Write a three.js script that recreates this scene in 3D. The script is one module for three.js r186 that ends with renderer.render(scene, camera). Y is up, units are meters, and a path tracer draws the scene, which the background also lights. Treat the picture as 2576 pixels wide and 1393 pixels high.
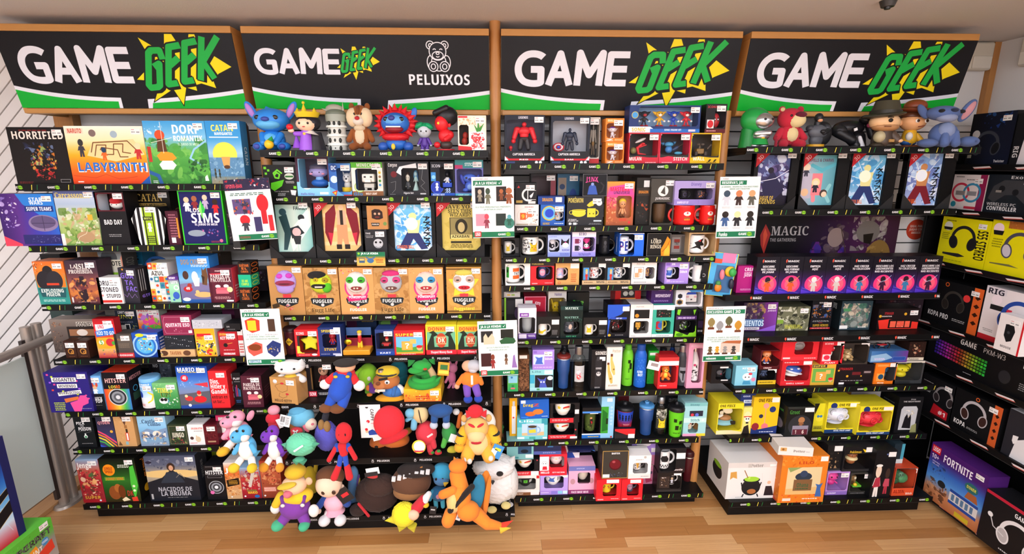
import * as THREE from 'three';
import { mergeGeometries, toCreasedNormals } from 'three/addons/utils/BufferGeometryUtils.js';
import { RoundedBoxGeometry } from 'three/addons/geometries/RoundedBoxGeometry.js';
import { RectAreaLightUniformsLib } from 'three/addons/lights/RectAreaLightUniformsLib.js';

// ---------- camera, light, exposure ----------
const F = 1250, PITCH = 12.8 * Math.PI / 180, YAW = 2.3 * Math.PI / 180, EYE = new THREE.Vector3(0, 1.78, 2.68);
const scene = new THREE.Scene();
const camera = new THREE.PerspectiveCamera(2 * Math.atan(696.5 / F) * 180 / Math.PI, 2576 / 1393, 0.05, 40);
camera.position.copy(EYE); camera.rotation.order = 'YXZ'; camera.rotation.set(-PITCH, -YAW, 0);
scene.background = new THREE.Color(0.05, 0.05, 0.05);
const renderer = new THREE.WebGLRenderer({ antialias: true });
renderer.toneMapping = THREE.LinearToneMapping; renderer.toneMappingExposure = 0.81;
renderer.shadowMap.enabled = true;
RectAreaLightUniformsLib.init();
const CEIL = 2.39, XL = -3.3, XR = 2.62, ZB = 5.2;
// ceiling panels of the shop: [x, z, width, length, power]
const PANELS = [[-1.5, 1.45, 1.7, 0.3, 7], [0.4, 1.45, 1.7, 0.3, 7], [1.9, 1.6, 0.9, 0.3, 6], [-1.4, 2.8, 1.2, 0.6, 15], [0.9, 2.8, 1.2, 0.6, 15], [-1.4, 4.3, 1.8, 0.9, 24], [0.9, 4.3, 1.8, 0.9, 24]];
// hanging lamps that light the ceiling: [x, z, length, up]
const PENDANTS = [[-1.25, 1.85, 1.7, 22], [1.0, 1.85, 1.7, 22]];

// ---------- small tools ----------
const C = (c) => new THREE.Color(c), V = (x, y, z) => new THREE.Vector3(x, y, z);
let seed = 7;
const rnd = () => { seed = (seed * 16807) % 2147483647; return seed / 2147483647; };
const used = {};
function numbered(n) { const k = used[n] = (used[n] ?? -1) + 1; return k ? n + '_' + String(k).padStart(3, '0') : n; }
function tag(o, label, category, group) { o.userData = { label, category }; if (group) o.userData.group = group; return o; }
function thing(name, label, category, group) { const o = new THREE.Group(); o.name = numbered(name); scene.add(o); return tag(o, label, category, group); }
function part(name, g, m, parent, label) {
  const o = new THREE.Mesh(g, m); o.name = numbered(name); o.castShadow = o.receiveShadow = true; (parent || scene).add(o);
  if (label) o.userData.label = label;
  return o;
}
function structure(name, g, m) { const o = g ? part(name, g, m) : new THREE.Group(); o.name = name; if (!g) scene.add(o); o.userData.kind = 'structure'; return o; }
function ray(px, py) {
  const d = V((px - 1288) / F, -(py - 696.5) / F, -1);
  return d.applyEuler(new THREE.Euler(-PITCH, -YAW, 0, 'YXZ'));
}
const on = (px, py, axis, v) => { const d = ray(px, py); const e = EYE.getComponent(axis); return d.multiplyScalar((v - e) / d.getComponent(axis)).add(EYE); };
const bx = (x0, x1, y0, y1, z0, z1) => new THREE.BoxGeometry(x1 - x0, y1 - y0, z1 - z0).translate((x0 + x1) / 2, (y0 + y1) / 2, (z0 + z1) / 2);
const mats = {};
function mat(color, kind = 'plastic', extra) {
  const key = color + kind;
  if (mats[key] && !extra) return mats[key];
  const P = { plastic: { roughness: 0.36, specularIntensity: 0.7 }, plush: { roughness: 1, sheen: 0.35, sheenRoughness: 0.6, sheenColor: C(color).lerp(C('#fff'), 0.4) }, matte: { roughness: 0.85 }, metal: { roughness: 0.28, metalness: 0.9 }, glaze: { roughness: 0.14 }, print: { roughness: 0.5 } }[kind];
  const m = new THREE.MeshPhysicalMaterial({ color: C(color), ...P, ...extra });
  if (kind === 'plush') { m.bumpMap = furMap(); m.bumpScale = 0.0014; }
  return (mats[key] = m);
}
const film = new THREE.MeshPhysicalMaterial({ color: '#ffffff', transmission: 1, roughness: 0.12, thickness: 0, ior: 1.1, specularIntensity: 0.5 });
const glassClear = new THREE.MeshPhysicalMaterial({ color: '#eef4f4', transmission: 1, roughness: 0.05, thickness: 0, ior: 1.35 });

// ---------- textures ----------
function canvas(w, h) { const c = document.createElement('canvas'); c.width = w; c.height = h; return c; }
function tex(c, rx, ry) {
  const t = new THREE.CanvasTexture(c); t.colorSpace = THREE.SRGBColorSpace; t.magFilter = THREE.LinearFilter; t.anisotropy = 8;
  if (rx) { t.wrapS = t.wrapT = THREE.RepeatWrapping; t.repeat.set(rx, ry); }
  return t;
}
let furTex;
function furMap() {
  if (furTex) return furTex;
  const n = 256, d = new Uint8Array(n * n * 4);
  for (let i = 0; i < n * n; i++) { const v = 90 + rnd() * 165; d[i * 4] = d[i * 4 + 1] = d[i * 4 + 2] = v; d[i * 4 + 3] = 255; }
  furTex = new THREE.DataTexture(d, n, n); furTex.wrapS = furTex.wrapT = THREE.RepeatWrapping; furTex.magFilter = THREE.LinearFilter; furTex.repeat.set(2.3, 1.7); furTex.needsUpdate = true;
  return furTex;
}
function woodCanvas(base, dark, w = 512, h = 128) {
  const c = canvas(w, h), g = c.getContext('2d'); g.fillStyle = base; g.fillRect(0, 0, w, h);
  for (let i = 0; i < 260; i++) {
    g.strokeStyle = dark; g.globalAlpha = 0.03 + rnd() * 0.13; g.lineWidth = 0.5 + rnd() * 2;
    const y = rnd() * h, x = rnd() * w - 100, l = 60 + rnd() * 340; g.beginPath(); g.moveTo(x, y); g.bezierCurveTo(x + l / 3, y + rnd() * 5 - 2, x + l / 1.5, y + rnd() * 5 - 2, x + l, y + rnd() * 6 - 3); g.stroke();
  }
  g.globalAlpha = 1;
  return c;
}
// printed faces share large sheets; every face gets its own cell
const SHEET = 2048, sheets = [];
function newSheet() {
  const c = canvas(SHEET, SHEET), t = tex(c);
  const s = { c, g: c.getContext('2d'), x: 0, y: 0, row: 0, m: new THREE.MeshPhysicalMaterial({ map: t, roughness: 0.4, specularIntensity: 0.4 }) };
  sheets.push(s); return s;
}
function cell(w, h, draw, swatch) {
  w = Math.max(8, Math.ceil(w)); h = Math.max(8, Math.ceil(h));
  let s = sheets[sheets.length - 1] || newSheet();
  if (s.x + w + 16 > SHEET) { s.x = 0; s.y += s.row + 4; s.row = 0; }
  if (s.y + h + 4 > SHEET) s = newSheet();
  const x = s.x + 12, y = s.y + 2, g = s.g;
  g.save(); g.fillStyle = swatch || '#222'; g.fillRect(s.x, s.y, 10, h + 3);
  g.beginPath(); g.rect(x - 1, y - 1, w + 2, h + 2); g.clip(); g.translate(x, y); draw(g, w, h); g.restore();
  const r = { m: s.m, u0: (x + 0.5) / SHEET, u1: (x + w - 0.5) / SHEET, v1: 1 - (y + 0.5) / SHEET, v0: 1 - (y + h - 0.5) / SHEET, su: (s.x + 5) / SHEET, sv: 1 - (y + h / 2) / SHEET };
  s.x += w + 16; s.row = Math.max(s.row, h + 4);
  return r;
}
const uvBox = (a, face, c) => { const o = face * 4; [[c.u0, c.v1], [c.u1, c.v1], [c.u0, c.v0], [c.u1, c.v0]].forEach((p, i) => a.setXY(o + i, p[0], p[1])); };
const PXM = 1000; // sheet pixels per metre

// print language: ops separated by |, coordinates in percent of the face
function font(kind, px) { return (kind === 't' ? '' : 'bold ') + px + 'px ' + (kind === 'U' ? 'serif' : 'sans-serif'); }
function words_(g, kind, x, y, h, w, color, text) {
  g.fillStyle = color; g.font = font(kind, 100); g.textAlign = 'left'; g.textBaseline = 'alphabetic';
  const tw = Math.max(1, g.measureText(text).width), sy = h / 72, sx = w ? w / tw : sy;
  g.save(); g.translate(x, y); g.scale(sx, sy); g.fillText(text, -tw / 2, 36); g.restore();
}
function splat(g, x, y, r, c1, c2) {
  g.fillStyle = c1; g.beginPath();
  for (let i = 0; i < 20; i++) { const a = i * Math.PI / 10, q = r * (i % 2 ? 0.62 : 0.85 + ((i * 7) % 5) * 0.07); g.lineTo(x + Math.cos(a) * q * 1.35, y + Math.sin(a) * q); }
  g.fill(); g.fillStyle = c2; g.fillRect(x - r * 0.75, y - r * 0.28, r * 1.5, r * 0.5); g.fillStyle = c1;
  for (let i = 0; i < 4; i++) g.fillRect(x - r * 0.62 + i * r * 0.34, y - r * 0.2, r * 0.18, r * 0.34);
}
function paint(g, w, h, code) {
  const X = (v) => v * w / 100, Y = (v) => v * h / 100, m = Math.min(w, h) / 100;
  for (const line of code.split('|')) {
    const a = line.trim().split(' '), k = a[0], n = a.map(Number);
    const poly = (from) => { g.beginPath(); for (let i = from; i < a.length; i += 2) g.lineTo(X(n[i]), Y(n[i + 1])); g.closePath(); };
    if (k === 'B') { g.fillStyle = a[1]; g.fillRect(-2, -2, w + 4, h + 4); }
    else if (k === 'G' || k === 'g') { const q = k === 'G' ? g.createLinearGradient(0, 0, 0, h) : g.createLinearGradient(0, 0, w, 0); a.slice(1).forEach((c, i) => q.addColorStop(i / (a.length - 2), c)); g.fillStyle = q; g.fillRect(-2, -2, w + 4, h + 4); }
    else if (k === 'R') { g.fillStyle = a[5]; g.fillRect(X(n[1]), Y(n[2]), X(n[3]), Y(n[4])); }
    else if (k === 'C') { g.fillStyle = a[4]; g.beginPath(); g.ellipse(X(n[1]), Y(n[2]), n[3] * m, n[3] * m, 0, 0, 6.2831); g.fill(); }
    else if (k === 'O') { g.strokeStyle = a[5]; g.lineWidth = n[4] * m; g.beginPath(); g.ellipse(X(n[1]), Y(n[2]), n[3] * m, n[3] * m, 0, 0, 6.2831); g.stroke(); }
    else if (k === 'E') { g.fillStyle = a[5]; g.beginPath(); g.ellipse(X(n[1]), Y(n[2]), X(n[3]), Y(n[4]), 0, 0, 6.2831); g.fill(); }
    else if (k === 'P') { g.fillStyle = a[1]; poly(2); g.fill(); }
    else if (k === 'D') { g.strokeStyle = a[1]; g.lineWidth = n[2] * m; g.lineJoin = g.lineCap = 'round'; g.beginPath(); for (let i = 3; i < a.length; i += 2) g.lineTo(X(n[i]), Y(n[i + 1])); g.stroke(); }
    else if ('TUt'.includes(k)) words_(g, k, X(n[1]), Y(n[2]), Y(n[3]), X(n[4]), a[5], a.slice(6).join(' '));
    else if (k === 'V') { g.save(); g.translate(X(n[1]), Y(n[2])); g.rotate(Math.PI / 2); words_(g, 'T', 0, 0, X(n[3]), Y(n[4]), a[5], a.slice(6).join(' ')); g.restore(); }
    else if (k === 'A') { // loose splashes of colour
      const cs = a[6].split(','); g.save(); g.beginPath(); g.rect(X(n[1]), Y(n[2]), X(n[3]), Y(n[4])); g.clip();
      for (let i = 0; i < n[5] * 2.6; i++) {
        g.save(); g.globalAlpha = 0.8; g.fillStyle = cs[i % cs.length]; g.translate(X(n[1] + rnd() * n[3]), Y(n[2] + rnd() * n[4])); g.rotate(rnd() * 3);
        const q = Math.min(X(n[3]), Y(n[4])) * (0.025 + rnd() * rnd() * 0.17); g.beginPath(); if (i % 4) g.ellipse(0, 0, q, q * (0.3 + rnd() * 0.6), 0, 0, 6.2831); else { g.moveTo(-q, q); g.lineTo(q, q * 0.6); g.lineTo(q * 0.2, -q); } g.fill(); g.restore();
      }
      g.restore();
    } else if (k === 'F') { // plain standing figure: x y w h head-colour body-colour
      const x = X(n[1]), y = Y(n[2]), W = X(n[3]), H = Y(n[4]); g.fillStyle = a[6];
      g.beginPath(); g.moveTo(x - W * 0.3, y + H * 0.4); g.lineTo(x + W * 0.3, y + H * 0.4); g.lineTo(x + W * 0.5, y + H * 0.66); g.lineTo(x + W * 0.24, y + H * 0.62); g.lineTo(x + W * 0.3, y + H); g.lineTo(x + W * 0.05, y + H); g.lineTo(x, y + H * 0.76); g.lineTo(x - W * 0.05, y + H); g.lineTo(x - W * 0.3, y + H); g.lineTo(x - W * 0.24, y + H * 0.62); g.lineTo(x - W * 0.5, y + H * 0.66); g.fill();
      g.fillStyle = a[5]; g.beginPath(); g.ellipse(x, y + H * 0.2, W * 0.34, H * 0.2, 0, 0, 6.2831); g.fill();
    } else if (k === 'L') { g.fillStyle = a[6]; for (let i = 0; i < n[5]; i++) { let x = n[1] + rnd() * n[3] * 0.08; const y = n[2] + n[4] * (i + 0.2) / n[5]; while (x < n[1] + n[3] * 0.92) { const l = n[3] * (0.06 + rnd() * 0.12); g.fillRect(X(x), Y(y), X(Math.min(l, n[1] + n[3] - x)), Y(n[4] / n[5] * 0.5)); x += l + n[3] * 0.03; } } }
    else if (k === 'H') { // headphones x y r colour cup
      const x = X(n[1]), y = Y(n[2]), r = n[3] * m; g.strokeStyle = a[4]; g.lineWidth = r * 0.26; g.beginPath(); g.ellipse(x, y, r, r, 0, Math.PI * 0.95, Math.PI * 2.05); g.stroke(); g.fillStyle = a[5];
      for (const s of [-1, 1]) { g.beginPath(); g.ellipse(x + s * r * 0.85, y + r * 0.35, r * 0.36, r * 0.52, s * 0.25, 0, 7); g.fill(); g.strokeStyle = a[4]; g.lineWidth = r * 0.1; g.stroke(); }
    } else if (k === 'M') { g.fillStyle = a[5]; g.strokeStyle = a[5]; g.lineWidth = X(n[3]) * 0.1; g.fillRect(X(n[1]), Y(n[2]), X(n[3]) * 0.72, Y(n[4])); g.beginPath(); g.ellipse(X(n[1] + n[3] * 0.74), Y(n[2] + n[4] * 0.5), X(n[3]) * 0.2, Y(n[4]) * 0.3, 0, -1.6, 1.6); g.stroke(); }
    else if (k === 'N') { g.fillStyle = a[4]; g.beginPath(); for (let i = 0; i < 10; i++) { const q = n[3] * m * (i % 2 ? 0.45 : 1), t = -Math.PI / 2 + i * Math.PI / 5; g.lineTo(X(n[1]) + Math.cos(t) * q, Y(n[2]) + Math.sin(t) * q); } g.fill(); }
    else if (k === 'Q') { words_(g, 'T', X(n[1] + n[3] * 0.3), Y(n[2]), X(n[3]) * 0.16, X(n[3]) * 0.58, '#f2f2f2', 'GAME'); splat(g, X(n[1] + n[3] * 0.78), Y(n[2]), X(n[3]) * 0.17, '#8fcf2c', '#1f5a1c'); }
    else if (k === 'S') { splat(g, X(n[1]), Y(n[2]), n[3] * m, a[4], a[5]); }
    else if (k === 'J') { g.strokeStyle = a[5]; g.lineCap = 'round'; g.lineWidth = X(n[3]) * 0.16; for (let i = 0; i < n[6]; i++) { const y = n[2] + n[4] * i / n[6], q = n[4] / n[6] * 0.75; g.beginPath(); g.moveTo(X(n[1] - n[3] / 2), Y(y + rnd() * q * 0.4)); g.lineTo(X(n[1] + n[3] / 2), Y(y + rnd() * q * 0.3)); g.lineTo(X(n[1] - n[3] * 0.2), Y(y + q)); g.stroke(); g.beginPath(); g.moveTo(X(n[1] + n[3] * (rnd() - 0.5)), Y(y)); g.lineTo(X(n[1] + n[3] * (rnd() - 0.2)), Y(y + q)); g.stroke(); } }
  }
}

// ---------- boxes ----------
let tagCell;
function priceLabel(parent, x, y, z, side) {
  tagCell ??= cell(76, 46, (g, w, h) => paint(g, w, h, 'B #ecebe8|R 8 16 30 9 #c87070|R 8 50 34 20 #8a8a8a|R 58 50 32 20 #77777a|R 58 55 32 4 #ecebe8|R 20 50 3 20 #ecebe8|R 30 50 3 20 #ecebe8'), '#f4f2ee');
  const G = new THREE.BoxGeometry(0.04, 0.024, 0.001), a = G.attributes.uv; for (let f = 0; f < 6; f++) uvBox(a, f, tagCell);
  const o = part('price_label', priceLabel.g ??= G, tagCell.m, parent, 'white price sticker'); o.position.set(x, y, z);
  if (side) o.rotation.y = side;
  return o;
}
// w h d at the base centre, front face at local z = 0
function carton(t, w, h, d, print, swatch, o = {}) {
  const c = cell(w * PXM, h * PXM, (g, a, b) => { g.fillStyle = swatch; g.fillRect(0, 0, a, b); paint(g, a, b * (o.pb ?? 1), print); }, swatch);
  const G = new THREE.BoxGeometry(w, h, d).translate(0, h / 2, -d / 2), uv = G.attributes.uv;
  for (let i = 0; i < uv.count; i++) uv.setXY(i, c.su, c.sv);
  uvBox(uv, 4, c);
  part(o.pn || 'carton', G, c.m, t);
  if (o.s) { const e = cell(d * PXM, h * PXM, (g, a, b) => paint(g, a, b, o.s), swatch), q = new THREE.BoxGeometry(0.0006, h * 0.998, d * 0.998), u = q.attributes.uv; for (let f = 0; f < 6; f++) uvBox(u, f, e); const sd = o.sx || (t.userData.side ?? 1); part('side_print', q, e.m, t).position.set(sd * (w / 2 + 0.0003), h / 2, -d / 2); }
  return c;
}
// carton with an opening in the front: win = [x, y, w, h] in percent from the top-left of the face
function windowCarton(t, w, h, d, print, swatch, win, inner, open) {
  const c = cell(w * PXM, h * PXM, (g, a, b) => paint(g, a, b, print), swatch), k = 0.002;
  const x0 = -w / 2 + win[0] * w / 100, x1 = x0 + win[2] * w / 100, y1 = h - win[1] * h / 100, y0 = y1 - win[3] * h / 100;
  const s = new THREE.Shape([[-w / 2, 0], [w / 2, 0], [w / 2, h], [-w / 2, h]].map((p) => new THREE.Vector2(...p))), e = Math.min(0.008, (x1 - x0) / 6);
  const hole = new THREE.Path([[x0 + e, y0], [x0, y0 + e], [x0, y1 - e], [x0 + e, y1], [x1 - e, y1], [x1, y1 - e], [x1, y0 + e], [x1 - e, y0]].map((p) => new THREE.Vector2(...p))); s.holes.push(hole);
  const front = new THREE.ExtrudeGeometry(s, { depth: k, bevelEnabled: false }).translate(0, 0, -k), p = front.attributes.position, u = front.attributes.uv;
  for (let i = 0; i < p.count; i++) u.setXY(i, c.u0 + (c.u1 - c.u0) * (p.getX(i) / w + 0.5), c.v0 + (c.v1 - c.v0) * (p.getY(i) / h));
  const rest = [bx(-w / 2, -w / 2 + k, 0, h, -d, -k), bx(w / 2 - k, w / 2, 0, h, -d, -k), bx(-w / 2 + k, w / 2 - k, 0, k, -d, -k), bx(-w / 2 + k, w / 2 - k, h - k, h, -d, -k)].map((g) => { const n = g.toNonIndexed(), q = n.attributes.uv; for (let i = 0; i < q.count; i++) q.setXY(i, c.su, c.sv); return n; });
  part('carton', mergeGeometries([front, ...rest]), c.m, t);
  part('backing_card', bx(-w / 2 + k, w / 2 - k, k, h - k, -d, -d + k), mat(inner || swatch, 'print'), t);
  if (!open) part('window_film', bx(x0, x1, y0, y1, -k - 0.001, -k), film, t);
  return { x: (x0 + x1) / 2, y: Math.max(y0, k), w: x1 - x0, h: y1 - Math.max(y0, k) };
}

// ---------- toys: parts written as  name shape colour numbers  in percent of the toy's width and height ----------
const ball = {}; const sphere = (a, b) => ball[a + '_' + b] ??= new THREE.SphereGeometry(1, a, b);
let furBall;
function furry() {
  if (furBall) return furBall;
  const g = new THREE.SphereGeometry(1, 56, 40), p = g.attributes.position;
  for (let i = 0; i < p.count; i++) { const x = p.getX(i), y = p.getY(i), z = p.getZ(i), q = 1 + 0.05 * Math.sin(x * 23 + y * 9) * Math.sin(y * 27 + z * 5) * Math.cos(z * 21 - x * 7) + 0.03 * Math.sin(x * 51 + z * 33) * Math.cos(y * 47); p.setXYZ(i, x * q, y * q, z * q); }
  g.computeVertexNormals(); return (furBall = g);
}
function capsule(a, b, r0, r1) {
  const L = a.distanceTo(b), pts = [], n = 6;
  for (let i = 0; i <= n; i++) { const t = -Math.PI / 2 + i * Math.PI / 2 / n; pts.push(new THREE.Vector2(Math.max(1e-5, Math.cos(t) * r0), Math.sin(t) * r0)); }
  for (let i = 0; i <= n; i++) { const t = i * Math.PI / 2 / n; pts.push(new THREE.Vector2(Math.max(1e-5, Math.cos(t) * r1), L + Math.sin(t) * r1)); }
  const g = new THREE.LatheGeometry(pts, 16), q = new THREE.Quaternion().setFromUnitVectors(V(0, 1, 0), b.clone().sub(a).normalize());
  return g.applyQuaternion(q).translate(a.x, a.y, a.z);
}
function toyParts(t, W, H, spec, kind) {
  const w = W / 100, h = H / 100;
  let prev;
  for (const s of spec.split(';')) {
    const a = s.trim().split(/\s+/); if (a.length < 4) continue;
    let [nm, ty, col] = a, kd = kind, sub = false; const n = a.slice(3).map(Number);
    if (nm[0] === '>') { sub = true; nm = nm.slice(1); }
    if (nm.includes(':')) [nm, kd] = nm.split(':');
    const m = kd === 'film' ? film : mat('#' + col, kd);
    let o;
    if (ty === 's' || ty === 'f') { o = part(nm, ty === 'f' ? furry() : sphere(n[3] * W > 6 ? 28 : 14, n[3] * W > 6 ? 20 : 10), m, t); o.position.set(n[0] * w, n[1] * h, n[2] * w); o.scale.set(n[3] * w, n[4] * h, n[5] * w); o.rotation.z = (n[6] || 0) * Math.PI / 180; o.rotation.x = (n[7] || 0) * Math.PI / 180; }
    else if (ty === 'c') o = part(nm, capsule(V(n[0] * w, n[1] * h, n[2] * w), V(n[4] * w, n[5] * h, n[6] * w), n[3] * w, n[7] * w), m, t);
    else if (ty === 'k') { o = part(nm, new THREE.ConeGeometry(n[3] * w, n[4] * h, 16).translate(0, n[4] * h / 2, 0), m, t); o.position.set(n[0] * w, n[1] * h, n[2] * w); o.rotation.z = (n[5] || 0) * Math.PI / 180; o.rotation.x = (n[6] || 0) * Math.PI / 180; }
    else if (ty === 'b') { const r = Math.min(n[3] * w, n[4] * h, n[5] * w) * 0.18; o = part(nm, new RoundedBoxGeometry(n[3] * w, n[4] * h, n[5] * w, 2, r), m, t); o.position.set(n[0] * w, n[1] * h, n[2] * w); o.rotation.z = (n[6] || 0) * Math.PI / 180; o.rotation.x = (n[7] || 0) * Math.PI / 180; }
    else if (ty === 't') { o = part(nm, new THREE.TorusGeometry(n[3] * w, n[4] * w, 10, 28), m, t); o.position.set(n[0] * w, n[1] * h, n[2] * w); o.rotation.x = (n[5] || 0) * Math.PI / 180; o.rotation.y = (n[6] || 0) * Math.PI / 180; }
    else if (ty === 'y') { o = part(nm, new THREE.CylinderGeometry((n[5] ?? n[3]) * w, n[3] * w, n[4] * h, 24).translate(0, n[4] * h / 2, 0), m, t); o.position.set(n[0] * w, n[1] * h, n[2] * w); }
    else if (ty === 'n') { const pts = []; for (let i = 0; i < 10; i++) { const q = i % 2 ? 0.5 : 1, an = -Math.PI / 2 + i * Math.PI / 5; pts.push(new THREE.Vector2(Math.cos(an) * n[3] * w * q, -Math.sin(an) * n[3] * w * q)); } o = part(nm, new THREE.ExtrudeGeometry(new THREE.Shape(pts), { depth: n[4] * w, bevelSize: n[4] * w * 0.4, bevelThickness: n[4] * w * 0.4, bevelSegments: 2 }), m, t); o.position.set(n[0] * w, n[1] * h, n[2] * w); }
    if (sub && prev) { prev.updateMatrix(); prev.add(o); o.applyMatrix4(prev.matrix.clone().invert()); } else prev = o;
  }
}
function toyAt(x, y, z, W, H, name, cat, label, spec, kind = 'plastic', o = {}) {
  const t = thing(name, label, cat, o.g); t.position.set(x, y, z); if (o.r) t.rotation.y = o.r * Math.PI / 180; if (o.rz) t.rotation.z = o.rz * Math.PI / 180; if (o.rx) t.rotation.x = o.rx * Math.PI / 180;
  toyParts(t, W, H, spec, kind); return t;
}
// plain toy bodies in given colours
const eyes = (y, dx, z, r, c = '15130f') => [-1, 1].map((s) => `eye:glaze s ${c} ${s * dx} ${y} ${z} ${r} ${r * 0.8} 2`).join(';');
const DOLL = (skin, hair, top, pants, shoe) => `head s ${skin} 0 70 0 30 24 27;hair s ${hair} 0 78 -5 32 21 28;${eyes(68, 11, 26, 3.5)};nose s ${skin} 0 63 27 3 2 3;torso c ${top} 0 24 0 15 0 40 0 12;arm c ${top} -15 42 0 7 -27 24 3 6;arm c ${top} 15 42 0 7 27 24 3 6;hand s ${skin} -28 21 4 6 4 6;hand s ${skin} 28 21 4 6 4 6;leg c ${pants} -9 24 0 9 -10 7 1 8;leg c ${pants} 9 24 0 9 10 7 1 8;shoe s ${shoe} -11 4 4 10 4 13;shoe s ${shoe} 11 4 4 10 4 13`;
const TEDDY = (a, b, ear) => `head s ${a} 0 70 0 33 26 28;ear s ${ear || a} -25 92 0 9 8 5;ear s ${ear || a} 25 92 0 9 8 5;muzzle s ${b} 0 64 20 18 13 14;nose s 3a2226 0 69 34 5 3 4;${eyes(76, 12, 25, 3.5)};body s ${a} 0 32 0 29 27 24;belly s ${b} 0 32 10 20 20 16;arm c ${a} -24 42 4 9 -37 24 10 9;arm c ${a} 24 42 4 9 37 24 10 9;leg c ${a} -17 12 6 12 -24 9 22 12;leg c ${a} 17 12 6 12 24 9 22 12`;
const LONGEAR = (a, b, e, n) => `head s ${a} 0 66 0 36 25 30;muzzle s ${b} 0 57 14 25 12 19;nose s ${n} 0 66 31 8 5 6;${eyes(70, 17, 25, 6)};ear s ${a} -40 86 -3 9 22 5 28;>ear_lining s ${e} -40 86 1 6 17 3 28;ear s ${a} 40 86 -3 9 22 5 -28;>ear_lining s ${e} 40 86 1 6 17 3 -28;body s ${a} 0 24 0 24 22 20;belly s ${b} 0 24 9 16 16 13;arm c ${a} -18 34 6 7 -12 18 20 6;arm c ${a} 18 34 6 7 12 18 20 6;leg s ${a} -24 10 10 13 10 16;leg s ${a} 24 10 10 13 10 16;foot s ${n} -25 10 23 7 6 4;foot s ${n} 25 10 23 7 6 4`;
const DINO = (a, b, f) => `head s ${a} 4 80 -2 20 15 19;snout s ${a} -12 74 8 20 13 19;>nostril s 203040 -16 79 26 2 2 2;cheek s ${b} 8 72 8 13 9 14;${eyes(88, 9, 14, 4)};body s ${b} 4 42 0 22 24 20;back s ${a} 10 44 -6 20 24 18;arm c ${a} -12 54 8 7 -24 40 14 7;arm c ${a} 24 54 8 7 34 40 12 7;leg c ${b} -12 22 6 10 -22 12 16 10;leg c ${b} 18 22 6 10 24 12 16 10;shoe s ${f} -26 10 24 16 10 14 20;shoe s ${f} 26 9 24 14 10 14 -10;tail k ${a} 20 26 -10 10 16 -60`;

// ---------- mugs and bottles ----------
function mugGeo(r, h) { const k = 0.0035; return new THREE.LatheGeometry([[0, 0], [r * 0.86, 0], [r * 0.98, h * 0.06], [r, h * 0.14], [r, h - 0.002], [r - k * 0.5, h], [r - k, h - 0.003], [r - k, k * 2], [0, k * 1.6]].map((p) => new THREE.Vector2(p[0], p[1])), 40); }
function mugAt(x, y, z, w, h, label, color, print, hs = 1, o = {}) {
  const t = thing(o.n || 'mug', label, o.cat || 'mug', o.g); t.position.set(x, y, z); if (o.r) t.rotation.y = o.r;
  const r = w * 0.37, dx = -hs * w * 0.12;
  part('mug_body', mugGeo(r, h).translate(dx, 0, 0), mat(color, 'glaze'), t);
  const hd = new THREE.TorusGeometry(h * 0.29, h * 0.06, 10, 24, Math.PI * 1.06).rotateZ(-Math.PI * 0.53); hd.scale(0.92, 1.05, 0.8); if (hs < 0) hd.rotateY(Math.PI);
  part('handle', hd.translate(dx + hs * r * 0.97, h * 0.5, 0), mat(o.hc || color, 'glaze'), t);
  if (print) decal(t, r + 0.0004, h * 0.12, h * 0.92, 2.2, print, color, dx, o.pa || 0);
  return t;
}
function decal(t, r, y0, y1, ang, print, swatch, dx = 0, turn = 0, r1 = r) {
  const c = cell(r * ang * PXM, (y1 - y0) * PXM, (g, a, b) => paint(g, a, b, print), swatch);
  const g = new THREE.CylinderGeometry(r1, r, y1 - y0, 24, 1, true, -ang / 2 + turn, ang).translate(dx, (y0 + y1) / 2, 0), u = g.attributes.uv;
  for (let i = 0; i < u.count; i++) u.setXY(i, c.u0 + (c.u1 - c.u0) * u.getX(i), c.v0 + (c.v1 - c.v0) * u.getY(i));
  return part('print', g, c.m, t);
}
// bottle or cup of turned sections: rows of [part name, colour, material, r0, y0, r1, y1, ...] in percent of width and height
function bottleAt(x, y, z, W, H, name, cat, label, rows, print, o = {}) {
  const t = thing(name, label, cat, o.g); t.position.set(x, y, z);
  for (const row of rows) {
    const [nm, col, kd, ...p] = row, pts = []; for (let i = 0; i < p.length; i += 2) pts.push(new THREE.Vector2(Math.max(1e-5, p[i] * W / 100), p[i + 1] * H / 100));
    part(nm, new THREE.LatheGeometry(pts, 36), kd === 'clear' ? glassClear : mat(col, kd), t);
  }
  if (print) decal(t, o.pr * W / 100 + 0.0006, o.py[0] * H / 100, o.py[1] * H / 100, o.pw || 2.2, print, o.ps || '#333', 0, 0, (o.pr1 ?? o.pr) * W / 100 + 0.0006);
  return t;
}
// ---------- the room ----------
const white = new THREE.MeshStandardMaterial({ color: '#e4e2df', roughness: 0.9 });
const shellWhite = (() => { const n = 256, d = new Uint8Array(n * n * 4); for (let i = 0; i < n * n; i++) { const v = 215 + rnd() * 40; d.set([v, v, v, 255], i * 4); } const t = new THREE.DataTexture(d, n, n); t.wrapS = t.wrapT = THREE.RepeatWrapping; t.repeat.set(9, 9); t.magFilter = THREE.LinearFilter; t.needsUpdate = true; return new THREE.MeshStandardMaterial({ color: '#cfcac6', roughness: 0.95, bumpMap: t, bumpScale: 0.002 }); })();
structure('ceiling', bx(XL - 0.1, XR + 0.1, CEIL, CEIL + 0.1, -0.2, ZB), shellWhite);
structure('wall_left', bx(XL - 0.1, XL, -0.1, CEIL, -0.2, ZB), white);
structure('wall_right', bx(XR, XR + 0.1, -0.1, CEIL, -0.2, ZB), white);
structure('wall_front', bx(XL, XR, -0.1, CEIL, ZB - 0.1, ZB), white);
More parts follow.
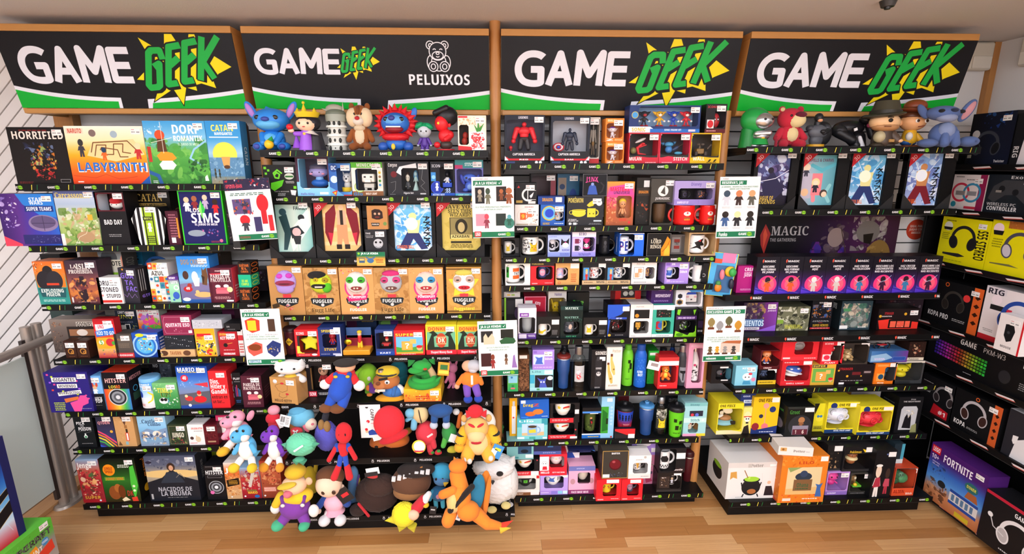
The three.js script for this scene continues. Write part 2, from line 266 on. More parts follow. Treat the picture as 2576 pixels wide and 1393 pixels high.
const wallBack = structure('wall_back'); part('wall_core', bx(XL, XR, -0.1, CEIL, -0.2, -0.012), mat('#131316', 'matte'), wallBack);
const slatMat = ['#eeeceb', '#e8e6e4', '#f2f0ee'].map((c) => new THREE.MeshStandardMaterial({ color: c, roughness: 0.55 }));
const XS = -2.1;
for (let i = 0, y = 0; y < CEIL - 0.01; i++, y += 0.075) { const t = Math.min(y + 0.0695, CEIL - 0.004); part('slat', new RoundedBoxGeometry(XR - XS, t - y, 0.012, 1, 0.003).translate((XR + XS) / 2, (t + y) / 2, -0.006), slatMat[i % 3], wallBack); }
{ // slanted slats of the stair wall
  const a0 = XL, a1 = XS - 0.003, top = CEIL - 0.004;
  for (let i = 0, y = -1.2; y < CEIL; i++, y += 0.076) {
    let p = [[a0, y], [a1, y + a1 - a0], [a1, y + a1 - a0 + 0.066], [a0, y + 0.066]];
    for (const [lim, sg] of [[0.001, 1], [top, -1]]) { const q = []; p.forEach((A, j) => { const B = p[(j + 1) % p.length], ia = (A[1] - lim) * sg >= 0, ib = (B[1] - lim) * sg >= 0; if (ia) q.push(A); if (ia !== ib) { const k = (lim - A[1]) / (B[1] - A[1]); q.push([A[0] + (B[0] - A[0]) * k, lim]); } }); p = q; }
    if (p.length < 3) continue;
    part('slat', new THREE.ExtrudeGeometry(new THREE.Shape(p.map((v) => new THREE.Vector2(...v))), { depth: 0.01, bevelEnabled: true, bevelSize: 0.001, bevelThickness: 0.002, bevelSegments: 1 }).translate(0, 0, -0.012), slatMat[i % 3], wallBack);
  }
}
// laminate floor: separate strips near the shelves, one joined part beyond
const floor = structure('floor'); part('floor_slab', bx(XL, XR, -0.1, -0.008, -0.2, ZB), mat('#7c5a3c', 'matte'), floor);
{
  const woods = [['#c4925c', '#84542a'], ['#b5804a', '#784c26'], ['#cda06c', '#8a5a30'], ['#ad7742', '#70451f'], ['#bd8a55', '#7c5028'], ['#c89a64', '#8f6036']].map(([a, b]) => new THREE.MeshStandardMaterial({ map: tex(woodCanvas(a, b, 512, 96)), roughness: 0.36 }));
  const rest = [], W = 0.066;
  for (let r = 0, z = 0.02; z < ZB - 0.1; r++, z += W) {
    let x = -2.35 - rnd() * 0.4;
    while (x < XR) {
      const l = 0.28 + rnd() * 0.34, x0 = Math.max(x, -2.33), x1 = Math.min(x + l, XR);
      if (x1 > x0 + 0.01) {
        const g = new THREE.BoxGeometry(x1 - x0 - 0.0008, 0.008, W - 0.0008).translate((x0 + x1) / 2, -0.004, z + W / 2), u = g.attributes.uv, du = rnd();
        for (let i = 0; i < u.count; i++) u.setXY(i, (u.getX(i) * (x1 - x0) / 0.7 + du) % 1.0001, u.getY(i));
        if (z < 1.02) part('plank', g, woods[Math.floor(rnd() * 6)], floor); else rest.push(g);
      }
      x += l;
    }
  }
  part('plank_field', mergeGeometries(rest), woods[0], floor).userData.kind = 'stuff';
  structure('trim_1', bx(-2.42, -2.332, -0.008, 0.022, 0.02, ZB - 0.1), new THREE.MeshStandardMaterial({ map: tex(woodCanvas('#c99a68', '#8a5a30')), roughness: 0.5 }));
}
const beech = new THREE.MeshStandardMaterial({ map: tex(woodCanvas('#c48d4c', '#8f5a26', 1024, 128)), roughness: 0.42 });
const beechUp = new THREE.MeshStandardMaterial({ map: (() => { const t = tex(woodCanvas('#b98045', '#7d4c20', 1024, 128), 1, 1); t.rotation = Math.PI / 2; return t; })(), roughness: 0.42 });
for (const [x, what] of [[-1.03, 'between board-game bay and plush bay'], [0.02, 'between plush bay and mug bay'], [1.09, 'between mug bay and card bay']])
  tag(part('wooden_post', new THREE.CylinderGeometry(0.024, 0.024, x === 0.02 ? CEIL : 2.02, 28).translate(0, (x === 0.02 ? CEIL : 2.02) / 2, 0), beechUp), 'round beech upright post ' + what, 'post').position.set(x, 0, 0.3);
structure('trim_2', bx(-2.14, -2.05, 0.0, CEIL, 0.001, 0.05), beechUp);
structure('trim_3', bx(2.05, 2.13, 0.0, CEIL, 0.001, 0.03), beechUp);
structure('trim_4', bx(XR - 0.034, XR - 0.0005, 1.6, CEIL, 0.001, 0.034), beechUp);
structure('trim_5', bx(2.14, XR - 0.036, 1.98, CEIL, 0.001, 0.006), white);

// ceiling panels: a glowing diffuser in a frame and a light of its size
for (const [x, z, w, l, p] of PANELS) {
  const t = thing('ceiling_light', 'flat white ceiling light panel in a slim frame', 'ceiling light', 'ceiling light panels'); t.position.set(x, CEIL, z);
  part('frame', mergeGeometries([bx(-w / 2 - 0.02, w / 2 + 0.02, -0.03, 0, -l / 2 - 0.02, -l / 2), bx(-w / 2 - 0.02, w / 2 + 0.02, -0.03, 0, l / 2, l / 2 + 0.02), bx(-w / 2 - 0.02, -w / 2, -0.03, 0, -l / 2, l / 2), bx(w / 2, w / 2 + 0.02, -0.03, 0, -l / 2, l / 2)]), white, t);
  part('diffuser', bx(-w / 2, w / 2, -0.02, -0.001, -l / 2, l / 2), new THREE.MeshStandardMaterial({ color: '#ffffff', emissive: '#ffffff', emissiveIntensity: 1.2 }), t);
  const L = new THREE.RectAreaLight('#f1f4ff', p, w, l); L.position.set(x, CEIL - 0.024, z); L.rotation.x = -Math.PI / 2; scene.add(L);
}
for (const [x, z, l, p] of PENDANTS) {
  const t = thing('pendant_lamp', 'long white pendant lamp shining up, ' + (x < 0 ? 'stair side' : 'headset side'), 'lamp'), y = 2.075; t.position.set(x, y, z);
  part('lamp_body', new THREE.ExtrudeGeometry(new THREE.Shape([[-0.05, 0], [0.05, 0], [0.06, 0.05], [0.05, 0.05], [0.045, 0.01], [-0.045, 0.01], [-0.05, 0.05], [-0.06, 0.05]].map((q) => new THREE.Vector2(...q))), { depth: l, bevelEnabled: false }).translate(0, 0, -l / 2).rotateY(Math.PI / 2).rotateX(-0.6), white, t);
  part('diffuser', bx(-l / 2 + 0.01, l / 2 - 0.01, 0.012, 0.03, -0.04, 0.04).rotateX(-0.6), new THREE.MeshStandardMaterial({ color: '#fff', emissive: '#fff', emissiveIntensity: 1.2 }), t);
  for (const s of [-1, 1]) part('suspension_rod', new THREE.CylinderGeometry(0.003, 0.003, CEIL - y - 0.03, 8).translate(s * (l / 2 - 0.1), (CEIL - y + 0.03) / 2, 0), mat('#888', 'metal'), t);
  const L = new THREE.RectAreaLight('#f1f4ff', p, l, 0.08); L.position.set(x, y + 0.034 * Math.cos(0.6), z - 0.034 * Math.sin(0.6)); L.rotation.x = Math.PI / 2 - 0.6; scene.add(L);
}
{ const p = on(2235, 2, 1, CEIL), t = thing('smoke_detector', 'small dark round detector under the ceiling', 'detector'); t.position.set(p.x, CEIL, p.z); part('housing', new THREE.CylinderGeometry(0.03, 0.022, 0.022, 24).translate(0, -0.011, 0), mat('#3a3836'), t); part('sensor', new THREE.CylinderGeometry(0.012, 0.01, 0.008, 16).translate(0, -0.026, 0), mat('#1c1b1a'), t); }
for (const [x, y, z, turn, lk] of [[2.51, 2.318, 0.0065, 0, 'on the white wall beside the fourth header sign'], [XR - 0.0005, 2.31, 0.24, -Math.PI / 2, 'high on the white wall above the headsets']]) {
  const t = thing('alarm_box', 'cream plastic alarm box ' + lk, 'alarm box'); t.position.set(x, y, z); t.rotation.y = turn;
  part('housing', new RoundedBoxGeometry(0.12, 0.135, 0.05, 3, 0.012).translate(0, 0, 0.025), mat('#cfc7b6'), t); part('lens', new RoundedBoxGeometry(0.1, 0.06, 0.012, 3, 0.005).translate(0, -0.03, 0.05), mat('#dcd6c8'), t);
}

// ---------- header signs ----------
const inkG = '#1fae45', inkY = '#f2dc12';
function strokes(g, list, lw, col) { g.strokeStyle = col; g.lineWidth = lw; g.lineJoin = 'round'; g.lineCap = 'butt'; for (const l of list) { g.beginPath(); l.forEach((p, i) => p.length === 6 ? g.bezierCurveTo(...p) : i ? g.lineTo(...p) : g.moveTo(...p)); g.stroke(); } }
const GAME_LETTERS = [
  [[545, 352], [500, 312, 410, 308, 365, 350], [290, 410, 300, 540, 375, 585], [430, 610, 500, 605, 524, 588], [524, 466], [430, 466]],
  [[595, 618], [700, 318], [792, 618]], [[640, 515], [760, 515]],
  [[862, 620], [880, 310], [972, 515], [1090, 310], [1068, 620]],
  [[1340, 322], [1165, 322], [1150, 592], [1322, 592]], [[1160, 458], [1322, 458]]];
const GEEK_LETTERS = [[[1648, 400], [1640, 318], [1560, 320], [1530, 345], [1448, 640], [1462, 665], [1530, 658], [1555, 640], [1605, 440], [1545, 470]], [[1845, 270], [1735, 288], [1640, 632], [1735, 618]], [[1700, 455], [1800, 385]], [[2008, 232], [1895, 252], [1800, 605], [1895, 590]], [[1860, 425], [1960, 355]], [[2068, 192], [1962, 592]], [[2215, 190], [2025, 415], [2100, 575]]];
const BURST = [[1465, 195], [1585, 275], [1690, 290], [1722, 168], [1795, 168], [1830, 250], [1930, 230], [1950, 168], [2010, 168], [2020, 250], [2190, 300], [2150, 365], [2295, 465], [2150, 532], [2085, 590], [2098, 670], [1960, 625], [1905, 640], [1905, 697], [1805, 665], [1735, 840], [1672, 680], [1450, 805], [1512, 700], [1440, 600], [1340, 592], [1450, 505], [1510, 330]];
function geek(g, k = 1) {
  g.beginPath(); BURST.forEach((p) => g.lineTo(...p)); g.closePath(); g.fillStyle = inkY; g.fill(); g.strokeStyle = '#17150f'; g.lineWidth = 7; g.stroke();
  g.save(); g.translate(10, 12); strokes(g, GEEK_LETTERS, 92 * k, '#12130f'); g.restore(); strokes(g, GEEK_LETTERS, 86 * k, '#12130f'); strokes(g, GEEK_LETTERS, 60 * k, inkG);
}
function bear(g) {
  g.strokeStyle = '#eceef4'; g.lineWidth = 9; const e = (x, y, a, b, s = 0, f = 6.2831) => { g.beginPath(); g.ellipse(x, y, a, b, 0, s, f); g.stroke(); }, fill = (x, y, a, b) => { g.fillStyle = '#1b1b22'; g.beginPath(); g.ellipse(x, y, a, b, 0, 0, 6.2831); g.fill(); };
  e(1837, 245, 34, 36); e(1968, 245, 34, 36); e(1840, 248, 15, 17); e(1966, 248, 15, 17); fill(1903, 310, 76, 72);
  for (const s of [-1, 1]) { e(1910 + s * 72, 400, 34, 62); }
  fill(1910, 400, 66, 80); e(1910, 400, 66, 80); fill(1903, 300, 76, 80); e(1903, 300, 76, 80);
  e(1903, 338, 50, 36); e(1903, 318, 14, 10); e(1874, 290, 12, 12, 3.3, 6.1); e(1934, 290, 12, 12, 3.3, 6.1); e(1903, 340, 14, 12, 0.2, 2.9);
  for (const s of [-1, 1]) { fill(1910 + s * 52, 438, 42, 46); e(1910 + s * 52, 438, 42, 46); e(1910 + s * 52, 438, 20, 24); }
}
function signArt(g, w, h, kind) {
  g.fillStyle = '#131317'; g.fillRect(0, 0, w, h);
  g.save(); g.scale(w / 2200, h / 705); g.translate(-155, -160);
  g.fillStyle = '#e4e6ef'; g.beginPath(); g.moveTo(155, 650); g.quadraticCurveTo(600, 755, 1140, 762); g.lineTo(1133, 870); g.lineTo(155, 870); g.fill();
  g.beginPath(); g.moveTo(1395, 775); g.quadraticCurveTo(1900, 745, 2360, 672); g.lineTo(2360, 870); g.lineTo(1380, 870); g.fill();
  g.fillStyle = '#0fae33'; g.beginPath(); g.moveTo(155, 688); g.quadraticCurveTo(600, 795, 1105, 799); g.lineTo(1098, 870); g.lineTo(155, 870); g.fill();
  g.beginPath(); g.moveTo(1437, 812); g.quadraticCurveTo(1900, 785, 2360, 710); g.lineTo(2360, 870); g.lineTo(1420, 870); g.fill();
  if (kind) { strokes(g, GAME_LETTERS, 66, '#e4e6ef'); geek(g); g.restore(); return; }
  g.restore(); g.save(); g.scale(w / 2200, h / 690); g.translate(-175, -158);
  g.save(); g.translate(245 - 285 * 0.73, 285 - 290 * 0.7); g.scale(0.73, 0.7); strokes(g, GAME_LETTERS, 66, '#e4e6ef'); g.restore();
  g.save(); g.translate(1180 - 1830 * 0.42, 415 - 500 * 0.46); g.scale(0.42, 0.46); geek(g, 0.95); g.restore();
  bear(g); words_(g, 'T', 1905, 560, 100, 580, '#eceef4', 'PELUIXOS'); g.restore();
}
[[-2.075, -1.108, 1, 'first from stairs, with a large green comic word'], [-1.055, -0.012, 0, 'with a line-drawn teddy bear above the plush shelves'], [0.052, 1.11, 1, 'above the mug shelves with bright yellow starburst'], [1.16, 2.195, 1, 'last one, beside the cream alarm box']].forEach(([x0, x1, kind, what], i) => {
  const t = thing('header_sign', 'black and green header sign ' + what, 'sign'), w = x1 - x0, yb = 2.025, yt = 2.323, zb = 0.26, zt = 0.33; t.position.set((x0 + x1) / 2, 0, 0);
  const c = cell(1000, 330, (g, a, b) => signArt(g, a, b, kind), '#131317'), L = Math.hypot(yt - yb, zt - zb), G = new THREE.BoxGeometry(w + 0.012, L, 0.008), u = G.attributes.uv;
  for (let k = 0; k < u.count; k++) u.setXY(k, c.su, c.sv); uvBox(u, 4, c);
  const p = part('printed_panel', G, c.m, t); p.position.set(0, (yb + yt) / 2, (zb + zt) / 2 + 0.009); p.rotation.x = Math.atan2(zt - zb, yt - yb);
  part('top_rail', new RoundedBoxGeometry(w + 0.012, 0.028, 0.335, 2, 0.003).translate(0, yt + 0.014, 0.18), beech, t);
  part('bottom_rail', new RoundedBoxGeometry(w + 0.006, 0.024, 0.05, 2, 0.005).translate(0, yb - 0.013, 0.246), beech, t);
  for (const s of [-1, 1]) { const sh = new THREE.Shape([[0.015, 2.002], [0.266, 2.002], [0.338, yt], [0.015, yt]].map((q) => new THREE.Vector2(...q))); part('side_panel', new THREE.ExtrudeGeometry(sh, { depth: 0.016, bevelEnabled: false }).rotateY(-Math.PI / 2).translate(s * (w / 2 - 0.001) + 0.008, 0, 0), beech, t); }
});

// ---------- shelves ----------
const BAYS = { 'board-game': [-2.07, -1.06, 1], plush: [-0.985, -0.012, 1], mug: [0.052, 1.058, -1], card: [1.125, 2.2, -1] };
const CROP = { A: [0, 280, 3.788], B: [80, 600, 3.869], C: [80, 880, 3.317], D: [600, 230, 3.903], E: [560, 440, 3.435], F: [600, 760, 3.628], G: [540, 1000, 3.261], H: [1220, 240, 3.869], I: [1220, 550, 4.025], J: [1220, 840, 3.239], K: [1780, 230, 3.788], L: [1760, 520, 3.87], M: [1740, 840, 3.095], N: [2280, 250, 3.095], O: [2240, 650, 1.875] };
const black = mat('#0a0a0b', 'plastic', { roughness: 0.5, specularIntensity: 0.45 });
const RAIL = {
  game: [0.156, 'B #0d0d0e|P #1d7a3c 3 85 5.5 12 7 12 4.5 85|Q 32 50 35|P #e9d84a 88 85 90.5 12 92.5 12 90 85|R 0 95 100 5 #333'],
  plush: [0.2, 'B #0d0d0e|O 35 38 10 5 #ddd|O 35 65 14 5 #ddd|T 60 52 34 30 #dcdcdc PELUIXOS|R 0 95 100 5 #333'],
  magic: [0.185, 'B #0d0d0e|P #e2543e 38 30 42 22 43 55 40.5 80 38 55|T 57 50 42 25 #eee MAGIC|R 0 95 100 5 #333'],
  head: [0.2, 'B #0d0d0e|P #d8cfcf 18 45 60 28 66 60 26 78|P #b5483e 20 70 64 50 66 60 26 78|R 0 95 100 5 #444'],
};
const railMat = {};
function rail(kind) { return railMat[kind] ??= (() => { const c = canvas(480, 84); paint(c.getContext('2d'), 480, 84, RAIL[kind][1]); return new THREE.MeshPhysicalMaterial({ map: tex(c, 1, 1), roughness: 0.4, specularIntensity: 0.4 }); })(); }
function railBox(w, h, d, kind, shift) {
  const G = new THREE.BoxGeometry(w, h, d), u = G.attributes.uv, k = w / RAIL[kind][0];
  for (let i = 0; i < u.count; i++) { const f = i >> 2; u.setXY(i, f === 4 ? u.getX(i) * k + shift : 0.99, f === 4 ? u.getY(i) : 0.5); }
  return G;
}
let S; // the shelf being filled
function shelf(bay, nth, crop, yl, zf, kind, o = {}) {
  const [cx, cy, cs] = CROP[crop], b = BAYS[bay], x0 = o.x0 ?? b[0], x1 = o.x1 ?? b[1];
  const mid = on(cx + (o.xm ?? 1200) / cs, cy + yl / cs, 2, zf), y = mid.y;
  S = { bay, nth, crop, zf, top: y - 0.004, side: b[2], where: `on ${nth} ${bay} shelf`, last: null, hist: [] };
  const t = thing('shelf', `black metal shelf with printed price rail, ${nth} in ${bay} bay`, 'shelf'); t.position.set((x0 + x1) / 2, y - 0.004, 0);
  const w = x1 - x0; part('board', bx(-w / 2, w / 2, -0.018, -0.0005, 0.004, zf - 0.004), black, t);
  part('price_rail', railBox(w, 0.03, 0.005, kind, rnd()).translate(0, -0.011, zf - 0.0015), rail(kind), t);
  for (const s of [-1, 1]) part('bracket', new THREE.ExtrudeGeometry(new THREE.Shape([[0.003, -0.018], [zf - 0.01, -0.018], [zf - 0.03, -0.03], [0.003, -0.05]].map((q) => new THREE.Vector2(...q))), { depth: 0.004, bevelEnabled: false }).rotateY(-Math.PI / 2).translate(s * (w / 2 - 0.008) + 0.002, 0, 0), black, t);
  if (o.kick) part('plinth', bx(-w / 2 + 0.02, w / 2 - 0.02, -S.top + 0.001, -0.018, 0.01, zf - 0.05), black, t);
  return t;
}
const px = (x, y) => { const c = CROP[S.crop]; return [c[0] + x / c[2], c[1] + y / c[2]]; };
// world box of a pixel box whose front stands o.o behind the shelf's front edge
function place(x0, x1, yt, o) {
  const off = o.o ?? 0.02, z = S.zf - off, xm = (x0 + x1) / 2;
  const Y = on(...px(xm, yt), 2, z).y;
  let base = S.top;
  if (o.on) { // rests on the highest thing below it
    const a = on(...px(x0, yt), 2, z).x, e = on(...px(x1, yt), 2, z).x;
    for (const q of S.hist) if (Math.min(e, q.x + q.w / 2) - Math.max(a, q.x - q.w / 2) > 0.2 * (e - a) && Math.abs(q.z - z) < 0.09 && q.topY < Y - 0.008) base = Math.max(base, q.topY + 0.0004);
  } else if (o.yb) base = on(...px(xm, o.yb), 2, z).y;
  let ym = yt; for (let i = 0; i < 200; i++) { if (on(...px(xm, ym), 2, z).y < (base + Y) / 2) break; ym += 4; }
  const X0 = on(...px(x0, ym), 2, z).x, X1 = on(...px(x1, ym), 2, z).x;
  const r = { x: (X0 + X1) / 2, y: base, z, w: X1 - X0, h: Math.max(0.01, Y - base), topY: Y };
  S.hist.push(r); return r;
}
const seenLabel = new Map();
function L(look, o = {}) {
  let s = o.full ? look : look + ' ' + S.where; const k = s.toLowerCase();
  if (seenLabel.has(k)) console.log('DUPLICATE LABEL', s); seenLabel.set(k, 1); return s;
}
// printed carton
function b(x0, x1, yt, look, print, o = {}) {
  const r = place(x0, x1, yt, { ...o, yb: 0 }), pb = o.yb ? (r.topY - on(...px((x0 + x1) / 2, o.yb), 2, r.z).y) / r.h : 1, t = thing(o.n || S.name || 'gift_box', L(look, o), o.cat || 'box', o.g);
  t.userData.side = S.side; t.position.set(r.x, r.y, r.z); if (o.r) t.rotation.y = o.r * Math.PI / 180; if (o.rz) t.rotation.z = o.rz * Math.PI / 180; if (o.rx) t.rotation.x = o.rx * Math.PI / 180;
  const k = o.k || (/^[BGg] (#\w+)/.exec(print) || [0, '#222'])[1];
  carton(t, r.w, r.h, o.d ?? 0.1, print, k, { ...o, pb }); delete t.userData.side;
  if (!o.z) priceLabel(t, r.w / 2 - Math.min(0.03, r.w / 2), r.h - (o.zy ?? 0.022), 0.0007);
  return t;
}
// carton with a window and what stands inside
function w(x0, x1, yt, look, print, win, inside, o = {}) {
  const r = place(x0, x1, yt, o), t = thing(o.n || 'window_box', L(look, o), o.cat || 'box', o.g), d = o.d ?? 0.1;
  t.position.set(r.x, r.y, r.z); if (o.r) t.rotation.y = o.r * Math.PI / 180; if (o.rz) t.rotation.z = o.rz * Math.PI / 180;
  const k = o.k || (/^[BGg] (#\w+)/.exec(print) || [0, '#222'])[1];
  const q = windowCarton(t, r.w, r.h, d, print, k, win, o.inner || '#191919', o.open);
  if (!o.z) priceLabel(t, r.w / 2 - 0.026, r.h - (o.zy ?? 0.02), 0.0012);
  for (const it of [].concat(inside || [])) it(r.x + q.x, r.y + Math.max(q.y, 0.0025), r.z - d * 0.5, q.w, q.h, d);
  return t;
}
const toyIn = (look, spec, name = 'toy_figure', cat = 'figurine', f = [0.8, 0.9], kind, dx = 0) => (x, y, z, ww, hh, d) => { const W = Math.min(ww * f[0], d * 1.5); toyAt(x + dx * ww, y, z, W, hh * f[1], name, cat, L(look), spec, kind, {}); };
const mugIn = (look, col, print, f = [0.86, 0.84], hs = 1, o = {}) => (x, y, z, ww, hh, d) => { const W = Math.min(ww * f[0], d * 1.25); mugAt(x, y, z, W, Math.min(hh * f[1], W * 1.1), L(look), col, print, hs, o); };
function toy(x0, x1, yt, look, name, cat, spec, kind = 'plastic', o = {}) { const r = place(x0, x1, yt, { o: 0.1, ...o }); const t = toyAt(r.x, r.y, r.z, r.w, r.h, name, cat, L(look, o), spec, kind, o); if (o.card) plate(t, r.w, r.h, ...o.card); return t; }
function mug(x0, x1, yt, look, col, print, o = {}) { const r = place(x0, x1, yt, { o: 0.07, ...o }); return mugAt(r.x, r.y, r.z, r.w, r.h, L(look, o), col, print, o.hs ?? 1, o); }
function bottle(x0, x1, yt, look, name, rows, print, o = {}) { const r = place(x0, x1, yt, { o: 0.06, ...o }); return bottleAt(r.x, r.y, r.z, r.w, r.h, name, o.cat || 'bottle', L(look, o), rows, print, o); }
// printed plate fixed on a toy, in percent of its size
function plate(t, W, H, x, y, z, w, h, print, rz = 0) { const c = cell(w * W * 10, h * H * 10, (g, p, q) => paint(g, p, q, print), '#eee'), G = new THREE.BoxGeometry(w * W / 100, h * H / 100, 0.0012), u = G.attributes.uv; for (let i = 0; i < u.count; i++) u.setXY(i, c.su, c.sv); uvBox(u, 4, c); const o = part('printed_card', G, c.m, t); o.position.set(x * W / 100, y * H / 100, z * W / 100); o.rotation.z = rz; }
// printed sheet in a clear stand clipped to a price rail; corners in photo pixels
function poster(tl, tr, br, bl, z, label, print, o = {}) {
  const P = [tl, tr, br, bl].map((p) => on(...p, 2, z)), c = P.reduce((a, p) => a.add(p.clone().multiplyScalar(0.25)), V(0, 0, 0));
  const W = (P[0].distanceTo(P[1]) + P[3].distanceTo(P[2])) / 2, H = (P[0].distanceTo(P[3]) + P[1].distanceTo(P[2])) / 2, rz = (Math.atan2(P[1].y - P[0].y, P[1].x - P[0].x) + Math.atan2(P[2].y - P[3].y, P[2].x - P[3].x)) / 2;
  const t = thing(o.n || 'poster_stand', label, o.cat || 'poster'); t.position.set(c.x, c.y, z); t.rotation.z = rz;
  const cl = cell(W * 1500, H * 1500, (g, a, d) => paint(g, a, d, print), '#eee'), G = new THREE.BoxGeometry(W, H, 0.001), u = G.attributes.uv; for (let i = 0; i < u.count; i++) u.setXY(i, cl.su, cl.sv); uvBox(u, 4, cl);
  part('printed_sheet', G, cl.m, t);
  part('clear_cover', bx(-W / 2 - 0.004, W / 2 + 0.004, -H / 2 - 0.004, H / 2 + 0.004, 0.001, 0.0025), film, t);
  { const [kx, ky, kz] = o.clip ?? [0, 0, 0.4], q = o.clip ? on(kx, ky, 2, z) : c, v = V(q.x - c.x, q.y - c.y, 0).applyAxisAngle(V(0, 0, 1), -rz); part('clip', bx(v.x - 0.015, v.x + 0.015, v.y - 0.012, Math.max(v.y + 0.012, -H / 2 + 0.02), kz - z + 0.0012, -0.0006), mat('#222'), t); }
  return t;
}
// ---------- board-game bay ----------
const BG = 'board_game_box';
shelf('board-game', 'top', 'A', 690, 0.4, 'game'); S.name = BG;
b(113, 652, 150, 'black horror game box with pale bold title and orange-lit crowd', 'B #1a1617|T 52 14 13 92 #e9e1d6 HORRIFIED|L 20 4 50 4 1 #7a2020|A 24 26 52 40 26 #39456f,#20263f,#a9c06a,#c8752a,#6b7fa8|A 28 50 50 26 22 #d98a2b,#c2502a,#7a2a26,#e6b04a|A 36 70 34 22 18 #c0272d,#a02028,#e0452f|R 78 90 18 6 #888|R 79 91 16 4 #1a1617|L 3 94 26 4 2 #8d2f2f', { d: 0.07, cat: 'game box' });
b(654, 1396, 140, 'sunset orange game box with a maze and big blue title', 'G #f8efdf #f9e3b0 #f5a623 #ee6a22 #d93f1c|R 2 4 22 9 #f3d9c0|T 13 8 8 18 #c0392b NARUTO|C 35 12 6 #7c6a66|C 62 14 6 #9fb4c0|P #f0cf94 24 50 34 26 86 22 98 48 60 60|D #6b4526 1.6 34 50 38 32 50 32 48 48 58 48 60 30 72 30 70 44 80 46|D #6b4526 1.6 42 40 44 36 64 40 66 52 76 52|D #6b4526 1.6 30 44 34 28 78 25 92 46|F 18 22 10 30 #333 #3a3a42|F 46 36 9 22 #27405e #e0672a|F 90 28 11 28 #f0d4a8 #b33|T 54 70 16 92 #fff LABYRINTH|T 53.5 69 15 90 #2d6cc4 LABYRINTH|P #1f57a8 86 100 100 84 100 100|L 6 93 8 4 1 #fff|D #a83418 0.6 2 84 30 88 44 82 60 90 84 86', { d: 0.07, cat: 'game box' });
b(1398, 1982, 90, 'green landscape game box with windmill and white hexagon', 'G #3f9ad6 #7cc0e6 #58a94a #3f8f3a #2f6f34|A 2 8 30 14 8 #ffffff,#d9ecf7|A 0 26 100 74 40 #5fb04a,#4c9c3f,#78bd55,#3a8338|D #8fc4e8 3 100 30 78 44 70 58 86 68|D #2a5a9a 6 0 80 14 86 18 100|P #e8962a 16 54 26 46 42 50 48 58 38 64 20 62|C 25 22 8 #d4502a|P #5a3a22 20 28 32 28 34 48 18 48|D #f4f0e4 0.8 10 34 44 26|D #f4f0e4 0.8 28 2 28 50|P #f4f6f0 18 68 24 62 40 62 46 69 40 76 22 76|A 66 60 34 40 16 #28592a,#1f4a24|T 68 13 14 46 #ffffff DORF|T 70 27 8.5 48 #ffffff ROMANTIK|t 70 36 4 34 #dff0e0 EL JUEGO DE MESA|R 2 40 6 24 #b5372a|L 4 93 8 5 2 #eef|P #fff 90 88 94 84 96 94 90 94', { d: 0.07, cat: 'game box' });
b(1986, 2312, 90, 'blue seafaring game box with yellow sun and sailboat', 'G #2f8fd0 #3d9ad8 #9cc6de #3f7aa8 #a89c78|T 48 11 10 66 #f2e36a CATAN|T 50 20 4 52 #fff NAVEGANTES|R 8 24.5 84 1.8 #e6f2fa|C 48 52 35 #f6df52|R 0 57 100 30 #5c8bb0|A 0 57 100 30 20 #7fa9c6,#4a7a9c,#9cc0d4|P #d9a05a 36 56 62 56 58 70 40 70|E 50 72 9 3 #5a3a22|F 14 74 7 16 #443 #332|F 26 75 7 15 #443 #332|A 0 88 100 12 16 #c9b48c,#8d7a5a', { d: 0.06, cat: 'game box', s: 'G #2e7fb8 #357fae #38678c|V 50 55 40 30 #cfe0ea CATAN', sx: 1 });
for (const [i, k, c] of [[1, '#4a3424', 'first'], [2, '#6d3a22', 'second'], [3, '#3a4a5e', 'third']]) { const t = b(1986 + i * 8, 2316 + i * 8, 90 + i * 14, `brown-spined game box, ${c} one stored behind the sailboat box`, `B ${k}|T 50 12 10 66 #e3b64e CATAN`, { d: 0.06, o: 0.02 + i * 0.064, z: 1, cat: 'game box', s: `B ${k}|V 50 55 40 30 #d9b35e CATAN`, sx: 1 }); }

shelf('board-game', 'second', 'A', 1275, 0.4, 'game', { xm: 1200 }); S.name = BG;
b(6, 548, 785, 'purple and blue space game box with round grey ship', 'g #3a1f66 #5a2f86 #3b3fae #2f62c4|P #2f7fd6 34 0 100 0 100 45 70 40 44 20|T 68 11 7 24 #eaf2ff STAR|T 68 17 7 24 #eaf2ff WARS|R 46 23 50 11 #23357e|T 71 28.5 7 44 #fff SUPER TEAMS|A 4 6 30 60 18 #8d7ac8,#c9b8ee,#4a2a7a,#ffffff|E 74 56 26 16 #8a7aa0|E 74 54 22 12 #5f5278|D #3a3050 1 54 56 94 56|D #3a3050 1 74 42 74 70|R 34 78 66 18 #2b2a6a|A 36 80 62 13 14 #9a97c8,#5f5f9a|P #e0425a 0 80 30 96 30 100 0 100', { d: 0.07, cat: 'game box' });
b(550, 945, 745, 'pale countryside game box with gold lettering on blue bar', 'G #cfdbe8 #a9bcd4 #c7d0b0 #8fae62 #6f9a4a|R 0 0 100 14 #5f6aa0|U 45 10 10 84 #e5d06a Carcassonne|A 4 32 92 64 60 #7d9c4a,#a9bf6e,#5f8238,#c2a07a,#d8dcc0|E 60 84 22 10 #b08f6a|D #e6e2c8 1 30 100 44 84 62 78 70 66|R 72 44 12 10 #dfae3a|R 0 78 9 22 #e9e9e4', { d: 0.07, cat: 'game box' });
w(932, 1212, 765, 'black flared box with dark red window top', 'B #17161a|R 2 2 96 34 #5a1420|T 50 56 9 62 #f2f2f2 BAD DAY|T 50 64 3 44 #c33|L 28 78 44 6 2 #999', [8, 4, 84, 30], toyIn('small white animal toy with a bright red cap inside flared box', 'head s f2efe9 0 40 0 40 36 30;cap:plush s d8232a 0 66 0 40 30 31;cap_brim s d8232a 4 52 24 30 6 12;' + eyes(40, 14, 28, 4), 'toy_figure', 'figurine', [0.7, 0.8]), { d: 0.09, cat: 'game box', inner: '#5a1018' });
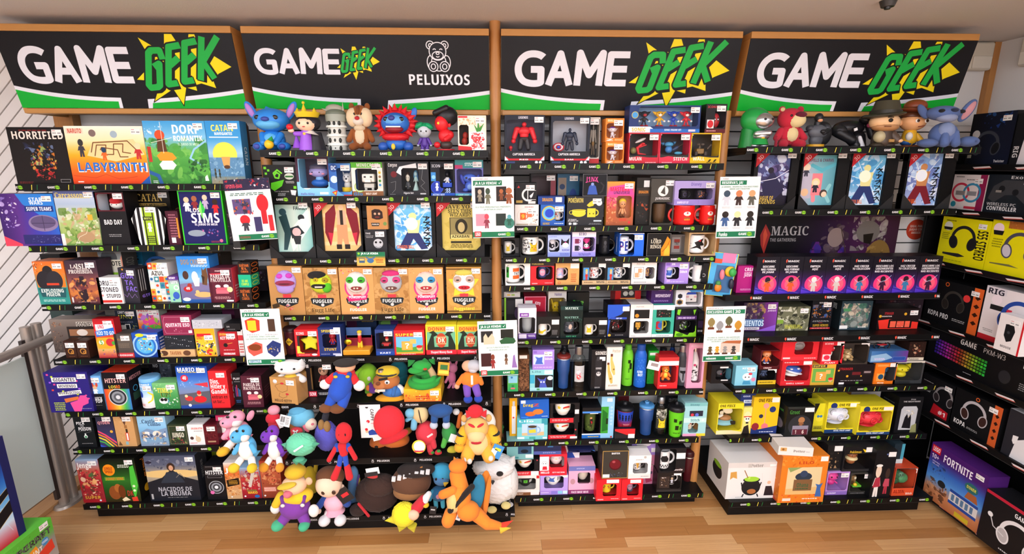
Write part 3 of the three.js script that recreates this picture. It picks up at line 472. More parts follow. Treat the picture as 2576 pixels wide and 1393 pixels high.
b(1285, 1640, 752, 'black strategy game box with gold title, behind the striped coffin', 'B #16140f|U 46 14 14 70 #d8b25a CATAN|R 12 25 76 1 #d8b25a|U 50 28 4 80 #d8b25a VIAJEROS DE LAS ESTRELLAS|A 4 36 92 60 30 #8d7a4a,#4a3a5a,#6a6a7a,#2a2430', { o: 0.13, cat: 'game box', s: 'B #1b1812|V 50 50 36 30 #d8b25a CATAN' });
{ // coffin-shaped carton
  const r = place(1262, 1592, 915, { o: 0.02 }), t = thing('game_box', L('coffin-shaped game box with black, white and lime stripes'), 'game box'), c = cell(r.w * PXM, r.h * PXM, (g, a, d) => paint(g, a, d, 'B #f2f2ee|R 4 0 9 100 #161418|R 20 0 8 100 #161418|R 34 0 34 100 #9fc32a|R 37 0 3 100 #161418|R 61 0 3 100 #161418|R 74 0 8 100 #161418|R 88 0 8 100 #161418|R 34 24 30 10 #28311c|T 49 29 5 24 #cfe06a BEETLE|F 50 40 14 24 #fff #fff|L 38 74 24 20 4 #161418'), '#1a1a1c');
  const sh = new THREE.Shape([[-0.33, 0], [0.33, 0], [0.5, 0.7], [0.3, 1], [-0.3, 1], [-0.5, 0.7]].map((q) => new THREE.Vector2(q[0] * r.w, q[1] * r.h))), G = new THREE.ExtrudeGeometry(sh, { depth: 0.07, bevelEnabled: false }).translate(0, 0, -0.07), p = G.attributes.position, n = G.attributes.normal, u = G.attributes.uv;
  for (let i = 0; i < p.count; i++) n.getZ(i) > 0.5 ? u.setXY(i, c.u0 + (c.u1 - c.u0) * (p.getX(i) / r.w + 0.5), c.v0 + (c.v1 - c.v0) * p.getY(i) / r.h) : u.setXY(i, c.su, c.sv);
  t.position.set(r.x, r.y, r.z); part('carton', G, c.m, t); priceLabel(t, 0.01, r.h * 0.94, 0.0007);
}
b(1594, 1712, 950, 'narrow maroon box turned to show its barcode', 'B #4a1b2c|L 20 8 60 70 9 #a86a78|R 24 78 34 16 #eee|R 80 20 14 60 #c98a2a', { o: 0.03, z: 1, cat: 'game box' });
b(1722, 2140, 752, 'lime-bordered dark blue life-simulation game box with green diamond', 'B #39d22a|R 3 2.5 94 95 #1a1c5c|F 18 12 18 26 #f0c8a0 #fff|F 36 10 18 26 #a5623f #8a2a32|F 60 8 17 26 #e8c8a8 #b9a9c9|F 82 16 18 26 #3a2418 #d8262a|P #37c24a 50 18 58 34 50 52 43 34|P #8ce06a 50 18 50 52 43 34|T 34 36 8 22 #fff LOS|T 56 50 18 66 #fff SIMS|T 56 62 4 52 #fff EL JUEGO DE MESA|E 32 78 20 6 #8d9aa8|A 44 70 40 14 10 #c86aa0,#4a5aa8|C 86 92 4 #e86a8a|L 62 92 20 4 2 #b44', { d: 0.08, cat: 'game box' });
b(2165, 2300, 850, 'plain black box half hidden by the red hero poster', 'B #151419|A 4 10 92 80 14 #2c2a34,#4a3a4a,#6a5a5a', { cat: 'game box', z: 1 });

shelf('board-game', 'third', 'B', 632, 0.4, 'game'); S.name = BG;
b(120, 312, 150, 'black box edge with white ring, behind the teal bird box', 'B #1a1a1c|O 30 50 22 6 #ddd|R 56 16 14 60 #ddd', { o: 0.15, z: 1, cat: 'game box' });
b(43, 342, 222, 'teal card game box with black bird on orange blast', 'G #d86a2a #e8782c #2f8f88 #2a857c #3a9a90|A 2 2 30 22 8 #f4f0e8,#222|P #e97b28 2 40 20 10 60 8 96 34 96 60 4 60|E 44 22 16 12 #222023|E 30 44 26 22 #26242a|E 62 44 26 22 #2c2a30|R 34 50 40 5 #d8442a|P #24565c 4 62 94 62 88 84 12 82|T 48 68 8 74 #eef0e8 EXPLODING|T 48 77 8 46 #eef0e8 PIGEON|L 12 88 76 6 2 #bfe0da', { d: 0.09, cat: 'game box' });
b(352, 660, 212, 'dusky purple island game box with serif title', 'G #3a2a36 #4a303c #8a4a48 #b5683c #4a2a34|U 26 14 8 20 #efe6dc LA|U 56 14 12 44 #efe6dc ISLA|U 46 25 9 76 #efe6dc PROHIBIDA|P #2a1c26 38 36 52 36 58 100 30 100|A 2 40 96 55 30 #c97a3c,#6a3038,#2a1c26,#e0a860|R 3 84 5 12 #ddd|L 20 94 60 2 1 #caa', { d: 0.09, cat: 'game box' });
b(676, 904, 110, 'tall grey and lime card box with white title band', 'G #6a6f72 #9aa0a0 #d8d4c8 #d8d4c8 #8fc63a #8fc63a|E 46 16 34 16 #4a4e52|P #d8907a 0 10 20 30 0 40|P #d8907a 100 10 80 30 100 40|R 6 20 88 20 #dcd6c4|T 50 28 9 84 #2a2a28 COYOTE|R 0 46 100 54 #8fc63a|L 20 50 60 8 2 #4a6a1c', { o: 0.12, cat: 'game box', s: 'B #4c4a46|V 50 36 50 36 #8d8a80 COYOTE', zy: 0.2, z: 1 });
b(648, 876, 378, 'white party game box with stacked bold black words', 'B #f3f1ec|T 44 22 18 74 #1d1e2c DRUNK|T 48 46 17 78 #1d1e2c STONED|T 14 68 8 12 #d8342c OR|T 62 70 14 62 #1d1e2c STUPID|R 4 86 90 9 #d8342c', { d: 0.06, cat: 'game box' });
b(842, 1052, 286, 'charcoal party game box with purple staggered letters', 'B #2c2a33|T 46 22 15 74 #8468d8 GUA|T 52 41 14 48 #8468d8 TA|T 62 58 14 66 #8468d8 FAC|D #b48ae8 1.4 14 74 30 82 42 70 56 84 76 72 88 82|C 26 5 5 #d88a2c', { d: 0.07, r: -14, cat: 'game box', s: 'B #141318|R 20 5 4 60 #ccc|R 36 5 4 60 #999|R 52 5 4 60 #ccc|T 50 80 8 60 #8468d8 GTF', sx: 1 });
b(1148, 1342, 236, 'patterned tile game box with red and blue squares', 'B #efe9dc|' + [0, 1, 2, 3].flatMap((i) => [0, 1, 2, 3, 4, 5].map((j) => `R ${i * 25} ${j * 16.7} 24 16 ${['#d8502c', '#efe6d4', '#3f8a94', '#e9a83a', '#c8d4d8'][(i * 3 + j * 2) % 5]}|C ${i * 25 + 12} ${j * 16.7 + 8} 7 ${['#f4f0e4', '#d8502c', '#2a6aa0'][(i + j) % 3]}`)).join('|') + '|R 2 18 96 17 #f4f0e6|T 46 26.5 11 62 #222 AZUL', { o: 0.05, d: 0.09, cat: 'game box' });
toy(1100, 1380, 162, 'blue dome-topped hanging pack behind the tile game', 'hang_pack', 'pack', 'pack b 2a5a9c 0 34 0 98 68 20;dome s 2a5a9c 0 62 0 49 36 10;hanger b 16263a 0 88 8 26 8 4', 'plastic', { o: 0.2 });
b(948, 1098, 112, 'cyan box with dark lettering standing at the back', 'B #2a86b4|L 14 12 60 14 2 #123|R 40 34 50 8 #bde|A 0 46 100 54 8 #2f94c0,#1f6a94', { o: 0.27, z: 1, cat: 'game box' });
b(1336, 1440, 366, 'small mint box with purple top band and blue blob', 'G #6a3a8a #a8e0b8 #8ad0a8 #a8e4c0|R 0 0 100 14 #5a2f86|T 42 7 8 60 #fff DISNEY|T 56 24 9 60 #fff LET\'S|O 70 44 20 9 #fff|E 60 74 30 14 #3a62c0|C 34 90 10 #3a62c0', { o: 0.035, z: 1, d: 0.08, cat: 'game box' });
b(1434, 1748, 172, 'blue detective game box with several dogs on it', 'G #2f7fd0 #3f92dc #7ab4d8 #6f6a94 #6f6a94|T 48 12 11 72 #a8825a DOG CRIMES|L 40 18 54 5 2 #dce8f4|E 50 64 60 8 #7a749e|E 22 40 9 9 #4a3028|E 50 44 10 12 #ece6dc|P #ece6dc 40 44 64 46 60 64 46 64|P #6a4a30 74 24 78 30 88 24 90 44 84 62 70 60|P #3a2a22 70 40 80 44 74 60|E 70 82 28 6 #d8b070|C 52 76 6 #e0ba78|C 30 62 7 #a8382c|E 24 70 14 6 #b8262c|T 24 68 6 12 #fff 40|R 0 92 100 8 #2a5aa0|E 16 92 12 4 #fff', { d: 0.08, cat: 'game box' });
b(1726, 1960, 285, 'maroon couples game box with pink sofa picture', 'B #5a2030|T 46 9 4 30 #f2e8e2 PARTY|P #c83a4a 6 16 94 14 90 20 10 20|U 50 24 10 82 #f6eee6 PAREJA DE|U 50 35 10 84 #f6eee6 PACOTILLA|E 36 53 11 5 #f6e6e2|E 70 52 11 5 #f6e6e2|R 26 60 52 14 #d86a7a|R 30 56 44 8 #c85a6a|C 84 62 12 #efd9a0|L 16 82 68 8 3 #d8a8a8|R 66 92 28 5 #eee', { d: 0.08, cat: 'game box', s: 'B #d83a4a|L 20 50 60 40 5 #f6c6c6' });
const CUBATA = (top, a, k) => [`B ${k}|T 50 26 20 78 ${a} ${top[0]}|T 50 50 18 50 ${a} ${top[1]}|T 50 74 18 60 ${a} ${top[2]}`, `B ${k === '#231c1a' ? '#1e1917' : '#1f9a76'}|E 50 26 38 17 ${a}|E 50 72 38 17 ${a}|E 50 26 32 12 ${k}|E 50 72 32 12 ${k}`];
for (const [yt, x0, x1, tx, a, k, lk] of [[475, 2018, 2140, ['SUJÉTAME', 'EL', 'CUBATA'], '#e8742a', '#231c1a', 'lowest black and orange card box of the three stacked'], [352, 2012, 2135, ['', 'ES MI', 'CUMPLE'], '#c8e03a', '#1fae86', 'green birthday card box between two black ones'], [232, 2005, 2128, ['SUJÉTAME', 'EL', 'CUBATA'], '#e8742a', '#231c1a', 'topmost black and orange card box of the three stacked']]) { const q = CUBATA(tx, a, k); b(x0, x1, yt, lk, q[0], { d: 0.075, z: 1, r: -3, cat: 'game box', s: q[1], sx: 1, on: yt < 475 ? 1 : 0 }); }
for (const [x0, x1, yt, k, lk] of [[1490, 1612, 105, '#4a525a', 'grey carton at the back above the dogs game'], [1646, 1782, 103, '#8a7a54', 'dull yellow and purple carton at the back'], [1786, 1858, 108, '#4a3a2a', 'dark brown narrow carton at the back'], [2150, 2290, 300, '#2a2026', 'dark carton end behind the three stacked boxes']]) b(x0, x1, yt, lk, `B ${k}|A 4 4 92 50 9 #b09a7a,#6a5a7a,#3a3a3a`, { o: 0.24, z: 1, cat: 'game box' });

shelf('board-game', 'fourth', 'B', 1160, 0.4, 'game'); S.name = BG;
b(196, 640, 785, 'wide grey photo game box with film-style title plate', 'G #8a8078 #6a5e58 #5a4e48 #4a403c|R 58 8 40 16 #d8d2c8|T 76 16 13 34 #26201c GOONIES|A 4 8 22 76 22 #a8785a,#4a3630,#7a5a48|R 36 22 62 44 #2a2220|R 40 30 56 20 #9a6a4a|E 68 40 12 10 #e0d4c8|A 0 66 100 32 20 #4a3e38,#6a5a50,#3a302c', { o: 0.1, z: 1, cat: 'game box', d: 0.07 });
for (const [x0, x1, lk] of [[322, 432, 'small brown box with gold monogram, stair-side one'], [438, 556, 'small brown box with gold monogram beside the water card game']]) b(x0, x1, 995, lk, 'B #3a2018|O 50 60 22 7 #c88a3a|T 62 66 18 30 #c88a3a G|L 20 86 60 6 1 #8a5a3a', { d: 0.05, cat: 'game box', g: 'brown monogram boxes' });
b(622, 826, 780, 'red hanging pack with water card game cards and fruit', 'G #a81c24 #d8242c #e9322c #f0b030 #d8a868 #b8323a|R 8 14 84 16 #d8e8f4|T 34 20 9 30 #d8242c UNO|P #2a6ac8 4 32 94 22 94 40 6 46|T 50 36 10 84 #e8f4fc H2O TO GO|R 6 48 88 28 #f0a82c|C 24 60 12 #e8e8d8|T 24 60 12 12 #4aa03a 5|E 66 60 20 10 #c8323a|C 82 62 10 #4aa03a|A 4 78 92 16 12 #d8a03a,#7a3a8a,#4a8a3a', { o: 0.02, d: 0.04, cat: 'card game', n: 'card_game_pack' });
b(838, 1042, 690, 'navy card game box with yellow word and card fan', 'B #1a2434|T 30 12 11 34 #f2f0ea LIAR\'S|T 46 32 17 68 #e8e04a UNO|T 46 34 12 60 #1a2434 UNO|L 18 50 60 8 2 #889|R 20 66 22 28 #e9e9e4|R 38 62 24 32 #f4f4f0|R 42 66 16 24 #20242c|A 66 60 30 24 10 #e8d43a,#3a6aa0', { o: 0.13, d: 0.06, cat: 'card game', yb: 915, n: 'card_game_box' });
b(1046, 1262, 680, 'bright pack with pink and green round monsters', 'G #c8d8c8 #d8c8d8 #e8783a #e8602c|T 30 8 10 46 #c83a3a PELU|C 28 38 14 #b878c8|C 60 28 14 #d84a8a|E 52 54 30 14 #e84a9a|E 72 78 28 12 #5ab83a|E 30 76 18 9 #3aa0d0|A 4 20 92 70 16 #f0a83a,#8ac83a,#e84a6a,#7a4ab8|C 90 92 6 #fff', { o: 0.13, d: 0.06, cat: 'card game', yb: 915, n: 'card_game_box' });
b(812, 984, 926, 'dull grey card box on a red base band', 'G #4a4440 #5a534c #5a534c #4a4440 #b8323a|T 50 24 8 64 #9a7a4a GAME|L 20 40 60 20 3 #7a6a5a|R 0 80 100 20 #c83a40|T 50 90 7 84 #f2e8e8 GRAB&GAME', { d: 0.07, cat: 'card game', n: 'card_game_box' });
b(986, 1240, 916, 'blue trivia game box with round picture wheel', 'G #2450b0 #1f46a0 #1a3c8c|O 46 52 44 7 #9ac4ec|C 46 52 39 #2a72c4|C 46 52 33 #5ab0e0|A 22 28 48 48 16 #f0e04a,#e8f0f8,#c83a4a,#2a3a6a|E 30 10 16 7 #e8d42c|R 40 22 16 6 #e8d42c|R 78 8 20 6 #dce8f4', { d: 0.06, cat: 'game box', s: 'B #1c3f90|L 10 20 80 50 4 #dde' });
b(1225, 1590, 1078, 'flat tan tavern card box with animals, base of the pile', 'B #d8ac78|T 48 50 44 30 #8a4a22 TAVERN|E 18 50 10 34 #5a3a28|E 78 50 10 34 #6a4630|A 2 10 14 80 8 #e8d83a,#f4f0e4,#222', { d: 0.08, z: 1, cat: 'game box' });
b(1292, 1582, 940, 'black box dotted with white star lines in the pile', 'B #22262c|A 4 6 92 88 0 #fff|' + Array.from({ length: 16 }, (_, i) => `C ${8 + (i * 37) % 84} ${12 + (i * 53) % 74} 2.6 #dfe4e8`).join('|') + '|D #8a949c 0.8 12 30 34 14 50 40 74 26 88 60|D #8a949c 0.8 14 76 40 60 62 82', { d: 0.08, z: 1, on: 1, cat: 'game box' });
b(1268, 1562, 745, 'maroon card box with white framed title on the pile', 'B #8a2a4c|D #e8c8d0 1 10 10 90 10 94 30 94 70 90 90 10 90 6 70 6 30 10 10|R 8 36 86 26 #a03a5c|T 51 49 17 80 #f8eef2 QUITATE ESO|A 36 66 30 24 6 #d8a0b0,#a8546c|R 84 76 12 14 #f4eef0', { d: 0.08, on: 1, cat: 'card game' });
b(1596, 1790, 876, 'yellow card game box with red word and cartoon cards', 'G #e8a01c #f0b42c #f0c83a #e8a82c|R 10 18 70 10 #d8242c|T 22 32 13 30 #d8242c UNO|A 4 44 92 50 26 #f4f0e4,#d8242c,#2a4a9a,#f0c83a,#222|C 66 92 6 #d8242c', { d: 0.08, cat: 'card game', n: 'card_game_box', zy: 0.045, s: 'B #e9e2d0' });
b(1552, 1850, 790, 'flat pale grey box lying on the yellow card game', 'B #b8bcc4|A 6 20 88 60 26 #9aa0aa,#d8dce0,#8a909a', { d: 0.09, z: 1, on: 1, cat: 'game box' });
b(1822, 2008, 905, 'red kitten bomb card game box', 'B #a8202a|R 4 6 90 30 #b8242e|T 26 12 9 36 #f0d04a EXPLODING|T 46 26 12 72 #f6f2ea KITTENS|C 34 55 11 #221a1a|D #f0d04a 2 44 50 70 46|L 16 72 66 6 1 #e8b8b8|R 16 84 66 12 #b8343c|T 49 90 8 60 #fff GRAB&GAME', { d: 0.07, cat: 'card game', n: 'card_game_box' });
b(1872, 2030, 826, 'flat black box on top of the red kitten game', 'B #1c1b1e|T 24 40 18 18 #ccc 33 18|L 20 66 50 14 1 #888', { d: 0.08, z: 1, on: 1, cat: 'game box' });
b(2012, 2062, 890, 'thin white and red box beside the red kitten game', 'B #e4dcd8|R 0 20 100 20 #c8323a|L 10 50 80 40 4 #b44', { d: 0.07, z: 1, cat: 'game box' });
for (const [x0, x1, yt, p, lk] of [[206, 420, 690, 'B #3a4a48|E 56 50 34 34 #e0e0dc|A 36 30 40 40 9 #222,#e0e0dc', 'dark green carton with white blot at the back'], [440, 660, 735, 'B #6a6472|R 6 10 26 24 #ddd|L 40 10 50 20 2 #99a', 'grey-purple carton with barcode at the back'], [736, 832, 680, 'B #7a7670|T 70 70 18 30 #222 G', 'grey carton with dark initial at the back'], [1330, 1375, 660, 'B #8a1c3a', 'narrow crimson carton at the back'], [1390, 1560, 655, 'B #18161a|L 20 26 60 12 2 #777', 'black carton with small lettering at the back'], [1620, 1860, 720, 'B #242226|L 20 60 60 20 1 #ddd', 'long dark carton at the back'], [1868, 1985, 664, 'B #5a2444|A 10 20 80 60 6 #7a3a5a', 'purple-pink carton at the back']]) b(x0, x1, yt, lk, p, { o: 0.25, z: 1, cat: 'game box' });

shelf('board-game', 'fifth', 'C', 500, 0.4, 'game'); S.name = BG;
b(128, 492, 186, 'indigo furniture game box with pink hand lifting a block', 'B #2c2278|' + Array.from({ length: 14 }, (_, i) => `R ${6 + (i * 29) % 84} ${4 + (i * 41) % 52} 5 4 ${['#e84a8a', '#c8e03a', '#e8483a', '#9a5ae0'][i % 4]}`).join('|') + '|R 16 13 56 11 #f4f2ea|T 44 18.5 8 50 #1d1a3c GIGANTES|R 26 29 46 10 #f4f2ea|T 49 34 7 40 #1d1a3c MOVIENDO|P #f4f2ea 24 50 78 44 79 53 25 59|T 51 51.5 6.5 50 #1d1a3c MUEBLECITOS|P #d8703c 36 66 70 60 70 68 38 76|P #ee4f97 48 76 66 70 74 58 84 58 92 66 90 78 76 84 70 98 54 98|D #ee4f97 4 78 64 88 58|D #ee4f97 4 82 70 93 66|L 10 74 26 22 5 #c8e03a|L 70 90 26 3 1 #99a', { o: 0.005, d: 0.13, cat: 'game box', s: 'B #231b64|L 30 20 50 40 4 #6a5ab0' });
b(478, 600, 216, 'slim card box, blue top with mouse, black lower half', 'G #6aa8e0 #7ab4e8 #7ab4e8 #15161c #15161c|C 48 32 16 #d8a070|E 34 26 8 6 #c84a3a|E 62 26 8 6 #c84a3a|F 48 30 40 22 #e0b890 #f0f0f0|R 0 52 100 48 #16171d|T 50 65 8 64 #f4f4f4 QUICK|T 50 74 9 64 #f4f4f4 STOP|L 24 84 52 3 1 #777', { d: 0.06, cat: 'card game', n: 'card_game_box' });
b(606, 816, 186, 'black music quiz box with speaker on rainbow base', 'g #e8432a #f0842c #f0d03a #4ab85a #3a7ad0|R 0 0 100 44 #17141a|T 50 22 12 84 #f4b8b0 HITSTER|T 34 38 8 30 #e8d84a LOS|T 56 38 9 20 #e8742c 40|O 60 70 0.1 0.1 #fff|C 50 66 36 #2a2a2e|O 50 66 35 4 #c8ccd0|C 50 66 26 #8d9298|C 50 66 17 #5a5e64|C 50 66 9 #d4d8dc', { d: 0.1, cat: 'game box', s: 'B #17141a|T 50 20 10 80 #e8a0a0 HITSTER|O 40 50 14 4 #3aa0d0|R 20 60 60 20 #2a4a3a', sx: 1 });
{ const r = place(872, 1030, 246, {}); const t = bottleAt(r.x, r.y, r.z - r.w / 2, r.w, r.h, 'puzzle_tin', 'tin', L('round light blue puzzle tin with red foot ring'), [['tin_body', '#3f8fd8', 'print', 0, 2, 49, 2, 50, 4, 50, 94, 0, 94], ['tin_lid', '#7ab8e8', 'print', 50.6, 88, 50.6, 97, 46, 100, 0, 100], ['foot_ring', '#e8e4e0', 'print', 0, 0, 50.4, 0, 50.4, 8, 0, 8]], 'G #4a9ae0 #9acaf0 #d8e8f4 #e8e8e8|T 40 8 7 56 #fff DAM PUZZLE|T 40 17 6 40 #fff PIECES|D #f0d43a 6 60 40 76 54 70 74 56 82|E 26 50 12 14 #2a4ab0|L 20 62 40 20 3 #fff|R 0 86 100 14 #e9e2e0|T 30 93 8 22 #c83a3a PUZ', { pr: 50, py: [8, 88], pw: 2.6 }); priceLabel(t, 0.01, r.h * 0.7, r.w / 2 + 0.001); }
b(1018, 1222, 275, 'green party game box with striped yellow title', 'G #7ac07a #4a9a54 #2f7a40|A 4 4 92 30 12 #e8f0d8,#9ad08a|U 48 28 17 62 #f0d84a TIME\'S|U 50 44 17 44 #e8e04a UP!|U 50 45 15 42 #2a3a1c UP!|E 38 68 18 12 #f4f4ee|C 32 64 7 #222|C 46 64 7 #222|A 52 56 44 30 14 #f4f4ee,#3a8ab0,#2f7a40|A 4 84 92 12 10 #c8e8b0,#2a6a34', { d: 0.07, cat: 'game box' });
b(1222, 1482, 136, 'blue kart-racing puzzle box with red cars', 'G #1f4aa0 #2a5ab8 #5a8ad0 #7a8ab0 #4a5a8a #2a4aa0|T 40 8 9 72 #f4f4f4 MARIO K|L 8 13 60 3 1 #f0d04a|C 24 28 12 #d8324a|T 24 27 8 12 #fff 40|A 8 34 86 16 12 #c8daf0,#8ab0e0|P #d83a4a 50 42 96 38 96 50|P #5a5a64 0 66 100 58 100 86 0 94|E 66 78 20 8 #d8242c|C 64 66 7 #e8b080|C 64 62 7 #d8242c|E 30 76 13 6 #c83a3a|C 22 70 5 #f0d0a0|R 0 92 100 8 #2a4a9a|C 30 92 5 #fff', { d: 0.1, cat: 'puzzle', n: 'puzzle_box' });
b(1488, 1640, 175, 'bright red party game box with white then black words', 'B #e22a30|T 30 28 12 50 #fff Dios,|T 44 41 12 80 #fff Hitler y|T 48 55 12 86 #fff Gandhi|T 48 70 9 86 #241416 entran en|T 38 82 9 64 #241416 un bar...', { d: 0.1, cat: 'card game', s: 'B #c82228|V 50 50 24 70 #fff DIOS' });
b(1684, 1752, 190, 'tall black box with small bar graph art', 'B #17171b|T 50 19 7 80 #eee PLAY|L 10 26 80 4 1 #999|R 20 44 10 30 #6a3a8a|R 36 38 10 36 #c83a5a|R 52 48 10 26 #3a6ab0|R 68 52 10 22 #3a8ab0|L 14 84 60 10 2 #3a6ab0', { o: 0.05, d: 0.08, cat: 'card game', z: 1 });
b(1756, 1925, 216, 'second maroon couples game box with pink sofa', 'B #522030|T 46 9 4 30 #f2e8e2 PARTY|U 50 28 9 82 #f6eee6 PAREJA DE|U 50 39 9 84 #f6eee6 PACOTILLA|E 34 54 11 5 #f6e6e2|E 68 54 11 5 #f6e6e2|R 26 62 52 14 #d86a7a|R 30 58 44 8 #c85a6a|C 84 66 11 #efd9a0|L 16 82 68 8 3 #d8a8a8', { d: 0.1, cat: 'game box', s: 'B #3a1622|L 20 40 60 40 5 #7a4a54' });
for (const [x0, x1, yt, p, lk, yb] of [[305, 590, 110, 'B #6a1424|L 20 10 60 20 1 #a33', 'dark red carton behind the indigo box'], [596, 742, 112, 'B #1d1c22|A 10 10 80 60 6 #333,#444', 'black carton behind the music quiz'], [880, 985, 150, 'B #1b191c|L 20 30 60 20 2 #999', 'black low carton behind the puzzle tin'], [986, 1074, 106, 'B #242226|T 64 12 12 50 #ccc NO|A 10 30 80 60 14 #c83a5a,#888,#333', 'black carton marked NO behind the green party game'], [1076, 1172, 100, 'B #4a525e|A 4 4 92 60 12 #2a323c,#7a8490|R 10 60 70 20 #ccd', 'slate grey carton behind the green party game'], [1480, 1640, 118, 'B #2a2826|L 10 10 80 20 2 #666', 'dark brown carton behind the red party game'], [1650, 1722, 96, 'B #2c2038|L 10 50 80 20 2 #99a', 'dark purple carton at the back'], [1770, 1990, 130, 'B #1c1a1c|R 66 14 30 20 #ddd|T 30 70 12 40 #999 CASE', 'black wide carton with sticker at the back']]) b(x0, x1, yt, lk, p, { o: 0.25, z: 1, cat: 'game box' });

shelf('board-game', 'sixth', 'C', 808, 0.4, 'game'); S.name = BG;
b(364, 522, 545, 'black potion card game box with white lettering', 'B #17191c|T 34 24 9 44 #eee PICK|T 40 33 4 20 #ccc YOUR|T 52 42 10 68 #eee POISON|D #bbb 1 14 52 40 48 60 54 86 50|C 50 66 10 #dfe8e4|C 50 67 6 #3a8a5a|R 46 56 8 6 #dfe8e4|L 22 86 58 3 1 #aaa', { d: 0.08, cat: 'card game', s: 'B #0f1012', n: 'card_game_box' });
b(550, 692, 542, 'rainbow-striped card game box on dark sky', 'G #2a2a3a #34304a #3a3a64 #3a3a64|T 44 24 9 72 #e89a9a QTDEN|D #e8486a 10 -6 48 40 62 110 92|D #e8842c 9 -6 58 40 70 110 104|D #e8d83a 9 -6 68 36 78 100 112|D #4ab04a 9 -6 80 30 86 90 116|D #3a5ac8 12 -6 94 40 104 80 120|C 80 52 9 #e8a83a', { d: 0.08, cat: 'card game', s: 'B #222230', n: 'card_game_box' });
b(697, 858, 542, 'light wooden game box with dark leaf and totem print', 'B #c99a64|P #5a3a2c 34 4 70 6 54 34 44 18|R 50 32 14 10 #9a6a3c|R 54 44 10 12 #3a2a20|R 50 56 16 26 #d84a3a|R 54 58 8 22 #f0ece4|R 44 84 14 10 #8ab0b8|P #6a4a30 6 96 14 82 26 96|A 4 8 40 70 10 #b98850,#d8ac78', { d: 0.1, cat: 'game box', s: 'B #d2a066|R 30 80 30 12 #8a5a30', sx: 1 });
b(893, 1128, 548, 'sky blue castle card game box', 'G #9accE8 #8ac0e4 #6aa4cc #8a9ab0|U 40 19 12 50 #23345a Castle|U 58 29 10 46 #23345a Combo|D #3a4a6a 0.8 8 26 20 22|P #7a96b8 0 56 30 42 60 50 100 40 100 74 0 74|E 28 62 13 10 #e8e8ec|E 62 60 15 10 #e4dccc|A 6 52 88 44 30 #5a6a8a,#c8a878,#e8e4dc,#3a4a6a', { d: 0.07, cat: 'card game', n: 'card_game_box' });
b(1142, 1300, 622, 'square dark green card box with cream title', 'B #2f3a28|D #8a8a6a 2 6 8 94 8 94 92 6 92 6 8|T 50 50 22 62 #f0e8d4 JUNGO|A 8 62 84 34 16 #a83a3a,#6a8a4a,#c8a06a,#4a2a4a|A 8 8 84 24 10 #4a6a3a,#6a3a3a', { d: 0.08, cat: 'card game', n: 'card_game_box' });
b(1304, 1438, 622, 'white card game box with cat drawing', 'B #ece8e6|T 60 20 9 70 #d8342c EXPLODING KITTENS|L 36 30 56 5 1 #777|C 22 66 11 #4a3430|E 60 72 16 14 #d0c0a0|P #d0c0a0 46 62 50 50 58 60|L 8 88 44 4 1 #c33', { d: 0.07, cat: 'card game', z: 1, n: 'card_game_box' });
b(1440, 1552, 624, 'dark maroon card box beside the white cat game', 'B #5a1620|A 4 20 92 70 8 #7a2a30,#3a1014|R 20 80 60 8 #a86', { d: 0.07, cat: 'card game', n: 'card_game_box' });
b(1545, 1652, 546, 'hot pink card box with white shirt drawing', 'B #d83a6a|P #f4f0f0 28 26 40 20 62 20 74 28 68 70 34 70|C 52 44 9 #e86a8a|T 42 92 8 60 #fff QUI', { o: 0.06, cat: 'card game', n: 'card_game_box' });
for (const [x0, x1, yt, p, lk] of [[1150, 1364, 535, 'B #4a2c20|A 6 4 88 60 10 #8a4a2a,#2a1812', 'brown carton behind the square green box'], [1372, 1440, 532, 'B #c8bcd8|T 50 30 22 70 #223 OS|T 50 70 18 70 #3a2a6a OS', 'pale lilac carton with dark letters at the back'], [1444, 1545, 535, 'B #2a3040|A 6 4 88 60 6 #44506a', 'slate carton at the back beside the lilac one']]) b(x0, x1, yt, lk, p, { o: 0.2, z: 1, cat: 'game box' });

shelf('board-game', 'lowest', 'C', 1270, 0.41, 'game', { kick: 1 }); S.name = BG;
b(396, 584, 912, 'tall red tower game box with pink lid', 'G #8aa8c8 #b85a4a #a8242e #9a2830 #8a2a30|T 36 14 12 62 #f8f4ee Jenga|A 8 24 84 60 50 #c82a34,#e8b070,#8a1c26,#f0d8b0,#4a6a3a,#5a3a28|T 46 88 7 70 #d8a83a SUPER|R 0 92 100 8 #a8202a|C 78 95 5 #dde', { d: 0.11, cat: 'game box', s: 'B #8d1f2c|A 6 20 80 60 12 #e8b070,#c82a34' });
b(588, 884, 905, 'black and jungle green reaction game box with orange oval', 'G #14140f #1f3a18 #2f6a24 #1f4a1a #3a2a16|E 24 26 17 13 #f08a1c|T 23 22 6 22 #7a1c10 JUNGLE|T 23 30 6 22 #7a1c10 SPEED|L 48 14 34 8 3 #f0f0e0|R 8 42 56 8 #5a9a2a|T 36 46 6 50 #e8742c DONKEY KONG|E 30 78 17 16 #8a4a22|E 40 68 10 10 #a8622c|E 50 76 10 15 #6a3618|P #4ab83a 82 20 94 16 98 62 84 96 78 60|C 86 64 4 #d8e8c0|C 86 74 4 #d8e8c0|T 72 80 12 18 #b8342c DK|P #e8d8b0 46 94 58 88 70 96 50 99|P #d8402c 74 90 90 88 92 99 76 99', { d: 0.14, cat: 'game box', s: 'B #12120e|V 50 35 30 44 #e8842c JUNGLE SPEED|C 40 80 16 #d8a01c', sx: 1 });
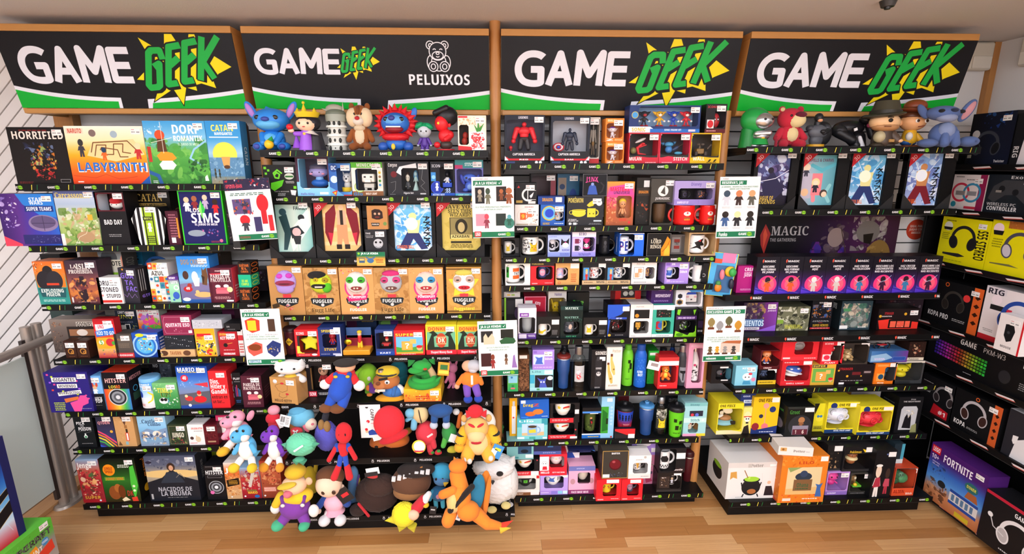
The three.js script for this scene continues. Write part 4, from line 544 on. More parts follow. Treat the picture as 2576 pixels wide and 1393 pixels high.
b(962, 1386, 882, 'large stormy grey fantasy game box with cloaked figure', 'G #4a5064 #565c70 #b8a88a #8a8478 #2c2e38 #1f2028|A 2 6 96 34 24 #3a4054,#6a7084,#8a8c98|E 50 40 60 9 #d8b878|P #1e2028 0 58 30 48 50 30 70 46 100 56 100 100 0 100|E 50 25 8 9 #3a2820|E 50 27 4.5 6 #c89878|P #2c3440 40 36 60 36 74 60 26 60|D #7a7468 1.4 58 48 66 40 74 50|T 52 74 9 68 #aeb0b8 NACIDOS DE|T 52 84 10 60 #aeb0b8 LA BRUMA|L 32 92 42 2 1 #999|R 3 84 4 12 #aaa|E 8 14 6 3 #2a2436', { d: 0.09, cat: 'game box', s: 'B #23242c|V 50 40 20 40 #777 BRUMA' });
b(1452, 1612, 962, 'black music quiz box with grey speaker and pink dot', 'B #161519|L 6 3 50 3 1 #777|T 50 21 11 90 #f0f0f0 HITSTER|D #ddd 1 14 30 86 30 88 36 14 36 14 30|C 52 64 38 #2c2c30|O 52 64 37 4 #aab0b6|C 52 64 27 #8a8f96|C 52 64 18 #3a3c40|C 52 64 10 #e0e4e8|C 28 79 11 #d86aa8', { d: 0.09, cat: 'game box' });
b(1616, 1742, 940, 'orange and white block tower game box', 'G #e8e0d8 #d8682c #c8804a #c89a6a #c8a074|T 40 20 12 60 #f8f8f4 Je|A 2 30 96 60 40 #d8a468,#c07838,#e8c490,#9a5a2a|P #20160f 8 48 90 42 90 60 10 66|L 20 48 60 12 3 #d8a030|C 30 94 5 #eee', { d: 0.1, cat: 'game box', z: 1 });
b(1746, 1910, 980, 'red plumber-themed tower game box with grey block', 'G #8ab0d0 #a83a34 #a8242e #8a1f28|A 6 6 88 66 44 #c82a34,#d8c8b0,#8a1c26,#c89a6a,#b0b0b0|P #c8c0b4 60 10 76 14 50 64 36 60|T 50 74 6 50 #5aa03a SUPER|T 54 81 7 50 #e8c83a MARIO|C 14 92 5 #eee|E 74 93 13 5 #2a6ab0', { d: 0.1, cat: 'game box', z: 1 });
b(1912, 2080, 925, 'terracotta tower game box behind the plush dinosaurs', 'G #a83a2a #b85a3a #9a4a30 #8a3a28|A 4 4 92 60 30 #c87a4a,#7a2a20,#d89a6a|O 60 52 14 5 #d86a4a|R 10 70 60 12 #d88a7a|L 12 71 56 10 2 #f0c8b8|C 12 93 5 #eee', { d: 0.1, cat: 'game box', z: 1 });
for (const [x0, x1, yt, p, lk] of [[1515, 1640, 850, 'B #8a9a20|L 20 20 60 20 1 #222', 'lime yellow carton behind the black speaker box'], [1390, 1445, 860, 'B #2a2c34', 'dark carton behind the stormy fantasy game']]) b(x0, x1, yt, lk, p, { o: 0.22, z: 1, cat: 'game box', ...(yt > 855 ? {} : {}) });

// ---------- plush bay ----------
shelf('plush', 'top', 'D', 575, 0.46, 'game');
toy(85, 578, 122, 'bright blue sitting toy bank with long pink-lined ears and pineapple', 'toy_bank', 'figurine', LONGEAR('2f86dc', '5fb4ea', 'b07ac8', '3a4aa0') + ';pineapple s f0c02a 2 14 28 9 10 8;>crown k 2f9a4a 6 22 28 6 10 -20;hair_tuft k 2f86dc -6 88 0 8 8 20', 'plastic', { o: 0.08 });
toy(490, 862, 84, 'doll toy bank in purple gown with yellow crown', 'toy_bank', 'figurine', 'hood s 26242c 2 56 -2 33 18 28;head s f2d0b0 0 53 8 27 14 22;' + eyes(54, 11, 28, 3) + ';lips s c83a4a 0 47 29 4 1 2;crown y e0c52a 2 66 0 27 10 33;crown_point k e0c52a 2 75 22 8 17;crown_point k e0c52a -20 75 8 8 10;crown_point k e0c52a 24 75 8 8 10;crown_ball s e0c52a 2 93 22 4 3 4;gown y 9a5ad8 -4 0 4 22 40 12;cloak y 25242c 18 0 -8 26 38 14;sleeve c 9a5ad8 -12 34 6 7 -28 34 14 6;sleeve k 8a4cc8 -28 6 10 12 28;collar k ece6e0 10 34 4 20 9 -10;brooch s e8c53a -4 34 17 4 3 2;hand s f2d0b0 -38 40 16 8 4 6;apple s d8222c -40 47 18 9 6 8', 'plastic', { o: 0.04 });
toy(862, 1066, 100, 'white and grey castle tower bank with arched windows', 'toy_bank', 'money bank', 'tower y d0d4cc 0 0 0 46 62 40;' + [12, 30, 48].map((y) => `ring y e6ece4 0 ${y} 0 50 4 48`).join(';') + ';' + [6, 22, 40, 56].flatMap((y, i) => [-24, 0, 24].map((x) => `window s 2c302e ${x} ${y} 38 7 5 8`)).join(';') + ';top_drum y 9aa296 0 60 0 48 14 50;roof s 6f7868 0 76 0 48 10 46;dragon f a8a494 -6 86 0 40 9 22;spike k b0ac9c 36 82 0 6 18;snout k a8a494 -36 82 6 8 14 70', 'plastic', { o: 0.08 });
toy(1046, 1352, 112, 'brown squirrel toy bank with cream face and red nose', 'toy_bank', 'figurine', TEDDY('a05a28', 'f2dcb8') + ';face s f2d8b0 -20 70 8 22 20 21;face s f2d8b0 20 70 8 22 20 21;stripe s 8a4a20 0 80 20 7 14 10;snout s fbf2e2 0 62 22 18 9 16;red_nose s d8323a 0 67 38 8 4 5;neck_fur f f2dcb8 0 48 14 18 7 14', 'plush', { o: 0.08 });
toy(1342, 1752, 145, 'blue toy bank with spiky red mane and toothy mouth', 'toy_bank', 'figurine', 'mane f d8262e 0 62 -8 46 34 22;' + Array.from({ length: 22 }, (_, i) => { const a = i * 16.4 * Math.PI / 180; return `mane_spike k d8262e ${(Math.sin(a) * 36).toFixed(1)} ${(62 + Math.cos(a) * 28).toFixed(1)} ${i % 2 ? -4 : 4} 8 17 ${(-i * 16.4).toFixed(0)}`; }).join(';') + ';head s 2f6fc8 0 62 6 34 24 26;face s 5fa4e0 0 66 16 27 15 18;mouth s 8a1c28 0 48 24 22 8 12;teeth b f4f0e6 0 53 36 34 3 4;nose s 3a3f8a -4 72 32 8 6 6;' + eyes(70, 18, 28, 6) + ';ear s 2f6fc8 42 84 -6 8 15 4 -20;body s 2f6fc8 0 16 4 26 16 20;foot s 2f5fb8 -30 10 14 12 11 12;foot s 2f5fb8 30 10 14 12 11 12;bib f d8262e 0 32 10 32 10 20;tag_charm s e8c83a -4 10 26 5 7 3', 'plastic', { o: 0.08 });
toy(1712, 1940, 300, 'small grey-faced figure with wavy green hair', 'toy_figure', 'figurine', DOLL('c4ccd4', '159a62', '5a3a9a', '5a3a9a', 'f0f0f0') + ';fringe s 159a62 -20 88 14 20 9 16 30;fringe s 159a62 22 86 10 20 9 16 -30', 'plastic', { o: 0.08 });
toy(1885, 2152, 130, 'muscular red figure with big black swept hair', 'toy_figure', 'figurine', 'head s e0262e -8 60 4 26 18 24;hair s 1d1c20 10 76 -8 42 22 30;fringe c 1d1c20 -30 82 14 10 10 92 10 12;eye s f0d030 -18 60 25 5 3 3;ear s e0262e 20 57 6 6 5 6;chest s e0262e 4 34 0 26 16 20;shoulder s e0262e 22 36 4 14 9 14;arm c e0262e 22 34 8 10 6 26 22 8;fist s e0262e -26 14 14 12 7 10;shorts s 4a3e3a 6 14 0 24 10 18;base y d8242c 4 0 0 34 5', 'plastic', { o: 0.08 });
w(2155, 2432, 235, 'cream patterned box with large red berry cluster picture', 'B #efe2d0|A 4 4 92 30 20 #c8a070,#d8b890|R 2 2 32 5 #d8343a|P #d8343a 0 84 60 88 60 100 0 100|P #fff 40 48 62 44 80 40 96 48 98 80 88 98 50 98 42 80|A 46 48 48 46 40 #d8282e,#c01f28,#e8484a|P #3f8a3a 66 46 56 24 68 36 72 8 76 34 92 22 80 44', [4, 26, 34, 56], toyIn('round red berry toy inside the cream box', 'berry s c23a2c 0 30 0 40 28 30;berry s b8342a 10 72 0 36 26 28', 'toy_figure', 'figurine', [0.8, 0.7]), { d: 0.1, cat: 'toy box', inner: '#3a2a26' });

shelf('plush', 'second', 'D', 1025, 0.4, 'game');
b(246, 572, 720, 'black lamp box with lime swirl and dice print', 'B #1a1b1a|D #6fd02a 5 34 32 42 24 50 30 46 42 36 40 32 26 44 16 56 26|P #5ac424 22 56 62 46 54 66 30 82 20 74|R 4 6 8 8 #6fd02a|R 14 14 7 7 #6fd02a|R 6 24 7 7 #6fd02a|R 88 66 9 9 #6fd02a|E 78 36 14 10 #c8ccc0|R 66 34 24 5 #2a6a2a|L 66 50 26 8 3 #ddd|T 52 83 4 44 #bbb LET\'S BOOGIE|L 38 88 26 10 3 #ddd|P #e8e8e8 78 78 96 80 92 96 80 94', { d: 0.1, cat: 'lamp box' });
w(568, 890, 645, 'light blue window box with round cat badge area and dark top', 'B #8acdf0|R 0 0 100 62 #4a2a40|R 8 4 84 88 #8acdf0|C 30 66 18 #f4f4f4|E 36 60 8 6 #d8324a|T 30 93 5 42 #6a5ab0 Hello Kitty|R 68 88 26 6 #f4f8fc', [10, 4, 86, 74], toyIn('pale purple round-headed toy with hat inside light blue box', 'head s a8a0d8 4 62 0 44 22 34;hat s 5a5468 4 78 -2 42 16 32;' + eyes(60, 16, 32, 3) + ';cheek s e89ab0 -24 54 24 8 4 6;cheek s e89ab0 30 54 24 8 4 6;skirt s 2a6ac0 6 18 0 40 16 24;body s 7ab0e0 6 34 0 18 16 16'), { d: 0.12, cat: 'toy box', inner: '#52364a' });
w(892, 1112, 705, 'blue hero pet box with red shield corner', 'g #2f62b0 #3a72c0 #6aa8dc|C 22 14 18 #20458a|T 22 14 12 24 #e8f0fa DC|C 22 48 16 #c8dff0|P #6ab0e0 0 70 40 86 70 100 0 100|P #d8342c 8 86 34 80 26 98|P #f0d03a 14 88 28 85 24 94|R 60 94 38 6 #c83a3a', [34, 14, 64, 72], toyIn('grey dog-like toy with yellow bowl inside blue box', 'head s d0d4d8 0 64 0 40 24 30;muzzle s e8eaec 0 54 20 22 12 18;nose s 22242a 0 60 36 8 5 5;ear k c0c4c8 -26 80 0 12 18 20;ear k c0c4c8 26 80 0 12 18 -20;' + eyes(70, 16, 28, 4) + ';body s d0d4d8 0 30 0 30 22 24;bowl y e0c02a 0 0 6 46 20 50'), { d: 0.1, cat: 'toy box', inner: '#3a6aa8' });
w(1106, 1415, 695, 'white and lime block-game window box with tan base', 'B #e4e2d6|R 0 0 100 16 #5ab82e|T 54 8 10 70 #e8e8e0 MINECRAFT|R 0 84 100 16 #8a5a36|T 62 91 7 36 #f0e8dc WOLF LIGHT|T 20 92 9 30 #3a8ad0 Glo|C 26 72 17 #8ab04a|C 26 72 15 #c8d8a0|R 86 22 10 54 #d8d4c4|C 91 30 4 #d8b03a|C 91 42 4 #8a6a4a|C 91 54 4 #4a8a3a|C 91 66 4 #3a8ac0', [14, 18, 70, 64], toyIn('blocky white animal lamp inside the lime box', 'body b e0dcd0 0 22 0 60 24 40;head b ecE8dc 0 62 10 74 44 50;eye b 22201c -18 68 37 12 8 2;eye b 22201c 18 68 37 12 8 2;snout b f4f0e6 0 48 42 36 16 18;leg b d8d4c8 -20 8 10 14 18 14;leg b d8d4c8 20 8 10 14 18 14', 'night_light', 'lamp'), { d: 0.11, cat: 'lamp box', inner: '#2c241c' });
w(1462, 1868, 690, 'dark grey wide figure set box with pale drawings', 'B #26272c|P #e8ecee 22 30 30 14 70 4 74 40 40 44|T 14 9 10 22 #eee Corpse|C 16 36 9 #6a1a20|D #9aa0a0 0.8 86 20 82 50 90 60 80 70 92 86|D #9aa0a0 0.8 8 60 20 56 18 80 10 90|T 50 90 5 24 #eee Figure Set|L 4 92 14 3 1 #999|R 78 90 14 4 #ccc', [34, 18, 42, 66], [toyIn('thin grey skeleton-like figure inside the dark set box', DOLL('d8d4c4', '3a302c', '5a5c60', '4a4c50', '222222'), 'toy_figure', 'figurine', [0.42, 0.84], 'plastic', -0.24), toyIn('pale teal bride figure with veil inside dark set box', 'head s a8d0d8 0 80 0 22 12 18;veil s 5a94b8 0 72 -8 30 26 14;hair c 3a6a98 14 84 0 12 24 50 0 8;torso c b8dcd8 0 44 0 12 0 64 0 11;gown k c4e4dc 0 0 0 40 50;arm c b8dcd8 -12 62 4 5 -24 44 8 4;arm c b8dcd8 12 62 4 5 24 44 8 4', 'toy_figure', 'figurine', [0.5, 0.92], 'plastic', 0.24)], { d: 0.1, cat: 'toy box', inner: '#16161a' });
w(1886, 2122, 690, 'dark blue alarm clock box with white robot window', 'B #14161f|T 24 12 8 36 #d8dce4 ICON|R 2 30 20 26 #3a8ad0|C 13 44 8 #8ac8f0|C 26 74 26 #2a4ad0|C 26 74 23 #1f38a8|F 26 60 16 24 #e8ecf4 #dfe4f0|R 0 90 100 10 #2a5ac0|T 32 95 6 50 #dfe8f8 ASTRO BOT|T 70 83 13 24 #a8c8ff :88', [38, 14, 56, 62], toyIn('small white robot toy on a blue clock inside dark box', 'clock b 2a5ae0 0 14 0 92 26 40;helmet s 14161c 0 72 0 28 20 24;visor s 0c1020 0 72 12 22 12 14;body s f0f2f6 0 44 0 20 16 16;arm c f0f2f6 -18 46 0 7 -30 38 8 7;arm c 3a6ae0 18 46 0 7 30 36 8 7;leg c f0f2f6 -8 34 4 7 -14 28 14 8;leg c f0f2f6 8 34 4 7 14 28 14 8'), { d: 0.1, cat: 'clock box', inner: '#0e1220' });
w(2126, 2402, 672, 'lilac and teal lamp box with blue animal', 'B #6a6aa8|R 0 0 100 22 #3a8a8c|R 0 14 28 10 #b83a6a|T 52 12 9 34 #e8f4f4 STITCH|R 0 92 100 8 #4ab0d0|T 30 96 4 40 #dff LAMP LIGHT', [6, 24, 90, 66], toyIn('blue rounded animal night light inside the lilac box', 'head s 5a7ae0 0 66 0 36 22 28;ear s 4a5ac8 -38 60 -4 10 26 6 20;ear s 4a5ac8 38 60 -4 10 26 6 -20;' + eyes(68, 16, 25, 6) + ';nose s 2a3470 0 62 28 8 5 5;body s 5a7ae0 0 28 0 26 24 22;belly s 8ab0f0 0 26 12 16 16 12;leg s 5a7ae0 -22 10 10 14 10 16;leg s 5a7ae0 22 10 10 14 10 16', 'night_light', 'lamp'), { d: 0.1, cat: 'lamp box', inner: '#5a5aa0' });

// framed pictures with card corner guards
function frame(x0, x1, yt, ix0, ix1, iy0, iy1, look, print, o = {}) {
  const r = place(x0, x1, yt, { o: 0.03, ...o }), t = thing('picture_frame', L(look), 'framed picture', o.g), k = black, q = (x) => (x - (x0 + x1) / 2) / (x1 - x0) * r.w, v = (y) => r.h * (1 - (y - yt) / (o.yb0 - yt));
  t.position.set(r.x, r.y, r.z); const a = q(ix0), e = q(ix1), T = v(iy0), B = v(iy1), W = r.w / 2;
  part('frame_side', bx(-W, a, 0, r.h, -0.03, 0), k, t); part('frame_side', bx(e, W, 0, r.h, -0.03, 0), k, t); part('frame_side', bx(a, e, T, r.h, -0.03, 0), k, t); part('frame_side', bx(a, e, 0, B, -0.03, 0), k, t);
  const c = cell((e - a) * 1300, (T - B) * 1300, (g, w1, h1) => paint(g, w1, h1, print), '#111'), G = bx(a, e, B, T, -0.014, -0.012), u = G.attributes.uv; for (let i = 0; i < u.count; i++) u.setXY(i, c.su, c.sv); uvBox(u, 4, c); part('picture', G, c.m, t);
  const s = Math.min(W * 0.62, 0.1); for (const [x, y, sx, sy] of [[-W, 0, 1, 1], [W, 0, -1, 1], [-W, r.h, 1, -1], [W, r.h, -1, -1]]) { const f = sy < 0 ? 0.55 : 1, sh = new THREE.Shape([[0, 0], [sx * s * f, 0], [0, sy * s * f]].map((p) => new THREE.Vector2(...p))); part('corner_guard', new THREE.ExtrudeGeometry(sh, { depth: 0.038, bevelEnabled: false }).translate(x, y, -0.034), mat('#1b1b1c', 'matte'), t); }
  if (o.rib) { const c2 = cell(70, 70, (g, w1, h1) => { g.fillStyle = '#b8242c'; g.fillRect(0, 0, w1, h1); g.translate(w1 * 0.3, h1 * 0.34); g.rotate(-0.8); words_(g, 't', 0, 0, h1 * 0.26, w1 * 0.44, '#f0d8d4', '3D'); }, '#b8242c'), sh = new THREE.Shape([[0, 0], [0, -0.065], [0.065, 0]].map((p) => new THREE.Vector2(...p))), g2 = new THREE.ExtrudeGeometry(sh, { depth: 0.001, bevelEnabled: false }), p2 = g2.attributes.position, u2 = g2.attributes.uv; for (let i = 0; i < p2.count; i++) u2.setXY(i, c2.u0 + (c2.u1 - c2.u0) * p2.getX(i) / 0.065, c2.v1 + (c2.v1 - c2.v0) * p2.getY(i) / 0.065); part('corner_ribbon', g2, c2.m, t).position.set(-W + 0.004, r.h - 0.002, 0.0045); }
  priceLabel(t, W * 0.62, r.h - 0.014, 0.005);
}
const AURA = (a, bq, c, d, e) => `G ${a} ${bq} ${c}|A 0 0 100 100 50 #e8f4ff,${a},${bq},#c8e0f8|D #f4fbff 1.4 50 50 10 0|D #f4fbff 1.4 50 50 90 10|D #f4fbff 1.4 50 50 0 40|P ${d} 34 60 64 60 88 96 70 98 50 74 34 98 12 92|P ${e} 30 34 70 34 64 62 36 62|C 50 26 10 ${e}|C 46 42 17 #fffbe0|J 86 26 16 68 #10141c 6`;
shelf('plush', 'third', 'E', 715, 0.4, 'game', { xm: 1310 });
frame(395, 792, 235, 462, 772, 255, 660, 'black frame with teal poster of three running figures', 'g #9ac8c0 #c8dcd0 #7ab8b4|P #e8efe4 30 60 100 0 100 40 40 100|P #2a4a50 8 26 30 20 40 60 24 96 14 96 20 60|C 20 16 10 #30505a|P #1f2a30 36 50 60 44 76 60 60 66 40 72|C 54 58 12 #e8b8b8|P #2c3034 42 66 66 66 62 84 48 84|R 50 84 3 14 #ddd|R 58 84 3 14 #ddd|C 70 28 9 #22282c|E 74 36 12 6 #e8eaea|T 70 8 7 40 #26343a FAMILY', { yb0: 712 });
frame(800, 1205, 235, 865, 1190, 252, 655, 'black frame with winged figure on tan stripes', 'B #e0b878|R 0 20 100 8 #e8c890|R 0 50 100 8 #e8c890|R 0 80 100 8 #e8c890|P #7a1826 34 0 8 20 4 60 16 90 26 60 36 20|P #7a1826 64 0 92 20 96 60 86 90 76 60 64 20|P #c02a40 12 60 18 88 26 62|P #c02a40 90 60 84 88 76 62|R 38 14 24 34 #d8a888|R 46 12 8 34 #2a221e|R 36 44 28 30 #cf9468|P #cf9468 36 70 34 86 46 86 50 70 54 86 66 86 64 70|R 32 86 14 10 #241c1a|R 54 86 14 10 #241c1a|C 50 8 7 #e8c098', { yb0: 712, rib: 1 });
b(1232, 1420, 470, 'small black and grey window carton under a kraft one', 'B #26272b|T 16 14 6 24 #ccc THE|L 4 20 36 10 2 #999|C 60 48 22 #b8bcc0|C 50 44 5 #111|C 70 44 5 #111|D #222 1.5 46 58 60 62 74 58|P #1a1a1e 46 72 74 72 84 100 36 100|C 16 86 12 #e8e8e8', { d: 0.06, o: 0.0, cat: 'toy box' });
b(1248, 1424, 266, 'small kraft carton with dark furry cut-out on top', 'B #b8834c|P #2c1a16 24 20 40 14 62 16 76 26 78 52 60 58 44 58 24 52|C 40 34 6 #c8a080|C 60 34 6 #c8a080|E 50 48 12 4 #6a2a24|P #2a2622 18 72 60 72 56 86 22 86|T 39 78 6 34 #f0e8dc FUGGLER|C 86 76 9 #6a8a4a', { d: 0.06, o: 0.0, on: 1, z: 1, cat: 'toy box' });
frame(1425, 1838, 235, 1480, 1806, 255, 655, 'black frame with glowing fighter and brush lettering on blue', AURA('#7ac8ec', '#4a9ad8', '#d8ecf8', '#2a3468', '#e8e49a') + '|T 28 92 8 46 #e86a2c DRAGON BALL', { yb0: 712, rib: 1 });
frame(1846, 2262, 235, 1895, 2228, 252, 655, 'black frame with yellowed wanted poster', 'B #c8b45a|A 0 0 100 100 14 #bca84e,#d4c06a|U 44 6 8 80 #2a2614 HAVE YOU|U 46 15 8 60 #2a2614 SEEN THIS|U 48 23 8 56 #2a2614 WIZARD?|R 20 29 60 46 #3a3622|R 22 30 56 36 #8d8250|E 50 48 16 16 #2c2818|E 50 50 9 11 #c0b078|R 22 66 56 9 #d8cc80|T 48 70 6 46 #1c1a10 AZKABAN|R 22 80 54 5 #3a3622|L 20 87 60 8 3 #4a4422', { yb0: 712, rib: 1 });

shelf('plush', 'fourth', 'E', 1205, 0.4, 'game', { xm: 1310 });
function fuggler(x0, x1, yt, look, ground, face, extra, flook) {
  const r = place(x0, x1, yt, { o: 0.02 }), t = thing('plush_box', L(look), 'toy box'); t.position.set(r.x, r.y, r.z); t.userData.side = 1;
  carton(t, r.w, r.h, 0.1, ground + '|P #22272a 20 64 80 64 84 66 80 76 50 84 20 76 16 66|' + `T 50 71 7.5 56 #f0ece4 FUGGLER|R 38 57 24 7 #d83a44|C 50 79 5 #c8c8c4|` + extra, (/B (#\w+)/.exec(ground))[1], { s: 'B #a87a48|L 30 20 40 10 1 #6a4a2a' }); delete t.userData.side;
  priceLabel(t, r.w / 2 - 0.025, r.h - 0.02, 0.0007);
  const f = new THREE.Group(); f.name = numbered('plush_face'); f.userData.label = flook; t.add(f); f.position.set(0, r.h * 0.46, 0.001); toyParts(f, r.w * 0.64, r.h * 0.46, face, 'plush');
}
const GRIN = (fur, lid, lip, tooth, hair) => `fur f ${fur} 0 50 0 48 48 18;eye s ${lid} -26 64 14 18 15 9;eye s ${lid} 26 64 14 18 15 9;pupil s 20201c -26 62 22 8 3 3;pupil s 20201c 26 62 22 8 3 3;mouth s ${lip} 2 26 15 26 10 6;tooth b ${tooth} -6 27 20 8 7 3;tooth b ${tooth} 8 27 20 8 7 3${hair ? `;tuft f ${hair} 0 90 0 38 16 16` : ''}`;
fuggler(405, 700, 786, 'plain kraft box with lilac fuzzy face hole', 'B #b98850', 'fur f b89ae0 0 50 0 48 48 18;eye s e04ad0 -20 76 13 15 11 8;eye s e04ad0 22 78 13 15 11 8;lip s a83a5a 2 46 16 44 13 8;mouth s 5a1c30 2 44 20 30 4 5;chin f b89ae0 0 18 8 38 20 12', 'P #4a3a28 4 78 24 74 26 82 6 88|A 38 78 30 12 14 #c8283a,#e8a0a8', 'lilac fuzzy face with magenta eyes in kraft box');
fuggler(706, 1005, 800, 'doodled kraft box with yellow-green face hole', 'B #b98b50|A 0 0 100 100 40 #a87a44,#c49a60,#9a6c38', 'fur f c8d42a 0 48 0 48 46 18;green f 5ac82a 26 30 4 22 26 15;hair f 242220 -14 84 4 40 18 16;eye s d8b82a -16 66 14 13 11 8;eye s b8a020 24 64 14 15 12 8;pupil s 3a3410 -16 66 21 3 3 2;pupil s 3a3410 24 64 21 3 3 2;mouth s 1c1a16 -4 36 15 36 12 7;tooth b f0e8d8 -4 34 22 34 7 3', 'U 50 90 8 66 #4a3418 Fugg Life', 'yellow and green fuzzy face with teeth in doodled box');
fuggler(1015, 1308, 800, 'orange-kraft box with pink heart and green-eyed face', 'B #d89a5c|C 50 42 36 #e83a7a|P #e83a7a 24 56 76 56 50 88|C 50 42 31 #f2b0a8|A 6 2 88 14 12 #f4f0ec,#e8484a,#3a3a4a,#e88ab0', GRIN('e8e2d8', '4ac23a', '9a3a38', 'f4eedc', '') , 'P #c82a6a 18 62 82 58 76 68 24 72|T 50 63 5 50 #fff POWERPUFF|T 50 90 6 50 #f0ece4 FUGGLER', 'white fuzzy face with green eyelids in heart box');
fuggler(1310, 1610, 800, 'doodled kraft box with grey face and pink cap', 'B #b98b50|A 0 0 100 100 40 #a87a44,#c49a60,#9a6c38', GRIN('b4b8bc', 'e04a8a', '7a5048', 'e8dcc8', 'e83a80'), 'U 50 90 8 66 #4a3418 Fugg Life', 'grey fuzzy face with pink eyes and cap in doodled box');
fuggler(1612, 1908, 800, 'orange-kraft box with pink heart and blue-eyed face', 'B #d89a5c|C 50 42 36 #e83a7a|P #e83a7a 24 56 76 56 50 88|C 50 42 31 #f2b0a8|A 6 2 88 14 12 #f4f0ec,#e8484a,#3a3a4a,#e88ab0', GRIN('f0d0c0', '3aa0dc', 'c8323c', 'f4eedc', ''), 'P #c82a6a 18 62 82 58 76 68 24 72|T 50 63 5 50 #fff POWERPUFF|T 50 90 6 50 #f0ece4 FUGGLER', 'peach fuzzy face with blue eyelids in heart box');
fuggler(1936, 2235, 795, 'golden brown box with star-framed face', 'B #bf8f46|R 0 3 100 3 #6a4a20|R 0 94 100 3 #6a4a20|A 4 10 92 80 24 #b08038,#cc9c54|P #e0cc3a 50 4 66 24 94 26 76 44 80 62 50 56 20 62 24 44 6 26 34 24', GRIN('f2eee8', 'd8b8a8', 'd82a38', 'a02a30', 'e8d860'), 'T 50 90 7 60 #e8d83a Fuggstars!', 'white fuzzy face with blond tuft and red lips');

shelf('plush', 'fifth', 'F', 492, 0.46, 'plush', { xm: 1290 });
bottle(415, 545, 200, 'maroon travel cup with yellow diamond label', 'travel_cup', [['cup_body', '#4a1a22', 'plastic', 0, 0, 36, 0, 44, 80, 0, 80], ['lid', '#2a1418', 'plastic', 48, 80, 48, 88, 40, 92, 0, 92]], 'B #4a1a22|P #e0b82a 50 30 78 54 50 80 22 54|T 50 55 12 30 #222 RUN', { cat: 'cup', pr: 41, pr1: 43, py: [20, 76], o: 0.07 });
w(517, 732, 250, 'red lamp box with yellow star light', 'B #d8282e|R 10 22 80 66 #2a2a2a|T 24 14 10 34 #f4d8d8 ICONS|L 8 92 50 4 1 #f8c8c8|E 78 93 12 4 #f8e8e8|P #d8e04a 6 60 34 62 36 88 6 88', [18, 22, 76, 64], toyIn('yellow star night light in red box', 'star n d8d22a 0 52 0 52 22;knob s c8c020 0 54 22 6 6 6', 'night_light', 'lamp', [0.9, 0.96]), { d: 0.09, cat: 'lamp box' });
w(731, 935, 232, 'navy and white toy box with small red and blue figure', 'B #23346e|R 70 0 30 100 #e8ecf4|R 4 22 92 70 #23346e|T 40 12 8 50 #e8c82a SPIDEY|T 50 76 9 56 #e8b82a STUNT|R 60 90 34 6 #ccd|L 6 90 40 5 1 #99b', [18, 22, 64, 48], toyIn('red and blue small doll inside the navy toy box', DOLL('b82430', 'b82430', 'b82430', '2a4aa8', 'b82430')), { d: 0.09, cat: 'toy box', inner: '#1a2248' });
toy(962, 1212, 222, 'clear domed pack with orange base, small capped doll inside', 'toy_pack', 'toy pack', 'base_card b e89a2a 0 10 0 98 20 56;card b 8a1c30 0 38 -22 96 46 4;back_card b 3a5a8a 0 70 -22 92 40 4;coin:metal s e0c02a -34 44 6 14 11 5;doll_head s e8b890 8 72 0 8 8 8;doll_cap s e0b82a 8 80 0 9 6 9;doll_body c c82a2a 8 44 0 7 8 62 0 7;doll_leg c e0b82a 4 24 2 5 5 42 0 5;doll_leg c e0b82a 14 24 2 5 12 42 0 5', 'plastic', { o: 0.06 });
w(1250, 1420, 250, 'small blue and black driving toy box', 'B #2a3f7a|R 4 14 92 60 #14182c|R 0 84 100 16 #2a4a9a|T 50 90 7 60 #e8e8f0 KART', [8, 12, 84, 62], toyIn('tiny red and blue kart driver toy in small blue box', 'kart b c83a3a 0 12 0 80 20 40;wheel s 1c1c1c -32 10 20 12 10 8;wheel s 1c1c1c 32 10 20 12 10 8;driver s e8b890 4 46 0 14 14 14;cap s d82a2a 4 56 0 15 10 15'), { d: 0.08, cat: 'toy box' });
b(1422, 1698, 256, 'red box with orange question block picture', 'B #d8282e|R 6 26 88 64 #6ab4e8|P #4a9a3a 6 90 6 66 40 74 94 60 94 90|T 34 18 10 60 #e8d23a SUPER|T 76 18 10 26 #4ab03a MA|R 24 44 36 36 #e8923a|R 26 46 32 32 #f0a84a|T 42 62 22 14 #fff ?|R 52 36 20 18 #f0b460|E 82 72 9 10 #e0a878|E 82 66 10 6 #d8242c|P #d8a03a 6 88 94 86 94 94 6 96|L 20 94 50 4 1 #fbe', { d: 0.1, cat: 'lamp box', s: 'B #b81f26' });
for (const [x0, x1, lk] of [[1710, 1990, 'yellow-framed red money bank box with palm trees, beside question block'], [1994, 2240, 'yellow-framed red money bank box with palm trees, next to white poster']]) b(x0, x1, 205, lk, 'B #e8d02a|R 4 4 92 80 #6ab08a|R 4 4 92 20 #d8b03a|T 50 14 11 84 #d8402c DONKEY K|P #1f2a22 4 70 20 30 10 26 26 20 40 34 26 40 28 84 4 84|P #1f2a22 96 70 80 30 90 26 74 20 62 34 74 40 72 84 96 84|R 4 74 92 10 #1f2a22|E 50 52 17 24 #b8442c|R 34 40 32 3 #e8b07a|R 34 62 32 3 #e8b07a|T 50 52 16 24 #f4e8c8 DK|R 0 84 100 16 #d82a38|T 50 91 8 70 #fbe8e8 Shaped Money Bank', { d: 0.1, cat: 'bank box', g: 'palm tree bank boxes', z: x0 > 1900 });
for (const [x0, x1, yt, p, lk] of [[990, 1262, 156, 'B #2a3a5a|R 0 0 34 100 #5a2a4a|T 70 12 9 40 #c8a03a MARIO', 'dark blue carton behind the clear domed pack'], [1282, 1460, 150, 'B #3a5a3a|E 40 26 30 18 #6a9a4a|R 60 0 40 100 #4a2a6a', 'green and purple carton behind the driving toy']]) b(x0, x1, yt, lk, p, { o: 0.3, z: 1, cat: 'toy box' });

